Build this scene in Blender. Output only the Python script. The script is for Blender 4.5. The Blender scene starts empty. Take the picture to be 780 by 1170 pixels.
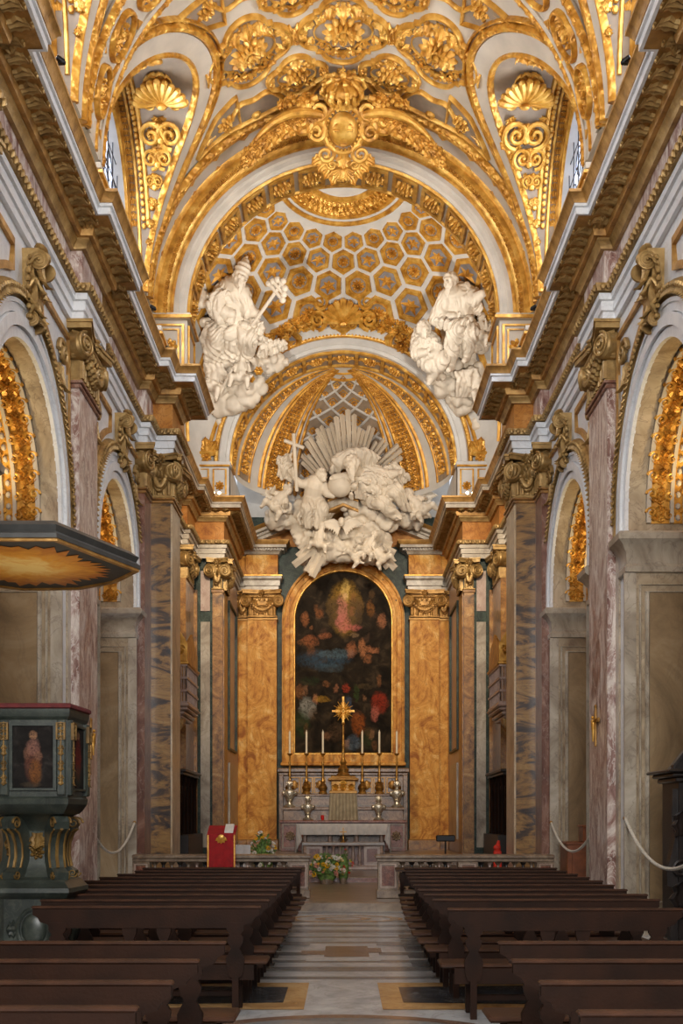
import bpy, bmesh, math, random
from mathutils import Vector, Matrix, noise
from math import sin, cos, pi, sqrt, radians, atan2

SC = bpy.context.scene
COL = SC.collection
random.seed(7)


# ------------------------------------------------------------------ objects
def tag(o, label=None, cat=None, group=None, kind=None):
    if label: o['label'] = label
    if cat: o['category'] = cat
    if group: o['group'] = group
    if kind: o['kind'] = kind
    return o


def empty(name, loc, label=None, cat=None, group=None, kind=None):
    o = bpy.data.objects.new(name, None)
    COL.objects.link(o)
    o.location = loc
    o.empty_display_size = 0.1
    return tag(o, label, cat, group, kind)


def world_loc(o):
    p = Vector((0, 0, 0))
    while o is not None:
        p += o.location
        o = o.parent
    return p


def children(o):
    return [c for c in bpy.data.objects if c.parent == o]


def copy_tree(o, parent=None):
    c = o.copy()
    COL.objects.link(c)
    if parent is not None:
        c.parent = parent
    for ch in children(o):
        copy_tree(ch, c)
    return c


class MB:
    """collects shapes, builds ONE mesh object"""
    def __init__(s, mirror=False):
        s.v, s.f, s.m = [], [], []
        s.mirror = mirror
        s.M = None

    def add(s, vs, fs, mat=0):
        b = len(s.v)
        if s.M is not None:
            M = s.M
            s.v.extend([M @ Vector(p) for p in vs])
        else:
            s.v.extend([Vector(p) for p in vs])
        s.f.extend([tuple(b + i for i in f) for f in fs])
        s.m.extend([mat] * len(fs))

    def build(s, name, mats, parent=None, smooth=35, origin=None):
        if not isinstance(mats, (list, tuple)): mats = [mats]
        off = world_loc(parent) if parent is not None else Vector((0, 0, 0))
        if origin is not None:
            org = Vector(origin)
        else:
            org = off
        me = bpy.data.meshes.new(name)
        vs = [Vector((-p.x, p.y, p.z)) for p in s.v] if s.mirror else s.v
        fs = [tuple(reversed(f)) for f in s.f] if s.mirror else s.f
        me.from_pydata([p - org for p in vs], [], fs)
        for m in mats: me.materials.append(m)
        if len(mats) > 1:
            me.polygons.foreach_set('material_index', s.m)
        if smooth:
            me.polygons.foreach_set('use_smooth', [True] * len(me.polygons))
            try: me.set_sharp_from_angle(angle=radians(smooth))
            except Exception: pass
        me.update()
        o = bpy.data.objects.new(name, me)
        COL.objects.link(o)
        if parent is not None:
            o.parent = parent
        if origin is not None:
            o.location = org - off
        return o

    # ---- primitives
    def box(s, x0, x1, y0, y1, z0, z1, mat=0, bev=0.0):
        if x0 > x1: x0, x1 = x1, x0
        if y0 > y1: y0, y1 = y1, y0
        if z0 > z1: z0, z1 = z1, z0
        b = min(bev, (x1 - x0) * .45, (y1 - y0) * .45, (z1 - z0) * .45)
        if b <= 0:
            vs = [(x0, y0, z0), (x1, y0, z0), (x1, y1, z0), (x0, y1, z0), (x0, y0, z1), (x1, y0, z1), (x1, y1, z1), (x0, y1, z1)]
            fs = [(0, 3, 2, 1), (4, 5, 6, 7), (0, 1, 5, 4), (1, 2, 6, 5), (2, 3, 7, 6), (3, 0, 4, 7)]
            s.add(vs, fs, mat)
            return
        rings = [(z0, b), (z0 + b, 0), (z1 - b, 0), (z1, b)]
        vs, fs = [], []
        for z, i in rings:
            c = b if i == 0 else 0
            x0i, x1i, y0i, y1i = x0 + i, x1 - i, y0 + i, y1 - i
            cc = b * .6 if i == 0 else b * .3
            vs += [(x0i + cc, y0i, z), (x1i - cc, y0i, z), (x1i, y0i + cc, z), (x1i, y1i - cc, z),
                   (x1i - cc, y1i, z), (x0i + cc, y1i, z), (x0i, y1i - cc, z), (x0i, y0i + cc, z)]
        for r in range(3):
            for k in range(8):
                a, bb = r * 8 + k, r * 8 + (k + 1) % 8
                fs.append((a, bb, bb + 8, a + 8))
        fs.append(tuple(reversed(range(8))))
        fs.append(tuple(range(24, 32)))
        s.add(vs, fs, mat)

    def lathe(s, prof, n=24, c=(0, 0, 0), mat=0, a0=0.0, a1=2 * pi, sx=1.0, sy=1.0):
        full = abs(a1 - a0 - 2 * pi) < 1e-6
        m = n if full else n + 1
        vs, fs = [], []
        for r, z in prof:
            for k in range(m):
                a = a0 + (a1 - a0) * k / n
                vs.append((c[0] + r * cos(a) * sx, c[1] + r * sin(a) * sy, c[2] + z))
        for j in range(len(prof) - 1):
            for k in range(n):
                k2 = (k + 1) % m
                fs.append((j * m + k, j * m + k2, (j + 1) * m + k2, (j + 1) * m + k))
        if full:
            if prof[0][0] > 1e-4: fs.append(tuple(reversed(range(m))))
            if prof[-1][0] > 1e-4: fs.append(tuple(range((len(prof) - 1) * m, len(prof) * m)))
        s.add(vs, fs, mat)

    def ell(s, c, r, nu=10, nv=6, mat=0, R=None):
        if not isinstance(r, (tuple, list)): r = (r, r, r)
        vs, fs = [], []
        C = Vector(c)
        def put(x, y, z):
            p = Vector((x * r[0], y * r[1], z * r[2]))
            if R is not None: p = R @ p
            vs.append(C + p)
        put(0, 0, -1)
        for j in range(1, nv):
            b = -pi / 2 + pi * j / nv
            for k in range(nu):
                a = 2 * pi * k / nu
                put(cos(b) * cos(a), cos(b) * sin(a), sin(b))
        put(0, 0, 1)
        for k in range(nu):
            fs.append((0, 1 + (k + 1) % nu, 1 + k))
            for j in range(nv - 2):
                a, b = 1 + j * nu + k, 1 + j * nu + (k + 1) % nu
                fs.append((a, b, b + nu, a + nu))
            l = 1 + (nv - 2) * nu
            fs.append((l + k, l + (k + 1) % nu, len(vs) - 1))
        s.add(vs, fs, mat)

    def tube(s, pts, r, n=8, mat=0, closed=False, flat=1.0, up=None):
        P = [Vector(p) for p in pts]
        N = len(P)
        rs = list(r) if isinstance(r, (list, tuple)) else [r] * N
        vs, fs = [], []
        ref = Vector(up) if up else None
        prev = None
        for i in range(N):
            if closed: t = P[(i + 1) % N] - P[i - 1]
            else: t = P[min(i + 1, N - 1)] - P[max(i - 1, 0)]
            if t.length < 1e-9: t = Vector((0, 0, 1))
            t.normalize()
            if prev is None:
                u = ref if ref is not None else (Vector((0, 0, 1)) if abs(t.z) < .9 else Vector((1, 0, 0)))
            else: u = prev if ref is None else ref
            u = u - t * u.dot(t)
            if u.length < 1e-6: u = t.orthogonal()
            u.normalize()
            w = t.cross(u)
            prev = u
            for k in range(n):
                a = 2 * pi * k / n
                vs.append(P[i] + (u * cos(a) * flat + w * sin(a)) * rs[i])
        M = N if closed else N - 1
        for i in range(M):
            j = (i + 1) % N
            for k in range(n):
                k2 = (k + 1) % n
                fs.append((i * n + k, i * n + k2, j * n + k2, j * n + k))
        if not closed:
            fs.append(tuple(reversed(range(n))))
            fs.append(tuple(range((N - 1) * n, N * n)))
        s.add(vs, fs, mat)

    def cap(s, a, b, ra, rb, n=10, mat=0):
        """tapered capsule"""
        A, B = Vector(a), Vector(b)
        d = B - A
        L = d.length or 1e-6
        d = d / L
        pts, rs = [], []
        for k in range(4):
            t = pi / 2 * k / 3
            pts.append(A - d * ra * cos(t)); rs.append(max(ra * sin(t), ra * .02))
        for k in range(4):
            t = pi / 2 * k / 3
            pts.append(B + d * rb * sin(t)); rs.append(max(rb * cos(t), rb * .02))
        s.tube(pts, rs, n, mat)

    def prism(s, pts, h0, h1, fn=None, mat=0, capmat=None, cap0=True):
        """polygon in 2D, extruded from h0 to h1; fn(u, v, h) -> 3D"""
        if fn is None: fn = lambda u, v, h: (u, v, h)
        n = len(pts)
        vs = [fn(u, v, h0) for u, v in pts] + [fn(u, v, h1) for u, v in pts]
        fs = [(k, (k + 1) % n, n + (k + 1) % n, n + k) for k in range(n)]
        s.add(vs, fs, mat)
        caps = [tuple(range(n, 2 * n))]
        if cap0: caps.append(tuple(reversed(range(n))))
        s.add(vs, caps, mat if capmat is None else capmat)

    def ribbon(s, pts, w, h0, h1, fn, mat=0, closed=False, shift=0.0, rnd=False):
        """band of width w along a 2D polyline, standing from h0 to h1 on surface fn(u, v, h)"""
        N = len(pts)
        vs, fs = [], []
        prof = [(-.5, h0), (-.5, h1), (.5, h1), (.5, h0)] if not rnd else [(-.5, h0), (-.42, h0 + (h1 - h0) * .6), (-.2, h1), (.2, h1), (.42, h0 + (h1 - h0) * .6), (.5, h0)]
        K = len(prof)
        for i in range(N):
            if closed: a, b = pts[i - 1], pts[(i + 1) % N]
            else: a, b = pts[max(i - 1, 0)], pts[min(i + 1, N - 1)]
            dx, dy = b[0] - a[0], b[1] - a[1]
            l = sqrt(dx * dx + dy * dy) or 1e-9
            nx, ny = -dy / l, dx / l
            ww = w[i] if isinstance(w, (list, tuple)) else w
            for o, h in prof:
                q = o * ww + shift
                vs.append(fn(pts[i][0] + nx * q, pts[i][1] + ny * q, h))
        M = N if closed else N - 1
        for i in range(M):
            j = (i + 1) % N
            for k in range(K - 1):
                fs.append((i * K + k, j * K + k, j * K + k + 1, i * K + k + 1))
        if not closed:
            fs.append(tuple(range(K)))
            fs.append(tuple(reversed(range((N - 1) * K, N * K))))
        s.add(vs, fs, mat)

    def sheet(s, fn, nu, nv, mat=0, flip=False):
        """fn(u, v) with u, v in 0..1"""
        vs = [fn(i / nu, j / nv) for j in range(nv + 1) for i in range(nu + 1)]
        fs = []
        for j in range(nv):
            for i in range(nu):
                a = j * (nu + 1) + i
                q = (a, a + 1, a + nu + 2, a + nu + 1)
                fs.append(tuple(reversed(q)) if flip else q)
        s.add(vs, fs, mat)

    def slab(s, fn, nu, nv, th, mat=0):
        """closed thin solid: fn(u, v, h), h in 0..th"""
        W = nu + 1
        top = [fn(i / nu, j / nv, th) for j in range(nv + 1) for i in range(W)]
        bot = [fn(i / nu, j / nv, 0) for j in range(nv + 1) for i in range(W)]
        n = len(top)
        fs = []
        for j in range(nv):
            for i in range(nu):
                a = j * W + i
                fs.append((a, a + 1, a + W + 1, a + W))
                fs.append((n + a, n + a + W, n + a + W + 1, n + a + 1))
        for i in range(nu):
            fs.append((i, n + i, n + i + 1, i + 1))
            a = nv * W + i
            fs.append((a, a + 1, n + a + 1, n + a))
        for j in range(nv):
            a = j * W
            fs.append((a, a + W, n + a + W, n + a))
            a = j * W + nu
            fs.append((a, n + a, n + a + W, a + W))
        s.add(top + bot, fs, mat)

    # ---- ornament, drawn in the local frame: u right, v up, w out of the surface
    def leaf(s, L, W, out=.35, mat=0, n=6, tip=.25):
        """acanthus leaf from the origin up +v, curling out along +w"""
        vs, fs = [], []
        m = 7
        for j in range(n + 1):
            t = j / n
            lob = 1 + .22 * cos(t * n * pi)
            wd = W * .5 * (sin(pi * min(t * .85 + .18, 1)) ** .6) * lob
            if j == n: wd = W * .07
            zz = out * L * (t ** 2.4)
            vv = L * (t - tip * t ** 4)
            for i in range(m):
                q = (i / (m - 1)) * 2 - 1
                rdg = .07 * W * (1 - abs(q)) + .05 * W * cos(q * 3 * pi)
                vs.append((q * wd, vv - abs(q) * .04 * L, zz + rdg + .02 * L))
        for j in range(n):
            for i in range(m - 1):
                a = j * m + i
                fs.append((a, a + 1, a + m + 1, a + m))
        b = len(vs)
        vs += [(p[0], p[1], p[2] - .06 * L if k >= m else 0) for k, p in enumerate(vs)]
        for j in range(n):
            for i in range(m - 1):
                a = b + j * m + i
                fs.append((a, a + m, a + m + 1, a + 1))
        for j in range(n):
            for i in (0, m - 1):
                a = j * m + i
                q = (a, a + m, b + a + m, b + a)
                fs.append(q if i == 0 else tuple(reversed(q)))
        a = n * m
        for i in range(m - 1):
            fs.append((a + i, a + i + 1, b + a + i + 1, b + a + i))
        s.add(vs, fs, mat)

    def petal(s, ang, r0, r1, W, h, mat=0):
        c, q = cos(ang), sin(ang)
        vs = []
        rows = [(0, .25, 0.0), (.35, .8, .75), (.7, 1.0, 1.0), (1, .35, .55)]
        for t, w, hh in rows:
            r = r0 + (r1 - r0) * t
            for e, z in ((-1, .15), (-.5, .75), (0, 1), (.5, .75), (1, .15)):
                x, y = r, e * w * W * .5
                vs.append((x * c - y * q, x * q + y * c, h * hh * z))
        fs = []
        for j in range(3):
            for i in range(4):
                a = j * 5 + i
                fs.append((a, a + 5, a + 6, a + 1))
        b = len(vs)
        t = rows[-1][0]
        vs += [((r0 + (r1 - r0)) * c - e * .35 * W * .5 * q, r1 * q + e * .35 * W * .5 * c, 0) for e in (-1, 0, 1)]
        fs += [(15, b, b + 1, 17), (17, b + 1, b + 2, 19)]
        s.add(vs, fs, mat)

    def rosette(s, r, n=8, h=.25, mat=0, lay=2):
        H = r * h
        for k in range(n):
            s.petal(2 * pi * k / n, r * .25, r, 2 * pi * r * .72 / n * .95, H, mat)
        if lay > 1:
            for k in range(n):
                s.petal(2 * pi * (k + .5) / n, r * .1, r * .6, 2 * pi * r * .5 / n, H * 1.5, mat)
        s.ell((0, 0, H * .9), (r * .17, r * .17, H * .7), 8, 5, mat)

    def star(s, r, h, mat=0, n=6):
        vs = [(0, 0, h)]
        for k in range(2 * n):
            rr = r if k % 2 == 0 else r * .45
            a = pi * k / n + pi / 2
            vs.append((rr * cos(a), rr * sin(a), 0.0))
        fs = [(0, 1 + k, 1 + (k + 1) % (2 * n)) for k in range(2 * n)]
        s.add(vs, fs, mat)

    def spiral(s, r, turns=2.2, tube=.16, dirn=1, start=0.0, mat=0, z=0.0, n=6, lift=.5):
        pts, rs = [], []
        N = int(14 * turns)
        for k in range(N + 1):
            t = k / N
            rr = r * (1 - .88 * t)
            a = start + dirn * 2 * pi * turns * t
            pts.append((rr * cos(a), rr * sin(a), z + r * lift * t * .5))
            rs.append(r * tube * (1 - .45 * t))
        s.tube(pts, rs, n, mat, up=(0, 0, 1))

    def volute(s, r, th, dirn=1, start=pi / 2, mat=0):
        """Ionic volute: disc body with a raised spiral, thickness th along w"""
        s.lathe([(r * .93, 0), (r * .95, th * .8), (r * .78, th), (0.0, th * .96)], 20, (0, 0, 0), mat)
        s.spiral(r * .92, 2.3, .13, dirn, start, mat, z=th, lift=.25)
        s.ell((0, 0, th + r * .12), (r * .16, r * .16, r * .14), 8, 5, mat)

    def shell(s, r, n=11, mat=0, a0=.12 * pi, a1=.88 * pi, h=.3):
        for k in range(n):
            a = a0 + (a1 - a0) * k / (n - 1)
            L = r * (1 - .1 * abs(2 * k / (n - 1) - 1))
            d = Vector((cos(a), sin(a), 0))
            w = (a1 - a0) * r / n
            pts = [d * L * t + Vector((0, 0, r * h * (.25 + .75 * sin(t * pi * .62)))) for t in (.08, .3, .55, .8, .95, 1.02)]
            s.tube(pts, [w * .14, w * .26, w * .4, w * .52, w * .5, w * .2], 7, mat, up=(0, 0, 1))
        s.ell((0, -.02 * r, r * h * .3), (r * .22, r * .14, r * h * .5), 8, 5, mat)
        for e in (-1, 1):
            M0 = s.M
            T = Matrix.Translation((e * r * .38, -.06 * r, 0))
            s.M = (M0 @ T) if M0 is not None else T
            s.spiral(r * .22, 1.6, .22, -e, pi / 2, mat, z=.05 * r)
            s.M = M0

    def cscroll(s, pts, r0, mat=0, r=.05):
        s.tube(pts, [r * (1 - .5 * k / (len(pts) - 1)) for k in range(len(pts))], 6, mat, up=(0, 0, 1))


def frame(o, u, w, v=None):
    """matrix from local (u, v, w) axes: u right, w out"""
    u, w = Vector(u).normalized(), Vector(w).normalized()
    if v is None: v = w.cross(u)
    v = Vector(v).normalized()
    M = Matrix.Identity(4)
    for i in range(3):
        M[i][0], M[i][1], M[i][2], M[i][3] = u[i], v[i], w[i], o[i]
    return M


def surf_frame(fn, u, v, h=0.0, rot=0.0, e=1e-3):
    """frame on a surface fn(u, v, h); w axis along +h"""
    o = Vector(fn(u, v, h))
    du = Vector(fn(u + e, v, h)) - Vector(fn(u - e, v, h))
    dh = Vector(fn(u, v, h + e)) - Vector(fn(u, v, h - e))
    w = dh.normalized()
    du = (du - w * du.dot(w)).normalized()
    dv = w.cross(du)
    uu = du * cos(rot) + dv * sin(rot)
    return frame(o, uu, w)


# ---- mouldings along plan paths
def offset_path(path, d):
    out = []
    n = len(path)
    for i in range(n):
        p = Vector(path[i])
        dirs = []
        if i > 0: dirs.append((p - Vector(path[i - 1])).normalized())
        if i < n - 1: dirs.append((Vector(path[i + 1]) - p).normalized())
        ns = [Vector((-q.y, q.x)) for q in dirs]
        if len(ns) == 1: out.append(p + ns[0] * d)
        else:
            b = ns[0] + ns[1]
            k = 1 + ns[0].dot(ns[1])
            out.append(p + b * (d / max(k, .15)))
    return out


def sweep(mb, prof, path, mat=0, i0=0, i1=None, caps=True):
    """prof: (d, z) points; faces look to the path's left"""
    i1 = len(path) - 1 if i1 is None else i1
    rows = [offset_path(path, d) for d, z in prof]
    n = i1 - i0 + 1
    vs, fs = [], []
    for (d, z), row in zip(prof, rows):
        vs += [(row[i].x, row[i].y, z) for i in range(i0, i1 + 1)]
    for j in range(len(prof) - 1):
        for i in range(n - 1):
            a = j * n + i
            fs.append((a, a + n, a + n + 1, a + 1))
    fs = [tuple(reversed(f)) for f in fs]
    if caps:
        fs.append(tuple(j * n for j in range(len(prof))))
        fs.append(tuple(reversed([j * n + n - 1 for j in range(len(prof))])))
    mb.add(vs, fs, mat)


def along(path, d, z, sp, i0=0, i1=None, ymin=-99, half=True):
    """frames along an offset path"""
    i1 = len(path) - 1 if i1 is None else i1
    row = offset_path(path, d)
    out = []
    for i in range(i0, i1):
        a, b = row[i], row[i + 1]
        L = (b - a).length
        k = int(round(L / sp))
        if k < 1: continue
        t = (b - a).normalized()
        nrm = Vector((-t.y, t.x, 0))
        for j in range(k):
            q = a + (b - a) * ((j + .5) / k)
            if q.y < ymin: continue
            out.append(frame((q.x, q.y, z), (-t.x, -t.y, 0), nrm, (0, 0, 1)))
    return out


def arc_pts(c, r, a0, a1, n):
    return [(c[0] + r * cos(a0 + (a1 - a0) * k / n), c[1] + r * sin(a0 + (a1 - a0) * k / n)) for k in range(n + 1)]


def wall_arch(mb, s0, s1, z0, z1, c, r, zs, fn, mat=0, n=28):
    """wall face in (s, z) with one arched opening (from z0 up) centred on s = c"""
    A = arc_pts((c, zs), r, pi, 0, n)
    vs, fs = [], []
    def quad(a, b, cc, d):
        k = len(vs)
        vs.extend([fn(*a), fn(*b), fn(*cc), fn(*d)])
        fs.append((k, k + 1, k + 2, k + 3))
    quad((s0, z0), (c - r, z0), (c - r, zs), (s0, zs))
    quad((c + r, z0), (s1, z0), (s1, zs), (c + r, zs))
    quad((s0, zs), (c - r, zs), (c - r, z1), (s0, z1))
    quad((c + r, zs), (s1, zs), (s1, z1), (c + r, z1))
    for k in range(n):
        a, b = A[k], A[k + 1]
        quad(a, b, (b[0], z1), (a[0], z1))
    mb.add(vs, fs, mat)


def arch_line(c, r, z0, zs, n=36):
    """legs and semicircle, from one foot to the other, in (s, z)"""
    return [(c - r, z0)] + arc_pts((c, zs), r, pi, 0, n) + [(c + r, z0)]
# ------------------------------------------------------------------ materials
def lin(c):
    return tuple(((x / 255) / 12.92 if x / 255 <= .04045 else ((x / 255 + .055) / 1.055) ** 2.4) for x in c) + (1,)


class NT:
    def __init__(s, name):
        s.mat = bpy.data.materials.new(name)
        s.mat.use_nodes = True
        s.t = s.mat.node_tree
        s.b = s.t.nodes['Principled BSDF']
        s.tc = None

    def n(s, kind, **kw):
        x = s.t.nodes.new(kind)
        for k, v in kw.items(): setattr(x, k, v)
        return x

    def l(s, a, b): s.t.links.new(a, b)

    def coord(s, scale=(1, 1, 1), rot=(0, 0, 0), src='Object', loc=(0, 0, 0)):
        if s.tc is None: s.tc = s.n('ShaderNodeTexCoord')
        m = s.n('ShaderNodeMapping')
        m.inputs['Scale'].default_value = scale
        m.inputs['Rotation'].default_value = rot
        m.inputs['Location'].default_value = loc
        s.l(s.tc.outputs[src], m.inputs['Vector'])
        return m.outputs['Vector']

    def noise(s, vec, scale, detail=5, dist=0.0, rough=.55):
        x = s.n('ShaderNodeTexNoise')
        x.inputs['Scale'].default_value = scale
        x.inputs['Detail'].default_value = detail
        x.inputs['Distortion'].default_value = dist
        x.inputs['Roughness'].default_value = rough
        s.l(vec, x.inputs['Vector'])
        return x.outputs['Fac']

    def ramp(s, fac, stops, mode='LINEAR'):
        r = s.n('ShaderNodeValToRGB')
        cr = r.color_ramp
        cr.interpolation = mode
        while len(cr.elements) < len(stops): cr.elements.new(.5)
        for e, (p, c) in zip(cr.elements, stops):
            e.position = p
            e.color = c if len(c) == 4 else lin(c)
        s.l(fac, r.inputs['Fac'])
        return r.outputs['Color']

    def mix(s, fac, a, b):
        m = s.n('ShaderNodeMix', data_type='RGBA')
        for v, i in ((fac, 0), (a, 6), (b, 7)):
            if hasattr(v, 'links'): s.l(v, m.inputs[i])
            else: m.inputs[i].default_value = v if i == 0 else (lin(v) if len(v) == 3 else v)
        return m.outputs[2]

    def math(s, op, a, b=0.0):
        m = s.n('ShaderNodeMath', operation=op)
        for v, i in ((a, 0), (b, 1)):
            if hasattr(v, 'links'): s.l(v, m.inputs[i])
            else: m.inputs[i].default_value = v
        return m.outputs[0]

    def bump(s, h, strength=.3, dist=.02):
        b = s.n('ShaderNodeBump')
        b.inputs['Strength'].default_value = strength
        b.inputs['Distance'].default_value = dist
        s.l(h, b.inputs['Height'])
        s.l(b.outputs['Normal'], s.b.inputs['Normal'])

    def done(s, col, rough=.5, metal=0.0, spec=.5):
        if hasattr(col, 'links'): s.l(col, s.b.inputs['Base Color'])
        else: s.b.inputs['Base Color'].default_value = lin(col)
        s.b.inputs['Roughness'].default_value = rough
        s.b.inputs['Metallic'].default_value = metal
        s.b.inputs['Specular IOR Level'].default_value = spec
        return s.mat


def plain(name, c, rough=.5, metal=0.0, var=.12, scale=6, bump=0.0, bscale=40, spec=.5):
    t = NT(name)
    v = t.coord()
    f = t.noise(v, scale, 4)
    d = tuple(max(0, x * (1 - var)) for x in c)
    e = tuple(min(255, x * (1 + var)) for x in c)
    if bump: t.bump(t.noise(v, bscale, 4), bump)
    return t.done(t.ramp(f, [(.3, d), (.7, e)]), rough, metal, spec)


def marble(name, stops, vein, scale=1.6, stretch=(1, 1, 1), vscale=2.2, vamt=.6, vw=.035, dist=1.2, rough=.28, rot=(0, 0, 0), spec=.5):
    t = NT(name)
    v = t.coord(stretch, rot)
    f = t.noise(v, scale, 7, dist, .62)
    col = t.ramp(f, stops)
    g = t.noise(v, vscale, 6, dist * 1.3, .6)
    k = t.math('ABSOLUTE', t.math('SUBTRACT', g, .5))
    k = t.math('MULTIPLY', t.math('LESS_THAN', k, vw), vamt) if vw < 0 else t.ramp(k, [(0, (1, 1, 1, 1)), (abs(vw), (0, 0, 0, 1))])
    k2 = t.math('MULTIPLY', k, vamt)
    return t.done(t.mix(k2, col, vein), rough, 0.0, spec)


def gold(name, dark, mid, lite, rough=.36, metal=.42, bump=.25, bscale=22, carved=False):
    t = NT(name)
    v = t.coord()
    f = t.noise(v, 5, 5)
    col = t.ramp(f, [(.3, dark), (.5, mid), (.72, lite)])
    if carved:
        vo = t.n('ShaderNodeTexVoronoi', feature='SMOOTH_F1')
        vo.inputs['Scale'].default_value = bscale
        t.l(v, vo.inputs['Vector'])
        t.bump(vo.outputs['Distance'], bump, .05)
    elif bump: t.bump(t.noise(v, bscale, 5), bump)
    return t.done(col, rough, metal)


M = {}
M['white'] = plain('white_stucco', (192, 189, 183), .6, 0, .05, 2.5, .08, 18)
M['ceil_white'] = plain('vault_plaster', (186, 174, 156), .65, 0, .06, 2.0, .06, 14)
M['statue'] = plain('modelled_stucco', (204, 192, 174), .6, 0, .06, 1.5, .05, 24)
M['arch_white'] = marble('pale_painted_marble', [(.3, (206, 209, 212)), (.55, (220, 221, 222)), (.75, (228, 228, 227))], (176, 176, 176), 1.4, (1, 1, 1), 2, .35, .03)
M['taupe'] = plain('taupe_ground', (136, 118, 98), .7, 0, .1, 4)
M['grey_blue'] = plain('grey_blue_ground', (124, 119, 118), .7, 0, .1, 8)
M['gold'] = gold('gilding', (158, 106, 34), (204, 150, 60), (236, 192, 102))
M['gold_deep'] = gold('deep_gilding', (152, 100, 34), (200, 144, 56), (232, 182, 88), .4, .38, .3, 26)
M['gold_carved'] = gold('carved_gilding', (146, 94, 26), (198, 140, 50), (232, 184, 88), .36, .42, .8, 11, True)
M['gold_worn'] = gold('worn_gilding', (124, 96, 54), (160, 128, 76), (190, 158, 102), .42, .45, .35, 24)
M['gold_dull'] = gold('dull_gilding', (136, 98, 48), (174, 130, 68), (204, 160, 94), .45, .4, .35, 20)
M['pink'] = marble('pink_veined_marble', [(.36, (104, 70, 62)), (.45, (146, 112, 102)), (.53, (178, 156, 146)), (.62, (212, 200, 190))], (226, 218, 208), 2.6, (1, 1, .40), 3.4, .7, .035, 2.2)
M['red'] = marble('dark_red_marble', [(.34, (84, 50, 38)), (.5, (118, 78, 62)), (.68, (152, 116, 98))], (176, 152, 138), 2.0, (1, 1, .5), 3.2, .5, .025, 1.5)
M['onyx'] = marble('yellow_breccia_with_dark_bands', [(.34, (42, 36, 40)), (.44, (76, 58, 44)), (.50, (138, 102, 58)), (.60, (156, 120, 70)), (.76, (176, 144, 96))], (72, 60, 56), 1.3, (.7, .7, 2.4), 1.9, .45, .03, 1.6)
M['giallo'] = marble('golden_yellow_marble', [(.34, (152, 90, 32)), (.46, (200, 138, 58)), (.56, (216, 160, 78)), (.68, (232, 192, 124))], (146, 86, 36), 1.5, (1, 1, .8), 2.4, .5, .03, 2.0, .42, (0, 0, 0), .15)
M['giallo_dark'] = marble('brown_yellow_marble', [(.32, (88, 58, 28)), (.46, (142, 98, 48)), (.58, (166, 120, 62)), (.70, (188, 148, 92))], (70, 44, 32), 1.8, (1, 1, 1.2), 2.6, .55, .03, 1.6)
M['frieze_gold'] = marble('amber_frieze_marble', [(.28, (138, 82, 34)), (.5, (178, 118, 54)), (.75, (200, 146, 82))], (110, 60, 36), 1.5, (1, 1, 1), 2.6, .5, .03, 1.5, .42, (0, 0, 0), .15)
M['beige'] = marble('beige_veined_marble', [(.32, (126, 106, 84)), (.5, (164, 146, 120)), (.70, (192, 174, 148))], (104, 86, 72), 1.3, (1, 1, .8), 1.9, .55, .022, 1.8)
M['beige_panel'] = marble('tan_panel_marble', [(.28, (104, 84, 60)), (.5, (150, 126, 94)), (.70, (182, 164, 134))], (104, 88, 70), .8, (1, 1, .7), 1.4, .22, .03, 1.2)
M['greywhite'] = marble('grey_white_marble', [(.32, (126, 112, 96)), (.5, (168, 156, 138)), (.68, (194, 184, 168))], (104, 92, 84), 1.2, (1, 1, .8), 1.8, .45, .02, 1.2)
M['green'] = marble('dark_green_marble', [(.32, (26, 36, 32)), (.5, (44, 57, 50)), (.70, (74, 86, 76))], (104, 112, 98), 2.4, (1, 1, 1), 3.4, .35, .02, 1.4, .4, (0, 0, 0), .2)
M['pale_pink'] = marble('pale_pink_marble', [(.28, (150, 122, 108)), (.5, (176, 152, 138)), (.75, (194, 176, 162))], (140, 104, 94), 1.8, (1, 1, .6), 2.6, .5, .03, 1.4)
M['brownmarble'] = marble('brown_altar_marble', [(.3, (66, 46, 32)), (.5, (114, 86, 62)), (.72, (156, 128, 98))], (168, 146, 124), 3.0, (1, 1, 1), 4.0, .5, .03, 1.4)
M['balmarble'] = marble('balustrade_marble', [(.28, (96, 80, 66)), (.5, (134, 114, 94)), (.75, (166, 148, 126))], (84, 62, 52), 3.0, (1, 1, 1), 4.0, .5, .03, 1.4)
M['cream'] = marble('cream_marble', [(.32, (156, 134, 104)), (.5, (192, 170, 138)), (.70, (212, 194, 166))], (120, 98, 78), 1.6, (1, 1, .8), 2.2, .5, .02, 1.2)
M['breccia_red'] = marble('red_breccia', [(.3, (74, 32, 24)), (.5, (110, 56, 40)), (.75, (146, 92, 70))], (176, 138, 112), 5, (1, 1, 1), 7, .5, .03, 1.4)
M['blackish'] = plain('black_stone', (34, 30, 30), .4)
M['wood'] = plain('dark_walnut', (33, 18, 10), .55, 0, .3, 3, .1, 60, .12)
M['wood_edge'] = plain('worn_walnut_edge', (56, 34, 22), .46, 0, .22, 5, .1, 60, .22)
M['wood_black'] = plain('ebonised_wood', (32, 25, 22), .36, 0, .3, 5, .15, 50)
M['wood_brown'] = plain('reddish_brown_wood', (118, 66, 36), .42, 0, .25, 4, .1, 50)
M['pulpit_green'] = marble('pulpit_green_paint', [(.28, (30, 34, 31)), (.5, (46, 52, 47)), (.75, (66, 72, 64))], (84, 86, 74), 3, (1, 1, 1), 5, .35, .03, 1.2, .35)
M['board_grey'] = plain('dark_grey_paint', (62, 62, 60), .5, 0, .15, 5)
M['redcloth'] = plain('crimson_cloth', (150, 12, 18), .8, 0, .12, 8, .15, 80)
M['darkred'] = plain('dark_red_velvet', (92, 30, 30), .85, 0, .2, 10)
M['linen'] = plain('white_linen', (196, 192, 190), .85, 0, .05, 8, .1, 120)
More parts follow.
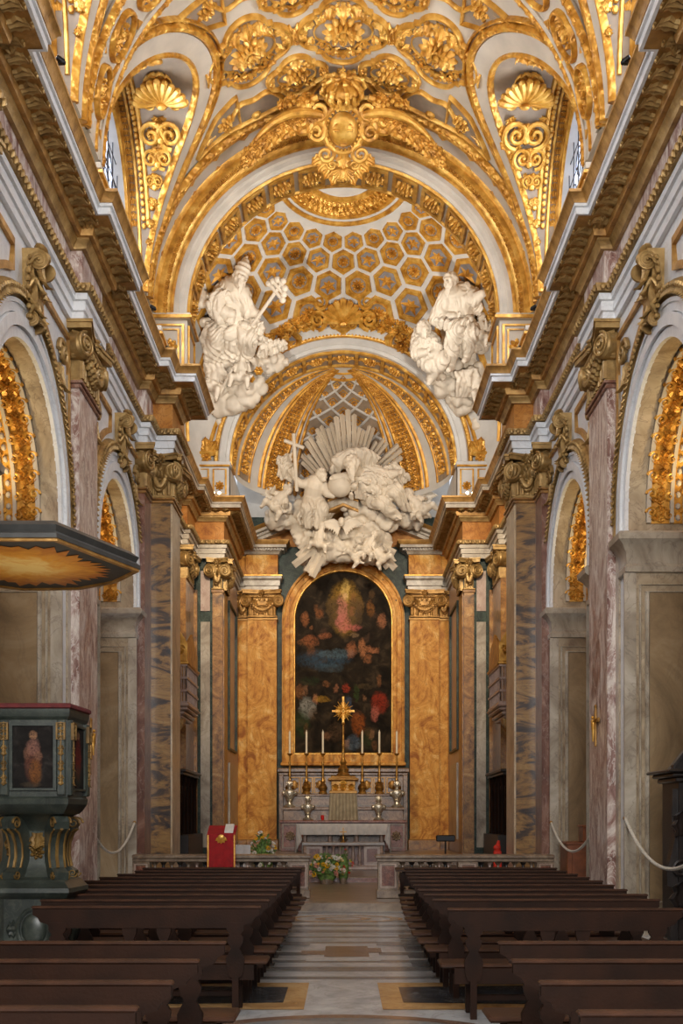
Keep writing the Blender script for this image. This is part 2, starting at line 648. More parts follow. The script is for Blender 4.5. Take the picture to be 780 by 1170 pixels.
M['greycloth'] = plain('grey_veil', (150, 138, 116), .8, 0, .12, 6, .1, 90)
M['silver'] = plain('silver', (196, 188, 172), .3, .75, .1, 8, .2, 40)
M['gold_pulpit'] = gold('tarnished_gilding', (84, 62, 30), (116, 88, 44), (150, 118, 64), .5, .35, .3, 24)
M['brass'] = gold('brass', (112, 78, 34), (160, 116, 54), (204, 160, 88), .32, .7, .1)
M['wax'] = plain('candle_wax', (226, 214, 190), .5, 0, .04)
M['rope'] = plain('white_rope', (206, 200, 186), .8, 0, .1, 40, .4, 90)
M['black_metal'] = plain('black_metal', (22, 22, 24), .4, .5)
M['stem'] = plain('green_foliage', (92, 118, 58), .7, 0, .4, 14)
M['petal_white'] = plain('white_petals', (226, 220, 206), .7, 0, .06, 20)
M['petal_yellow'] = plain('yellow_petals', (226, 176, 28), .7, 0, .1, 20)
M['petal_red'] = plain('red_petals', (196, 44, 24), .7, 0, .15, 20)
M['petal_pink'] = plain('pink_petals', (214, 150, 130), .7, 0, .1, 20)
M['votive'] = plain('red_glass', (190, 20, 18), .2)
M['paper'] = plain('white_paper', (220, 218, 210), .8, 0, .03)
M['floor_light'] = marble('pale_floor_marble', [(.3, (146, 147, 150)), (.5, (178, 179, 180)), (.72, (202, 202, 202))], (132, 128, 122), 1.2, (1, 1, 1), 2.2, .4, .03, 1.4, .22)
M['floor_grey'] = marble('grey_floor_marble', [(.28, (96, 96, 98)), (.5, (122, 122, 122)), (.75, (146, 146, 144))], (84, 84, 86), 1.4, (.4, 1.6, 1), 2.2, .4, .03, 1.2, .22)
M['floor_dark'] = marble('black_floor_marble', [(.28, (34, 36, 40)), (.5, (52, 54, 58)), (.75, (78, 80, 82))], (170, 168, 164), 1.6, (1, 1, 1), 1.5, .5, .012, 1.8, .22)
M['floor_tan'] = marble('yellow_floor_marble', [(.28, (150, 112, 70)), (.5, (180, 144, 96)), (.75, (198, 168, 122))], (136, 100, 70), 2, (1, 1, 1), 3, .4, .03, 1.2, .22)
M['step_stone'] = marble('worn_step_stone', [(.3, (104, 86, 70)), (.5, (140, 120, 100)), (.72, (168, 150, 128))], (92, 74, 60), 2, (.6, 2, 1), 3, .4, .03, 1.2, .3)
M['floor_brown'] = marble('brown_floor_marble', [(.28, (96, 72, 60)), (.5, (122, 98, 84)), (.75, (142, 122, 106))], (90, 70, 60), 2, (1, 1, 1), 3, .4, .03, 1.2, .22)


def emis(name, c, strength):
    t = NT(name)
    t.b.inputs['Emission Color'].default_value = lin(c)
    t.b.inputs['Emission Strength'].default_value = strength
    return t.done(c, .4)


M['sky_glass'] = emis('daylit_glass', (214, 228, 255), 1.05)
M['bulb'] = emis('lamp_bulb', (255, 220, 170), 14.0)
M['lead'] = plain('window_lead', (40, 40, 44), .5, .3)


def canvas_mat(name, ground, blobs, seed=0.0, x0=-1.5, w=3.0, z0=0.0, h=6.0, ax='X', nscale=5.0):
    """painted canvas: soft coloured shapes; blobs (u, v, ru, rv, colour, strength) in canvas fractions"""
    t = NT(name)
    tc = t.n('ShaderNodeTexCoord')
    sp = t.n('ShaderNodeSeparateXYZ')
    def warp(src, scale, amt):
        nz = t.n('ShaderNodeTexNoise')
        nz.inputs['Scale'].default_value = scale
        nz.inputs['Detail'].default_value = 6
        nz.inputs['Roughness'].default_value = .7
        t.l(tc.outputs['Object'], nz.inputs['Vector'])
        va = t.n('ShaderNodeVectorMath', operation='SUBTRACT')
        t.l(nz.outputs['Color'], va.inputs[0]); va.inputs[1].default_value = (.5, .5, .5)
        vs = t.n('ShaderNodeVectorMath', operation='SCALE')
        t.l(va.outputs[0], vs.inputs[0]); vs.inputs['Scale'].default_value = amt
        vb = t.n('ShaderNodeVectorMath', operation='ADD')
        t.l(src, vb.inputs[0]); t.l(vs.outputs[0], vb.inputs[1])
        return vb.outputs[0]
    t.l(warp(warp(tc.outputs['Object'], nscale, .10 * w), nscale * 3.2, .06 * w), sp.inputs[0])
    grain = t.ramp(t.noise(tc.outputs['Object'], nscale * 2.6, 7, 1.2, .7), [(.36, (.12, .12, .12, 1)), (.60, (1, 1, 1, 1))])
    u = t.math('DIVIDE', t.math('SUBTRACT', sp.outputs[ax], x0), w)
    v = t.math('DIVIDE', t.math('SUBTRACT', sp.outputs['Z'], z0), h)
    f = t.noise(tc.outputs['Object'], nscale * .8, 6, .8)
    col = t.ramp(f, [(.3, tuple(x * .5 for x in ground)), (.55, ground), (.75, tuple(min(255, x * 1.7) for x in ground))])
    for (bu, bv, ru, rv, c, st) in blobs:
        du = t.math('DIVIDE', t.math('SUBTRACT', u, bu), ru)
        dv = t.math('DIVIDE', t.math('SUBTRACT', v, bv), rv)
        d = t.math('ADD', t.math('MULTIPLY', du, du), t.math('MULTIPLY', dv, dv))
        k = t.math('MULTIPLY', t.ramp(d, [(.35, (1, 1, 1, 1)), (1.0, (0, 0, 0, 1))]), t.math('MULTIPLY', grain, st))
        col = t.mix(k, col, c)
    return t.done(col, .8, 0, .1)
# ------------------------------------------------------------------ plan (camera at x = 0, y = 0; metres)
EYE = 1.6
W = 3.93            # nave wall
ZA, ZC = 8.70, 10.25  # underside of the architrave, top of the cornice
VR, VZ = 3.75, 11.47  # nave vault
AR, AZ = 1.62, 5.80   # nave arcade arches
ARC_Y = [2.77, 8.42, 14.07, 19.72]
PIL_Y = [5.6, 11.25, 16.9]
CY0, CY1 = 22.3, 23.35   # chancel arch pier
PX = 3.38
SX = 4.24           # chancel side wall
AY = 31.3           # apse arch wall
AX = 3.3            # apse side wall
BY = 35.9           # apse back wall
LZ = 0.17           # chancel step
SIDES = ((1, 'right'), (-1, 'left'))

# ---- floor
mb = MB()
def flat(x0, x1, y0, y1, z, m): mb.add([(x0, y0, z), (x1, y0, z), (x1, y1, z), (x0, y1, z)], [(0, 1, 2, 3)], m)
mb.box(-7, 7, -3, 19.4, -.1, 0, 0)
for k, (a, b, m) in enumerate([(11.9, 12.25, 1), (12.6, 12.85, 1), (13.3, 13.6, 1), (14.3, 14.75, 1), (15.2, 15.4, 1), (15.9, 16.3, 1), (16.8, 17.1, 1), (17.5, 17.7, 1), (19.0, 19.4, 1), (11.3, 11.5, 1)]):
    flat(-4, 4, a, b, .002, m)
for e in (-1, 1):
    for y in (12.3, 13.0, 13.7, 14.4, 15.1):
        flat(e * .75, e * 4, y, y + .55, .003, 1) if e > 0 else flat(-4, -.75, y, y + .55, .003, 1)
    xa, xb = (.33, 2.2) if e > 0 else (-2.2, -.33)
    flat(xa, xb, 9.5, 11.05, .004, 3)
    xc = 1.5 * e
    mb.add([(e * .52, 9.85, .006), (e * 1.75, 9.75, .006), (e * 2.0, 10.3, .006), (e * 1.75, 10.85, .006), (e * .52, 10.75, .006)], [(0, 1, 2, 3, 4) if e > 0 else (4, 3, 2, 1, 0)], 2)
flat(-.42, .42, 12.75, 14.5, .004, 0)
flat(-.22, .3, 13.1, 14.2, .006, 4)
flat(-.5, -.22, 13.3, 13.7, .006, 4); flat(.3, .46, 13.5, 14.0, .006, 4)
for r0, r1, m, z in ((.75, .95, 3, .004), (.3, .45, 3, .004)):
    vs = []
    for k in range(40):
        a = 2 * pi * k / 40
        vs += [(r0 * cos(a), 18.1 + .7 * r0 * sin(a), z), (r1 * cos(a), 18.1 + .7 * r1 * sin(a), z)]
    mb.add(vs, [(2 * k, 2 * k + 1, (2 * k + 3) % 80, (2 * k + 2) % 80) for k in range(40)], m)
for r0, r1, m, z in ((0.0, 1.35, 1, .004), (1.35, 1.5, 4, .005)):
    vs = []
    for k in range(48):
        a = 2 * pi * k / 48
        vs += [(r0 * cos(a), 7.75 + r0 * sin(a), z), (r1 * cos(a), 7.75 + r1 * sin(a), z)]
    mb.add(vs, [(2 * k, 2 * k + 1, (2 * k + 3) % 96, (2 * k + 2) % 96) for k in range(48)], m)
o = mb.build('floor', [M['floor_light'], M['floor_grey'], M['floor_dark'], M['floor_tan'], M['floor_brown']], smooth=0)
tag(o, 'inlaid marble floor of the nave', 'floor', kind='structure')

mb = MB()
mb.box(-SX, SX, 19.4, 25.5, 0, LZ, 0, .02)
mb.box(-SX, SX, 25.5, BY, 0, .29, 0, .02)
mb.box(-1.9, 1.9, 25.47, 25.52, LZ, .262, 1)
mb.box(-3.25, 3.25, 31.2, BY, .29, .62, 0, .02)
o = mb.build('floor_chancel', [M['step_stone'], M['breccia_red']], smooth=0)
tag(o, 'raised stone floor and steps of the chancel', 'floor', kind='structure')

# ---- nave walls with arcade, reveals
for sgn, side in SIDES:
    mb = MB(sgn < 0)
    edges = [-2.0] + [5.6, 11.245, 16.895, CY0 + .1]
    edges[0] = ARC_Y[0] - 2.83
    for k, c in enumerate(ARC_Y):
        wall_arch(mb, edges[k], edges[k + 1], 0, ZC + .05, c, AR, AZ, lambda s, z: (W, s, z), 0)
        # reveal
        L = arch_line(c, AR, 0, AZ, 28)
        D = 1.75
        vs = [(W, s, z) for s, z in L] + [(W + D, s, z) for s, z in L]
        n = len(L)
        mb.add(vs, [(i, n + i, n + i + 1, i + 1) for i in range(n - 1)], 1)
    mb.box(W + 1.75, W + 1.95, -.1, CY0, 0, 8, 1)
    # attic above the cornice, and lower wall behind
    for y0, y1 in ((-.06, 17.6),):
        pass
    o = mb.build('wall_' + side, [M['arch_white'], M['beige']])
    tag(o, 'arcaded %s wall of the nave' % side, 'wall', kind='structure')

# ---- full plan path of the entablature (right-hand side; mirrored for the other)
PATH = [(W, -.05)]
for c in PIL_Y:
    PATH += [(W, c - .62), (W - .17, c - .62), (W - .17, c + .62), (W, c + .62)]
i_nave_end = len(PATH) + 2
PATH += [(W, 21.55), (W - .17, 21.55), (W - .17, CY0), (PX, CY0), (PX, CY1), (SX, CY1)]
i_pier_end = len(PATH) - 1
PATH += [(SX, 29.5), (SX - .16, 29.5), (SX - .16, AY - .17), (AX, AY - .17), (AX, BY)]
i_end = len(PATH) - 1

ARCHITRAVE = [(0, ZA), (.06, ZA), (.06, ZA + .12), (.09, ZA + .13), (.09, ZA + .26), (.13, ZA + .27), (.13, ZA + .36), (0, ZA + .37)]
FRIEZE = [(.04, ZA + .34), (.04, 9.74)]
BED = [(0, 9.70), (.10, 9.70), (.12, 9.76), (.16, 9.80), (.16, 9.84), (0, 9.85)]
CORONA_LOW = [(0, 9.83), (.22, 9.83), (.24, 9.90), (.24, 9.95), (.52, 9.97), (0, 9.99)]
CORONA = [(.50, 9.96), (.54, 9.96), (.54, 10.05), (.57, 10.06), (.57, 10.10), (.50, 10.12)]
CYMA = [(.50, 10.09), (.58, 10.10), (.60, 10.14), (.64, 10.20), (.66, 10.21), (.66, 10.25), (0, 10.27)]
for sgn, side in SIDES:
    e = empty('entablature', (sgn * 3.9, 11, 8.7), 'long white and gold entablature running along the %s nave wall into the apse' % side, 'entablature', kind='structure')
    mr = sgn < 0
    def part(name, prof, mat, i0=0, i1=None):
        m = MB(mr); sweep(m, prof, PATH, 0, i0, i1); return m.build(name, mat, e, 30)
    part('architrave', ARCHITRAVE, M['arch_white'], 0, i_pier_end - 2)
    part('architrave', ARCHITRAVE, M['greywhite'], i_pier_end - 2, i_end)
    part('frieze', FRIEZE, M['pink'], 0, i_nave_end)
    part('frieze', FRIEZE, M['frieze_gold'], i_nave_end, i_end)
    part('bed_moulding', BED, M['gold_worn'])
    part('soffit', CORONA_LOW, M['gold_dull'])
    part('corona', CORONA, M['arch_white'], 0, i_pier_end - 1)
    part('corona', CORONA, M['greywhite'], i_pier_end - 1, i_end)
    part('cymatium', CYMA, M['gold_dull'])
    # carved gold band with eggs over the architrave
    m = MB(mr)
    sweep(m, [(.05, ZA + .36), (.16, ZA + .38), (.19, ZA + .48), (.05, ZA + .50)], PATH)
    for F in along(PATH, .17, ZA + .43, .13, 0, None, 9.5):
        m.M = F; m.ell((0, 0, .01), (.048, .06, .045), 6, 4); m.M = None
    m.build('egg_moulding', M['gold_worn'], e)
    # acanthus brackets under the cornice
    m = MB(mr)
    for F in along(PATH, .24, 9.93, .27, 0, None, 9.5):
        m.M = F @ Matrix.Rotation(radians(72), 4, 'X') @ Matrix.Rotation(0, 4, 'Z')
        m.leaf(.30, .22, .3, n=5)
        m.M = F
        m.spiral(.04, 1.2, .35, z=.25, n=5)
    m.M = None
    m.build('modillion_leaves', M['gold_worn'], e)
    # plinth course on the cornice, gold fillets
    m = MB(mr)
    P2 = PATH[:i_nave_end + 1]
    sweep(m, [(.36, 10.2), (.36, 10.42), (.32, 10.44), (.32, 10.68), (.37, 10.70), (.37, 10.78), (-.3, 10.80)], P2)
    o = m.build('attic_course', M['ceil_white'], e)
    m = MB(mr)
    for z in (10.36, 10.50, 10.64):
        sweep(m, [(.33, z - .035), (.40, z - .02), (.40, z + .02), (.33, z + .035)], P2)
    m.build('attic_fillets', M['gold'], e)

# ---- archivolts (per arch: gold carved trim, white mouldings), keystones later
ARCH_NEAR = [c for c in ARC_Y if c > 5]
# ---- chancel arch wall with ring mouldings
mb = MB()
AC = (0, VZ)
R1, R2 = 3.72, 3.08
A = arc_pts(AC, R2, pi, 0, 48)
B = [(4.4 * cos(pi - pi * k / 48), VZ + 4.4 * sin(pi - pi * k / 48)) for k in range(49)]
vs = [(x, CY0 + .1, z) for x, z in A] + [(x, CY0 + .1, z) for x, z in B]
mb.add(vs, [(k, k + 1, 50 + k, 49 + k) for k in range(48)], 0)
vs = [(x, CY0 + .1, z) for x, z in A] + [(x, CY1 - .05, z) for x, z in A]
mb.add(vs, [(k, 49 + k, 50 + k, k + 1) for k in range(48)], 0)
vs = [(x, CY1 - .05, z) for x, z in A] + [(1.9 * x, CY1 - .05, VZ + 1.9 * (z - VZ)) for x, z in A]
mb.add(vs, [(k, 49 + k, 50 + k, k + 1) for k in range(48)], 0)
for e in (-1, 1):
    # piers, pedestals above the cornice
    xa, xb = sorted((e * 3.06, e * 4.2))
    mb.box(xa, xb, CY0 + .02, CY1 - .03, ZC, VZ, 0, .01)
    xa, xb = sorted((e * 2.98, e * 4.2))
    mb.box(xa, xb, CY0 - .08, CY1 + .03, VZ - .10, VZ + .02, 0, .02)
    mb.box(xa, xb, CY0 - .08, CY1 + .03, ZC, ZC + .14, 0, .02)
o = mb.build('wall_chancel', [M['ceil_white']])
tag(o, 'chancel arch wall between nave and sanctuary', 'wall', kind='structure')

# ---- chancel side walls, apse walls
for sgn, side in SIDES:
    mb = MB(sgn < 0)
    mb.add([(SX, CY1, 0), (SX, AY + .1, 0), (SX, AY + .1, 16.5), (SX, CY1, 16.5)], [(0, 1, 2, 3)], 0)
    o = mb.build('wall_chancel_' + side, [M['giallo_dark']])
    tag(o, '%s side wall of the chancel' % side, 'wall', kind='structure')
    mb = MB(sgn < 0)
    mb.add([(AX, AY, 0), (AX, BY, 0), (AX, BY, 11.1), (AX, AY, 11.1)], [(0, 1, 2, 3)], 0)
    mb.add([(AX, AY, 0), (AX, AY, ZC), (SX + .05, AY, ZC), (SX + .05, AY, 0)], [(0, 1, 2, 3)], 1)
    o = mb.build('wall_apse_' + side, [M['pale_pink'], M['green']])
    tag(o, '%s side wall of the apse' % side, 'wall', kind='structure')
mb = MB()
mb.add([(-AX, BY, 0), (AX, BY, 0), (AX, BY, 11.1), (-AX, BY, 11.1)], [(0, 1, 2, 3)], 0)
o = mb.build('wall_back', [M['green']])
tag(o, 'dark green marble back wall of the apse', 'wall', kind='structure')

GZ = 11.37      # spring of apse arch
GR = 3.13       # apse arch, inner radius at the face
mb = MB()
fn = lambda s, z: (s, AY, z)
wall_arch(mb, -SX - .05, SX + .05, ZC, 16.6, 0, GR, GZ, fn, 0, 48)
o = mb.build('wall_apse_arch', [M['white']])
tag(o, 'white wall over the apse arch', 'wall', kind='structure')
# ------------------------------------------------------------------ nave vault
def barrel(a, y, h=0.0):
    p = a / VR
    return ((VR - h) * sin(p), y, VZ + (VR - h) * cos(p))

LW = 4.0    # window wall
BAYS = [(13.65, 2.0), (19.3, 2.0)]
LH = 2.74

def lun(c, hw, t):
    """lunette section: t 0..pi from far springing to near springing"""
    return c + hw * cos(t), LH * (sin(t) ** .9 if sin(t) > 0 else 0)

def groin_a(hl):
    return VR * math.acos(min(1, max(0, hl / VR)))

mb = MB()
def strip(y0, y1, n=2):
    mb.sheet(lambda u, v: barrel(VR * pi / 2 * (2 * u - 1), y0 + (y1 - y0) * v), 72, n, 0, True)
strip(-.05, 11.65); strip(15.65, 17.30); strip(21.3, CY0 + .12)
for e in (-1, 1):
    for y0, y1 in ((-.05, 11.65), (15.65, 17.30), (21.3, CY0 + .12)):
        mb.box(e * VR, e * (VR + .3), y0, y1, 10.6, VZ + .01)
for c, hw in BAYS:
    ts = [pi * k / 48 for k in range(49)]
    vs, nn = [], 48
    for t in ts:
        y, hl = lun(c, hw, t)
        g = groin_a(hl)
        for i in range(nn + 1): vs.append(barrel(-g + 2 * g * i / nn, y))
    fs = []
    for j in range(48):
        for i in range(nn):
            a = j * (nn + 1) + i
            fs.append((a, a + 1, a + nn + 2, a + nn + 1))
    mb.add(vs, fs, 0)
    for e in (-1, 1):
        vs = []
        for t in ts:
            y, hl = lun(c, hw, t)
            x0 = sqrt(max(0, VR * VR - hl * hl))
            for i in range(7): vs.append((e * (x0 + (LW + .02 - x0) * i / 6), y, VZ + hl))
        fs = []
        for j in range(48):
            for i in range(6):
                a = j * 7 + i
                fs.append((a, a + 1, a + 8, a + 7))
        mb.add(vs, fs, 1)
ceil = mb.build('ceiling', [M['ceil_white'], M['taupe']])
tag(ceil, 'coffered white and gold barrel vault over the nave', 'ceiling', kind='structure')

# ribs, groin bands, gold cords
mb = MB(); mg = MB()
for y0, y1 in ((10.6, 11.55), (16.25, 17.2)):
    yc = (y0 + y1) / 2
    pts = [(VR * pi / 2 * (2 * k / 64 - 1), yc) for k in range(65)]
    mb.ribbon(pts, y1 - y0, 0, .09, barrel)
    for q in (-.5, .5):
        mg.ribbon(pts, .11, .06, .15, barrel, shift=q * (y1 - y0), rnd=True)
        mb.ribbon(pts, .10, .08, .12, barrel, shift=q * (y1 - y0) * .8)
        n = 70
        if y0 > 12:
            for k in range(n):
                mg.M = surf_frame(barrel, VR * pi / 2 * (2 * (k + .5) / n - 1), yc - q * (y1 - y0), .13)
                mg.ell((0, 0, 0), (.05, .06, .035), 6, 4); mg.M = None
pts = [(VR * pi / 2 * (2 * k / 64 - 1), 21.98) for k in range(65)]
mb.ribbon(pts, .75, 0, .05, barrel)
mg.ribbon(pts, .17, .02, .15, barrel, shift=-.40, rnd=True)
mg.ribbon(pts, .17, .02, .15, barrel, shift=.40, rnd=True)
n = 90
for k in range(n):
    for yy in (21.98 - .40, 21.98 + .40):
        mg.M = surf_frame(barrel, VR * pi / 2 * (2 * (k + .5) / n - 1), yy, .13)
        mg.leaf(.12, .13, .3, n=4); mg.M = None
# small gilded triangles piercing the end rib
for k in range(15):
    a = VR * pi / 2 * .86 * (2 * (k + .5) / 15 - 1)
    if abs(a) < .6: continue
    for e in (-1, 1):
        mg.prism([(a - .16, 21.98 + e * .26), (a + .16, 21.98 + e * .26), (a, 21.98 + e * .10)], .05, .065, barrel)
for c, hw in BAYS:
    for e in (-1, 1):
        g = []
        for k in range(61):
            t = pi * k / 60
            y, hl = lun(c, hw, t)
            g.append((e * groin_a(hl), y))
        sg = e
        # shift to the vault's side of the groin
        mb.ribbon(g, .36, -.01, .06, barrel, shift=sg * -.22)
        mg.ribbon(g, .10, .0, .10, barrel, shift=sg * -.04, rnd=True)
        mg.ribbon(g, .15, .0, .12, barrel, shift=sg * -.48, rnd=True)
        mg.ribbon(g, .06, .0, .09, barrel, shift=sg * -.60, rnd=True)
ribs = mb.build('vault_rib_bands', M['ceil_white'], ceil)
mg.build('gilded_cords', M['gold_carved'], ceil)

# oval medallions on the rib
mb = MB(); mt = MB()
for yc in (11.07, 16.72):
    for e in (-1, 1):
        for k in range(6):
            a = e * (.55 + .90 * k + .0)
            if abs(a) > VR * pi / 2 - .35: continue
            ov = [(a + .36 * cos(q), yc + .25 * sin(q)) for q in [2 * pi * j / 28 for j in range(28)]]
            mb.ribbon(ov, .09, .08, .17, barrel, closed=True, rnd=True)
            mt.prism([(a + .34 * cos(q), yc + .25 * sin(q)) for q in [2 * pi * j / 24 for j in range(24)]], .08, .10, barrel)
            F = surf_frame(barrel, a, yc, .10)
            if yc > 12:
                for dx in (-.13, .08):
                    mb.M = F @ Matrix.Translation((dx, 0, 0))
                    mb.rosette(.13, 6, .5, 0, 1)
                mb.M = F @ Matrix.Translation((-.28, 0, 0)) @ Matrix.Rotation(-pi / 2, 4, 'Z')
                mb.leaf(.5, .26, .14)
            mb.M = None
            # spandrel triangles between ovals
            a2 = a + e * .45
            for q in (-1, 1):
                mb.prism([(a2 - .10, yc + q * .38), (a2 + .10, yc + q * .38), (a2, yc + q * .20)], .09, .11, barrel)
mb.build('oval_medallions', M['gold_carved'], ceil)
mt.build('medallion_grounds', M['taupe'], ceil)

# lunette reliefs: shell, scrolls, leaf borders
mb = MB()
for c, hw in BAYS:
    for e in (-1, 1):
        def lfn(t, x, h=0.0):
            y, hl = lun(c, hw, t)
            ny, nz = -cos(t) / hw, -sin(t) / LH
            l = sqrt(ny * ny + nz * nz)
            return (e * x, y + h * ny / l, VZ + hl + h * nz / l)
        def F(t, x, h=.0):
            o = Vector(lfn(t, x, h))
            tz = Vector(lfn(t + .01, x, h)) - Vector(lfn(t - .01, x, h))
            w = Vector(lfn(t, x, h + .01)) - o
            u = Vector((e * 1.0, 0, 0))
            v = tz.normalized()
            return frame(o, v.cross(w), w, v)
        def xg(t): return sqrt(max(0, VR * VR - lun(c, hw, t)[1] ** 2))
        for lo in (0, 1):
            tt = (lambda q: q) if lo == 0 else (lambda q: pi - q)
            # shell and foliage in the wide part
            if lo == 0:
                t = 1.30
                x = (xg(t) + 3.62) / 2 + .02
                mb.M = F(t, x, .03)
                mb.shell(.56, 11, 0, .1 * pi, .9 * pi, .4)
                for q in (-70, -35, 0, 35, 70):
                    mb.M = F(t + .22, x, .02) @ Matrix.Rotation(radians(q), 4, 'Z'); mb.leaf(.36, .22, .3)
            for tq, r in ((1.02, .34), (.84, .31), (.68, .26), (.54, .20), (.42, .15), (.31, .10)):
                t = tt(tq)
                wid = 3.60 - xg(t)
                rr2 = min(r, wid * .36)
                for s in (-1, 1):
                    mb.M = F(t, (xg(t) + 3.62) / 2 + s * wid * .24, .02)
                    mb.spiral(rr2, 1.8, .2, s, -pi / 2, 0, .04)
                    mb.rosette(rr2 * .42, 6, .6, 0, 1)
                    for q in (30, 80, 130):
                        M0 = mb.M; mb.M = M0 @ Matrix.Rotation(radians(-s * q), 4, 'Z') @ Matrix.Translation((0, rr2 * .7, 0)); mb.leaf(rr2 * .9, rr2 * .7, .4); mb.M = M0
                mb.M = F(t - (.04 if lo == 0 else -.04), (xg(t) + 3.62) / 2, .02)
                mb.leaf(r * 1.2, r * 1.1, .35)
                mb.ell((0, 0, .04), (r * .25, r * .25, r * .25), 8, 5)
        mb.M = None
        # carved gold bands next to the window, and along the groin
        for k in range(60):
            t = .12 + (pi - .24) * (k + .5) / 60
            if xg(t) < 3.6:
                mb.M = F(t, 3.70, .01); mb.ell((0, 0, .02), (.05, .06, .05), 6, 4)
                mb.M = F(t, 3.88, .0); mb.leaf(.14, .12, .4, n=4)
        mb.M = None
        for x, w in ((3.62, .05), (3.79, .04), (3.98, .06)):
            mb.ribbon([(.1 + (pi - .2) * k / 50, x) for k in range(51)], w, 0, .06, lambda t, xx, h: lfn(t, xx if xx > xg(t) else xg(t), h), rnd=True) if False else None
        for xo, w in ((3.62, .045), (3.79, .035), (3.97, .05)):
            q = [.1 + (pi - .2) * k / 50 for k in range(51)]
            q = [t for t in q if xg(t) < xo - .02]
            if len(q) > 3: mb.tube([lfn(t, xo, .01) for t in q], w, 6)
mb.M = None
mb.build('lunette_reliefs', M['gold'], ceil)

# quatrefoil coffers with foliage and rosettes
mb = MB(); mt = MB()
def quatre(a, y, ra, ry, n=96):
    """quatrefoil outline with small points between the lobes"""
    out = []
    for k in range(n):
        q = 2 * pi * k / n
        qq = (q + pi / 4) % (pi / 2) - pi / 4
        r = .50 * cos(qq) + sqrt(.5 ** 2 - (.50 * sin(qq)) ** 2)
        d = abs(abs(qq) - pi / 4)
        r = max(r, .74 + .10 * max(0, 1 - d / .16))
        out.append((a + ra * r * cos(q), y + ry * r * sin(q)))
    return out
def clipg(pts, c, hw): return pts
def coffer(a, y, ra, ry, big=True):
    o = quatre(a, y, ra, ry)
    mt.prism(quatre(a, y, ra * .98, ry * .98), 0, .015, barrel)
    mb.ribbon(o, .075, .0, .085, barrel, closed=True, rnd=True)
    mb.ribbon(quatre(a, y, ra * .64, ry * .64), .035, .01, .06, barrel, closed=True, rnd=True)
    # leaf border
    n = 22 if big else 14
    for k in range(n):
        q = 2 * pi * (k + .5) / n
        r = (1 + .16 * cos(4 * q)) * .72
        F = surf_frame(barrel, a + ra * r * cos(q), y + ry * r * sin(q), .015)
        mb.M = F @ Matrix.Rotation(q - pi / 2, 4, 'Z')
        s = .24 * (1 + .35 * cos(4 * q)) * (ra / .72)
        mb.leaf(s * .95, s * .95, .35, n=5)
        mb.M = F @ Matrix.Rotation(q, 4, 'Z')
        mb.ell((.02, 0, .03), (.035, .05, .035), 6, 4)
    mb.M = surf_frame(barrel, a, y, .01)
    if big:
        mb.rosette(ra * .46, 12, .34)
        mb.spiral(ra * .2, 1.1, .2, 1, 0, 0, .12)
    else:
        mb.rosette(ra * .46, 8, .35)
    mb.M = None
for c in (13.97, 19.62):
    for i in (-1, 0, 1):
        coffer(i * 1.72, c, .80, .82, True)
    for i in (-.5, .5):
        for dy in (-.98, .98):
            coffer(i * 1.72, c + dy * 1.06, .56, .50, False)
    for i in (-1.5, 1.5):
        for dy in (-1.05, 1.05):
            pass
    # half coffers against the ribs, gores at the sides
    for i in (-1, 0, 1):
        for dy in (-1.55, 1.55):
            a, y = i * 1.72, c + dy
            s = 1 if dy > 0 else -1
            half = [(a + .62 * cos(q), y - s * .52 * sin(q) * (1 + .12 * cos(6 * q))) for q in [pi * k / 24 for k in range(25)]]
            half = [(p, yy + s * .20) for p, yy in half]
            mt.prism(half, 0, .015, barrel)
            mb.ribbon(half, .07, 0, .08, barrel, closed=True, rnd=True)
            mb.M = surf_frame(barrel, a, y + s * .12, .01) @ Matrix.Rotation(pi if s > 0 else 0, 4, 'Z')
            for q in (-60, -30, 0, 30, 60):
                M0 = mb.M
                mb.M = M0 @ Matrix.Rotation(radians(q), 4, 'Z')
                mb.leaf(.42, .26, .22)
                mb.M = M0
            mb.ell((0, 0, .05), (.1, .08, .08), 8, 5)
            mb.M = None
    for e in (-1, 1):
        for dy in (-1, 1):
            a, y = e * 2.35, c + dy * 1.38
            pl = [(a - e * .30, y - dy * .42), (a + e * .18, y - dy * .22), (a + e * .75, y + dy * .38), (a - e * .30, y + dy * .38)]
            den = []
            for k in range(4):
                p, q = pl[k], pl[(k + 1) % 4]
                for j in range(6):
                    t = j / 6
                    den.append((p[0] + (q[0] - p[0]) * t, p[1] + (q[1] - p[1]) * t))
            if e * dy < 0: den = den[::-1]
            mt.prism(den, 0, .015, barrel)
            mb.ribbon(den, .06, 0, .08, barrel, closed=True, rnd=True)
            mb.M = surf_frame(barrel, a, y + dy * .1, .01)
            mb.rosette(.2, 7, .4)
            mb.M = surf_frame(barrel, a + e * .25, y + dy * .22, .01) @ Matrix.Rotation(-e * pi / 2, 4, 'Z')
            mb.leaf(.36, .2, .2)
            mb.M = None
mb.build('coffer_mouldings_and_rosettes', M['gold'], ceil)
mt.build('coffer_grounds', M['taupe'], ceil)

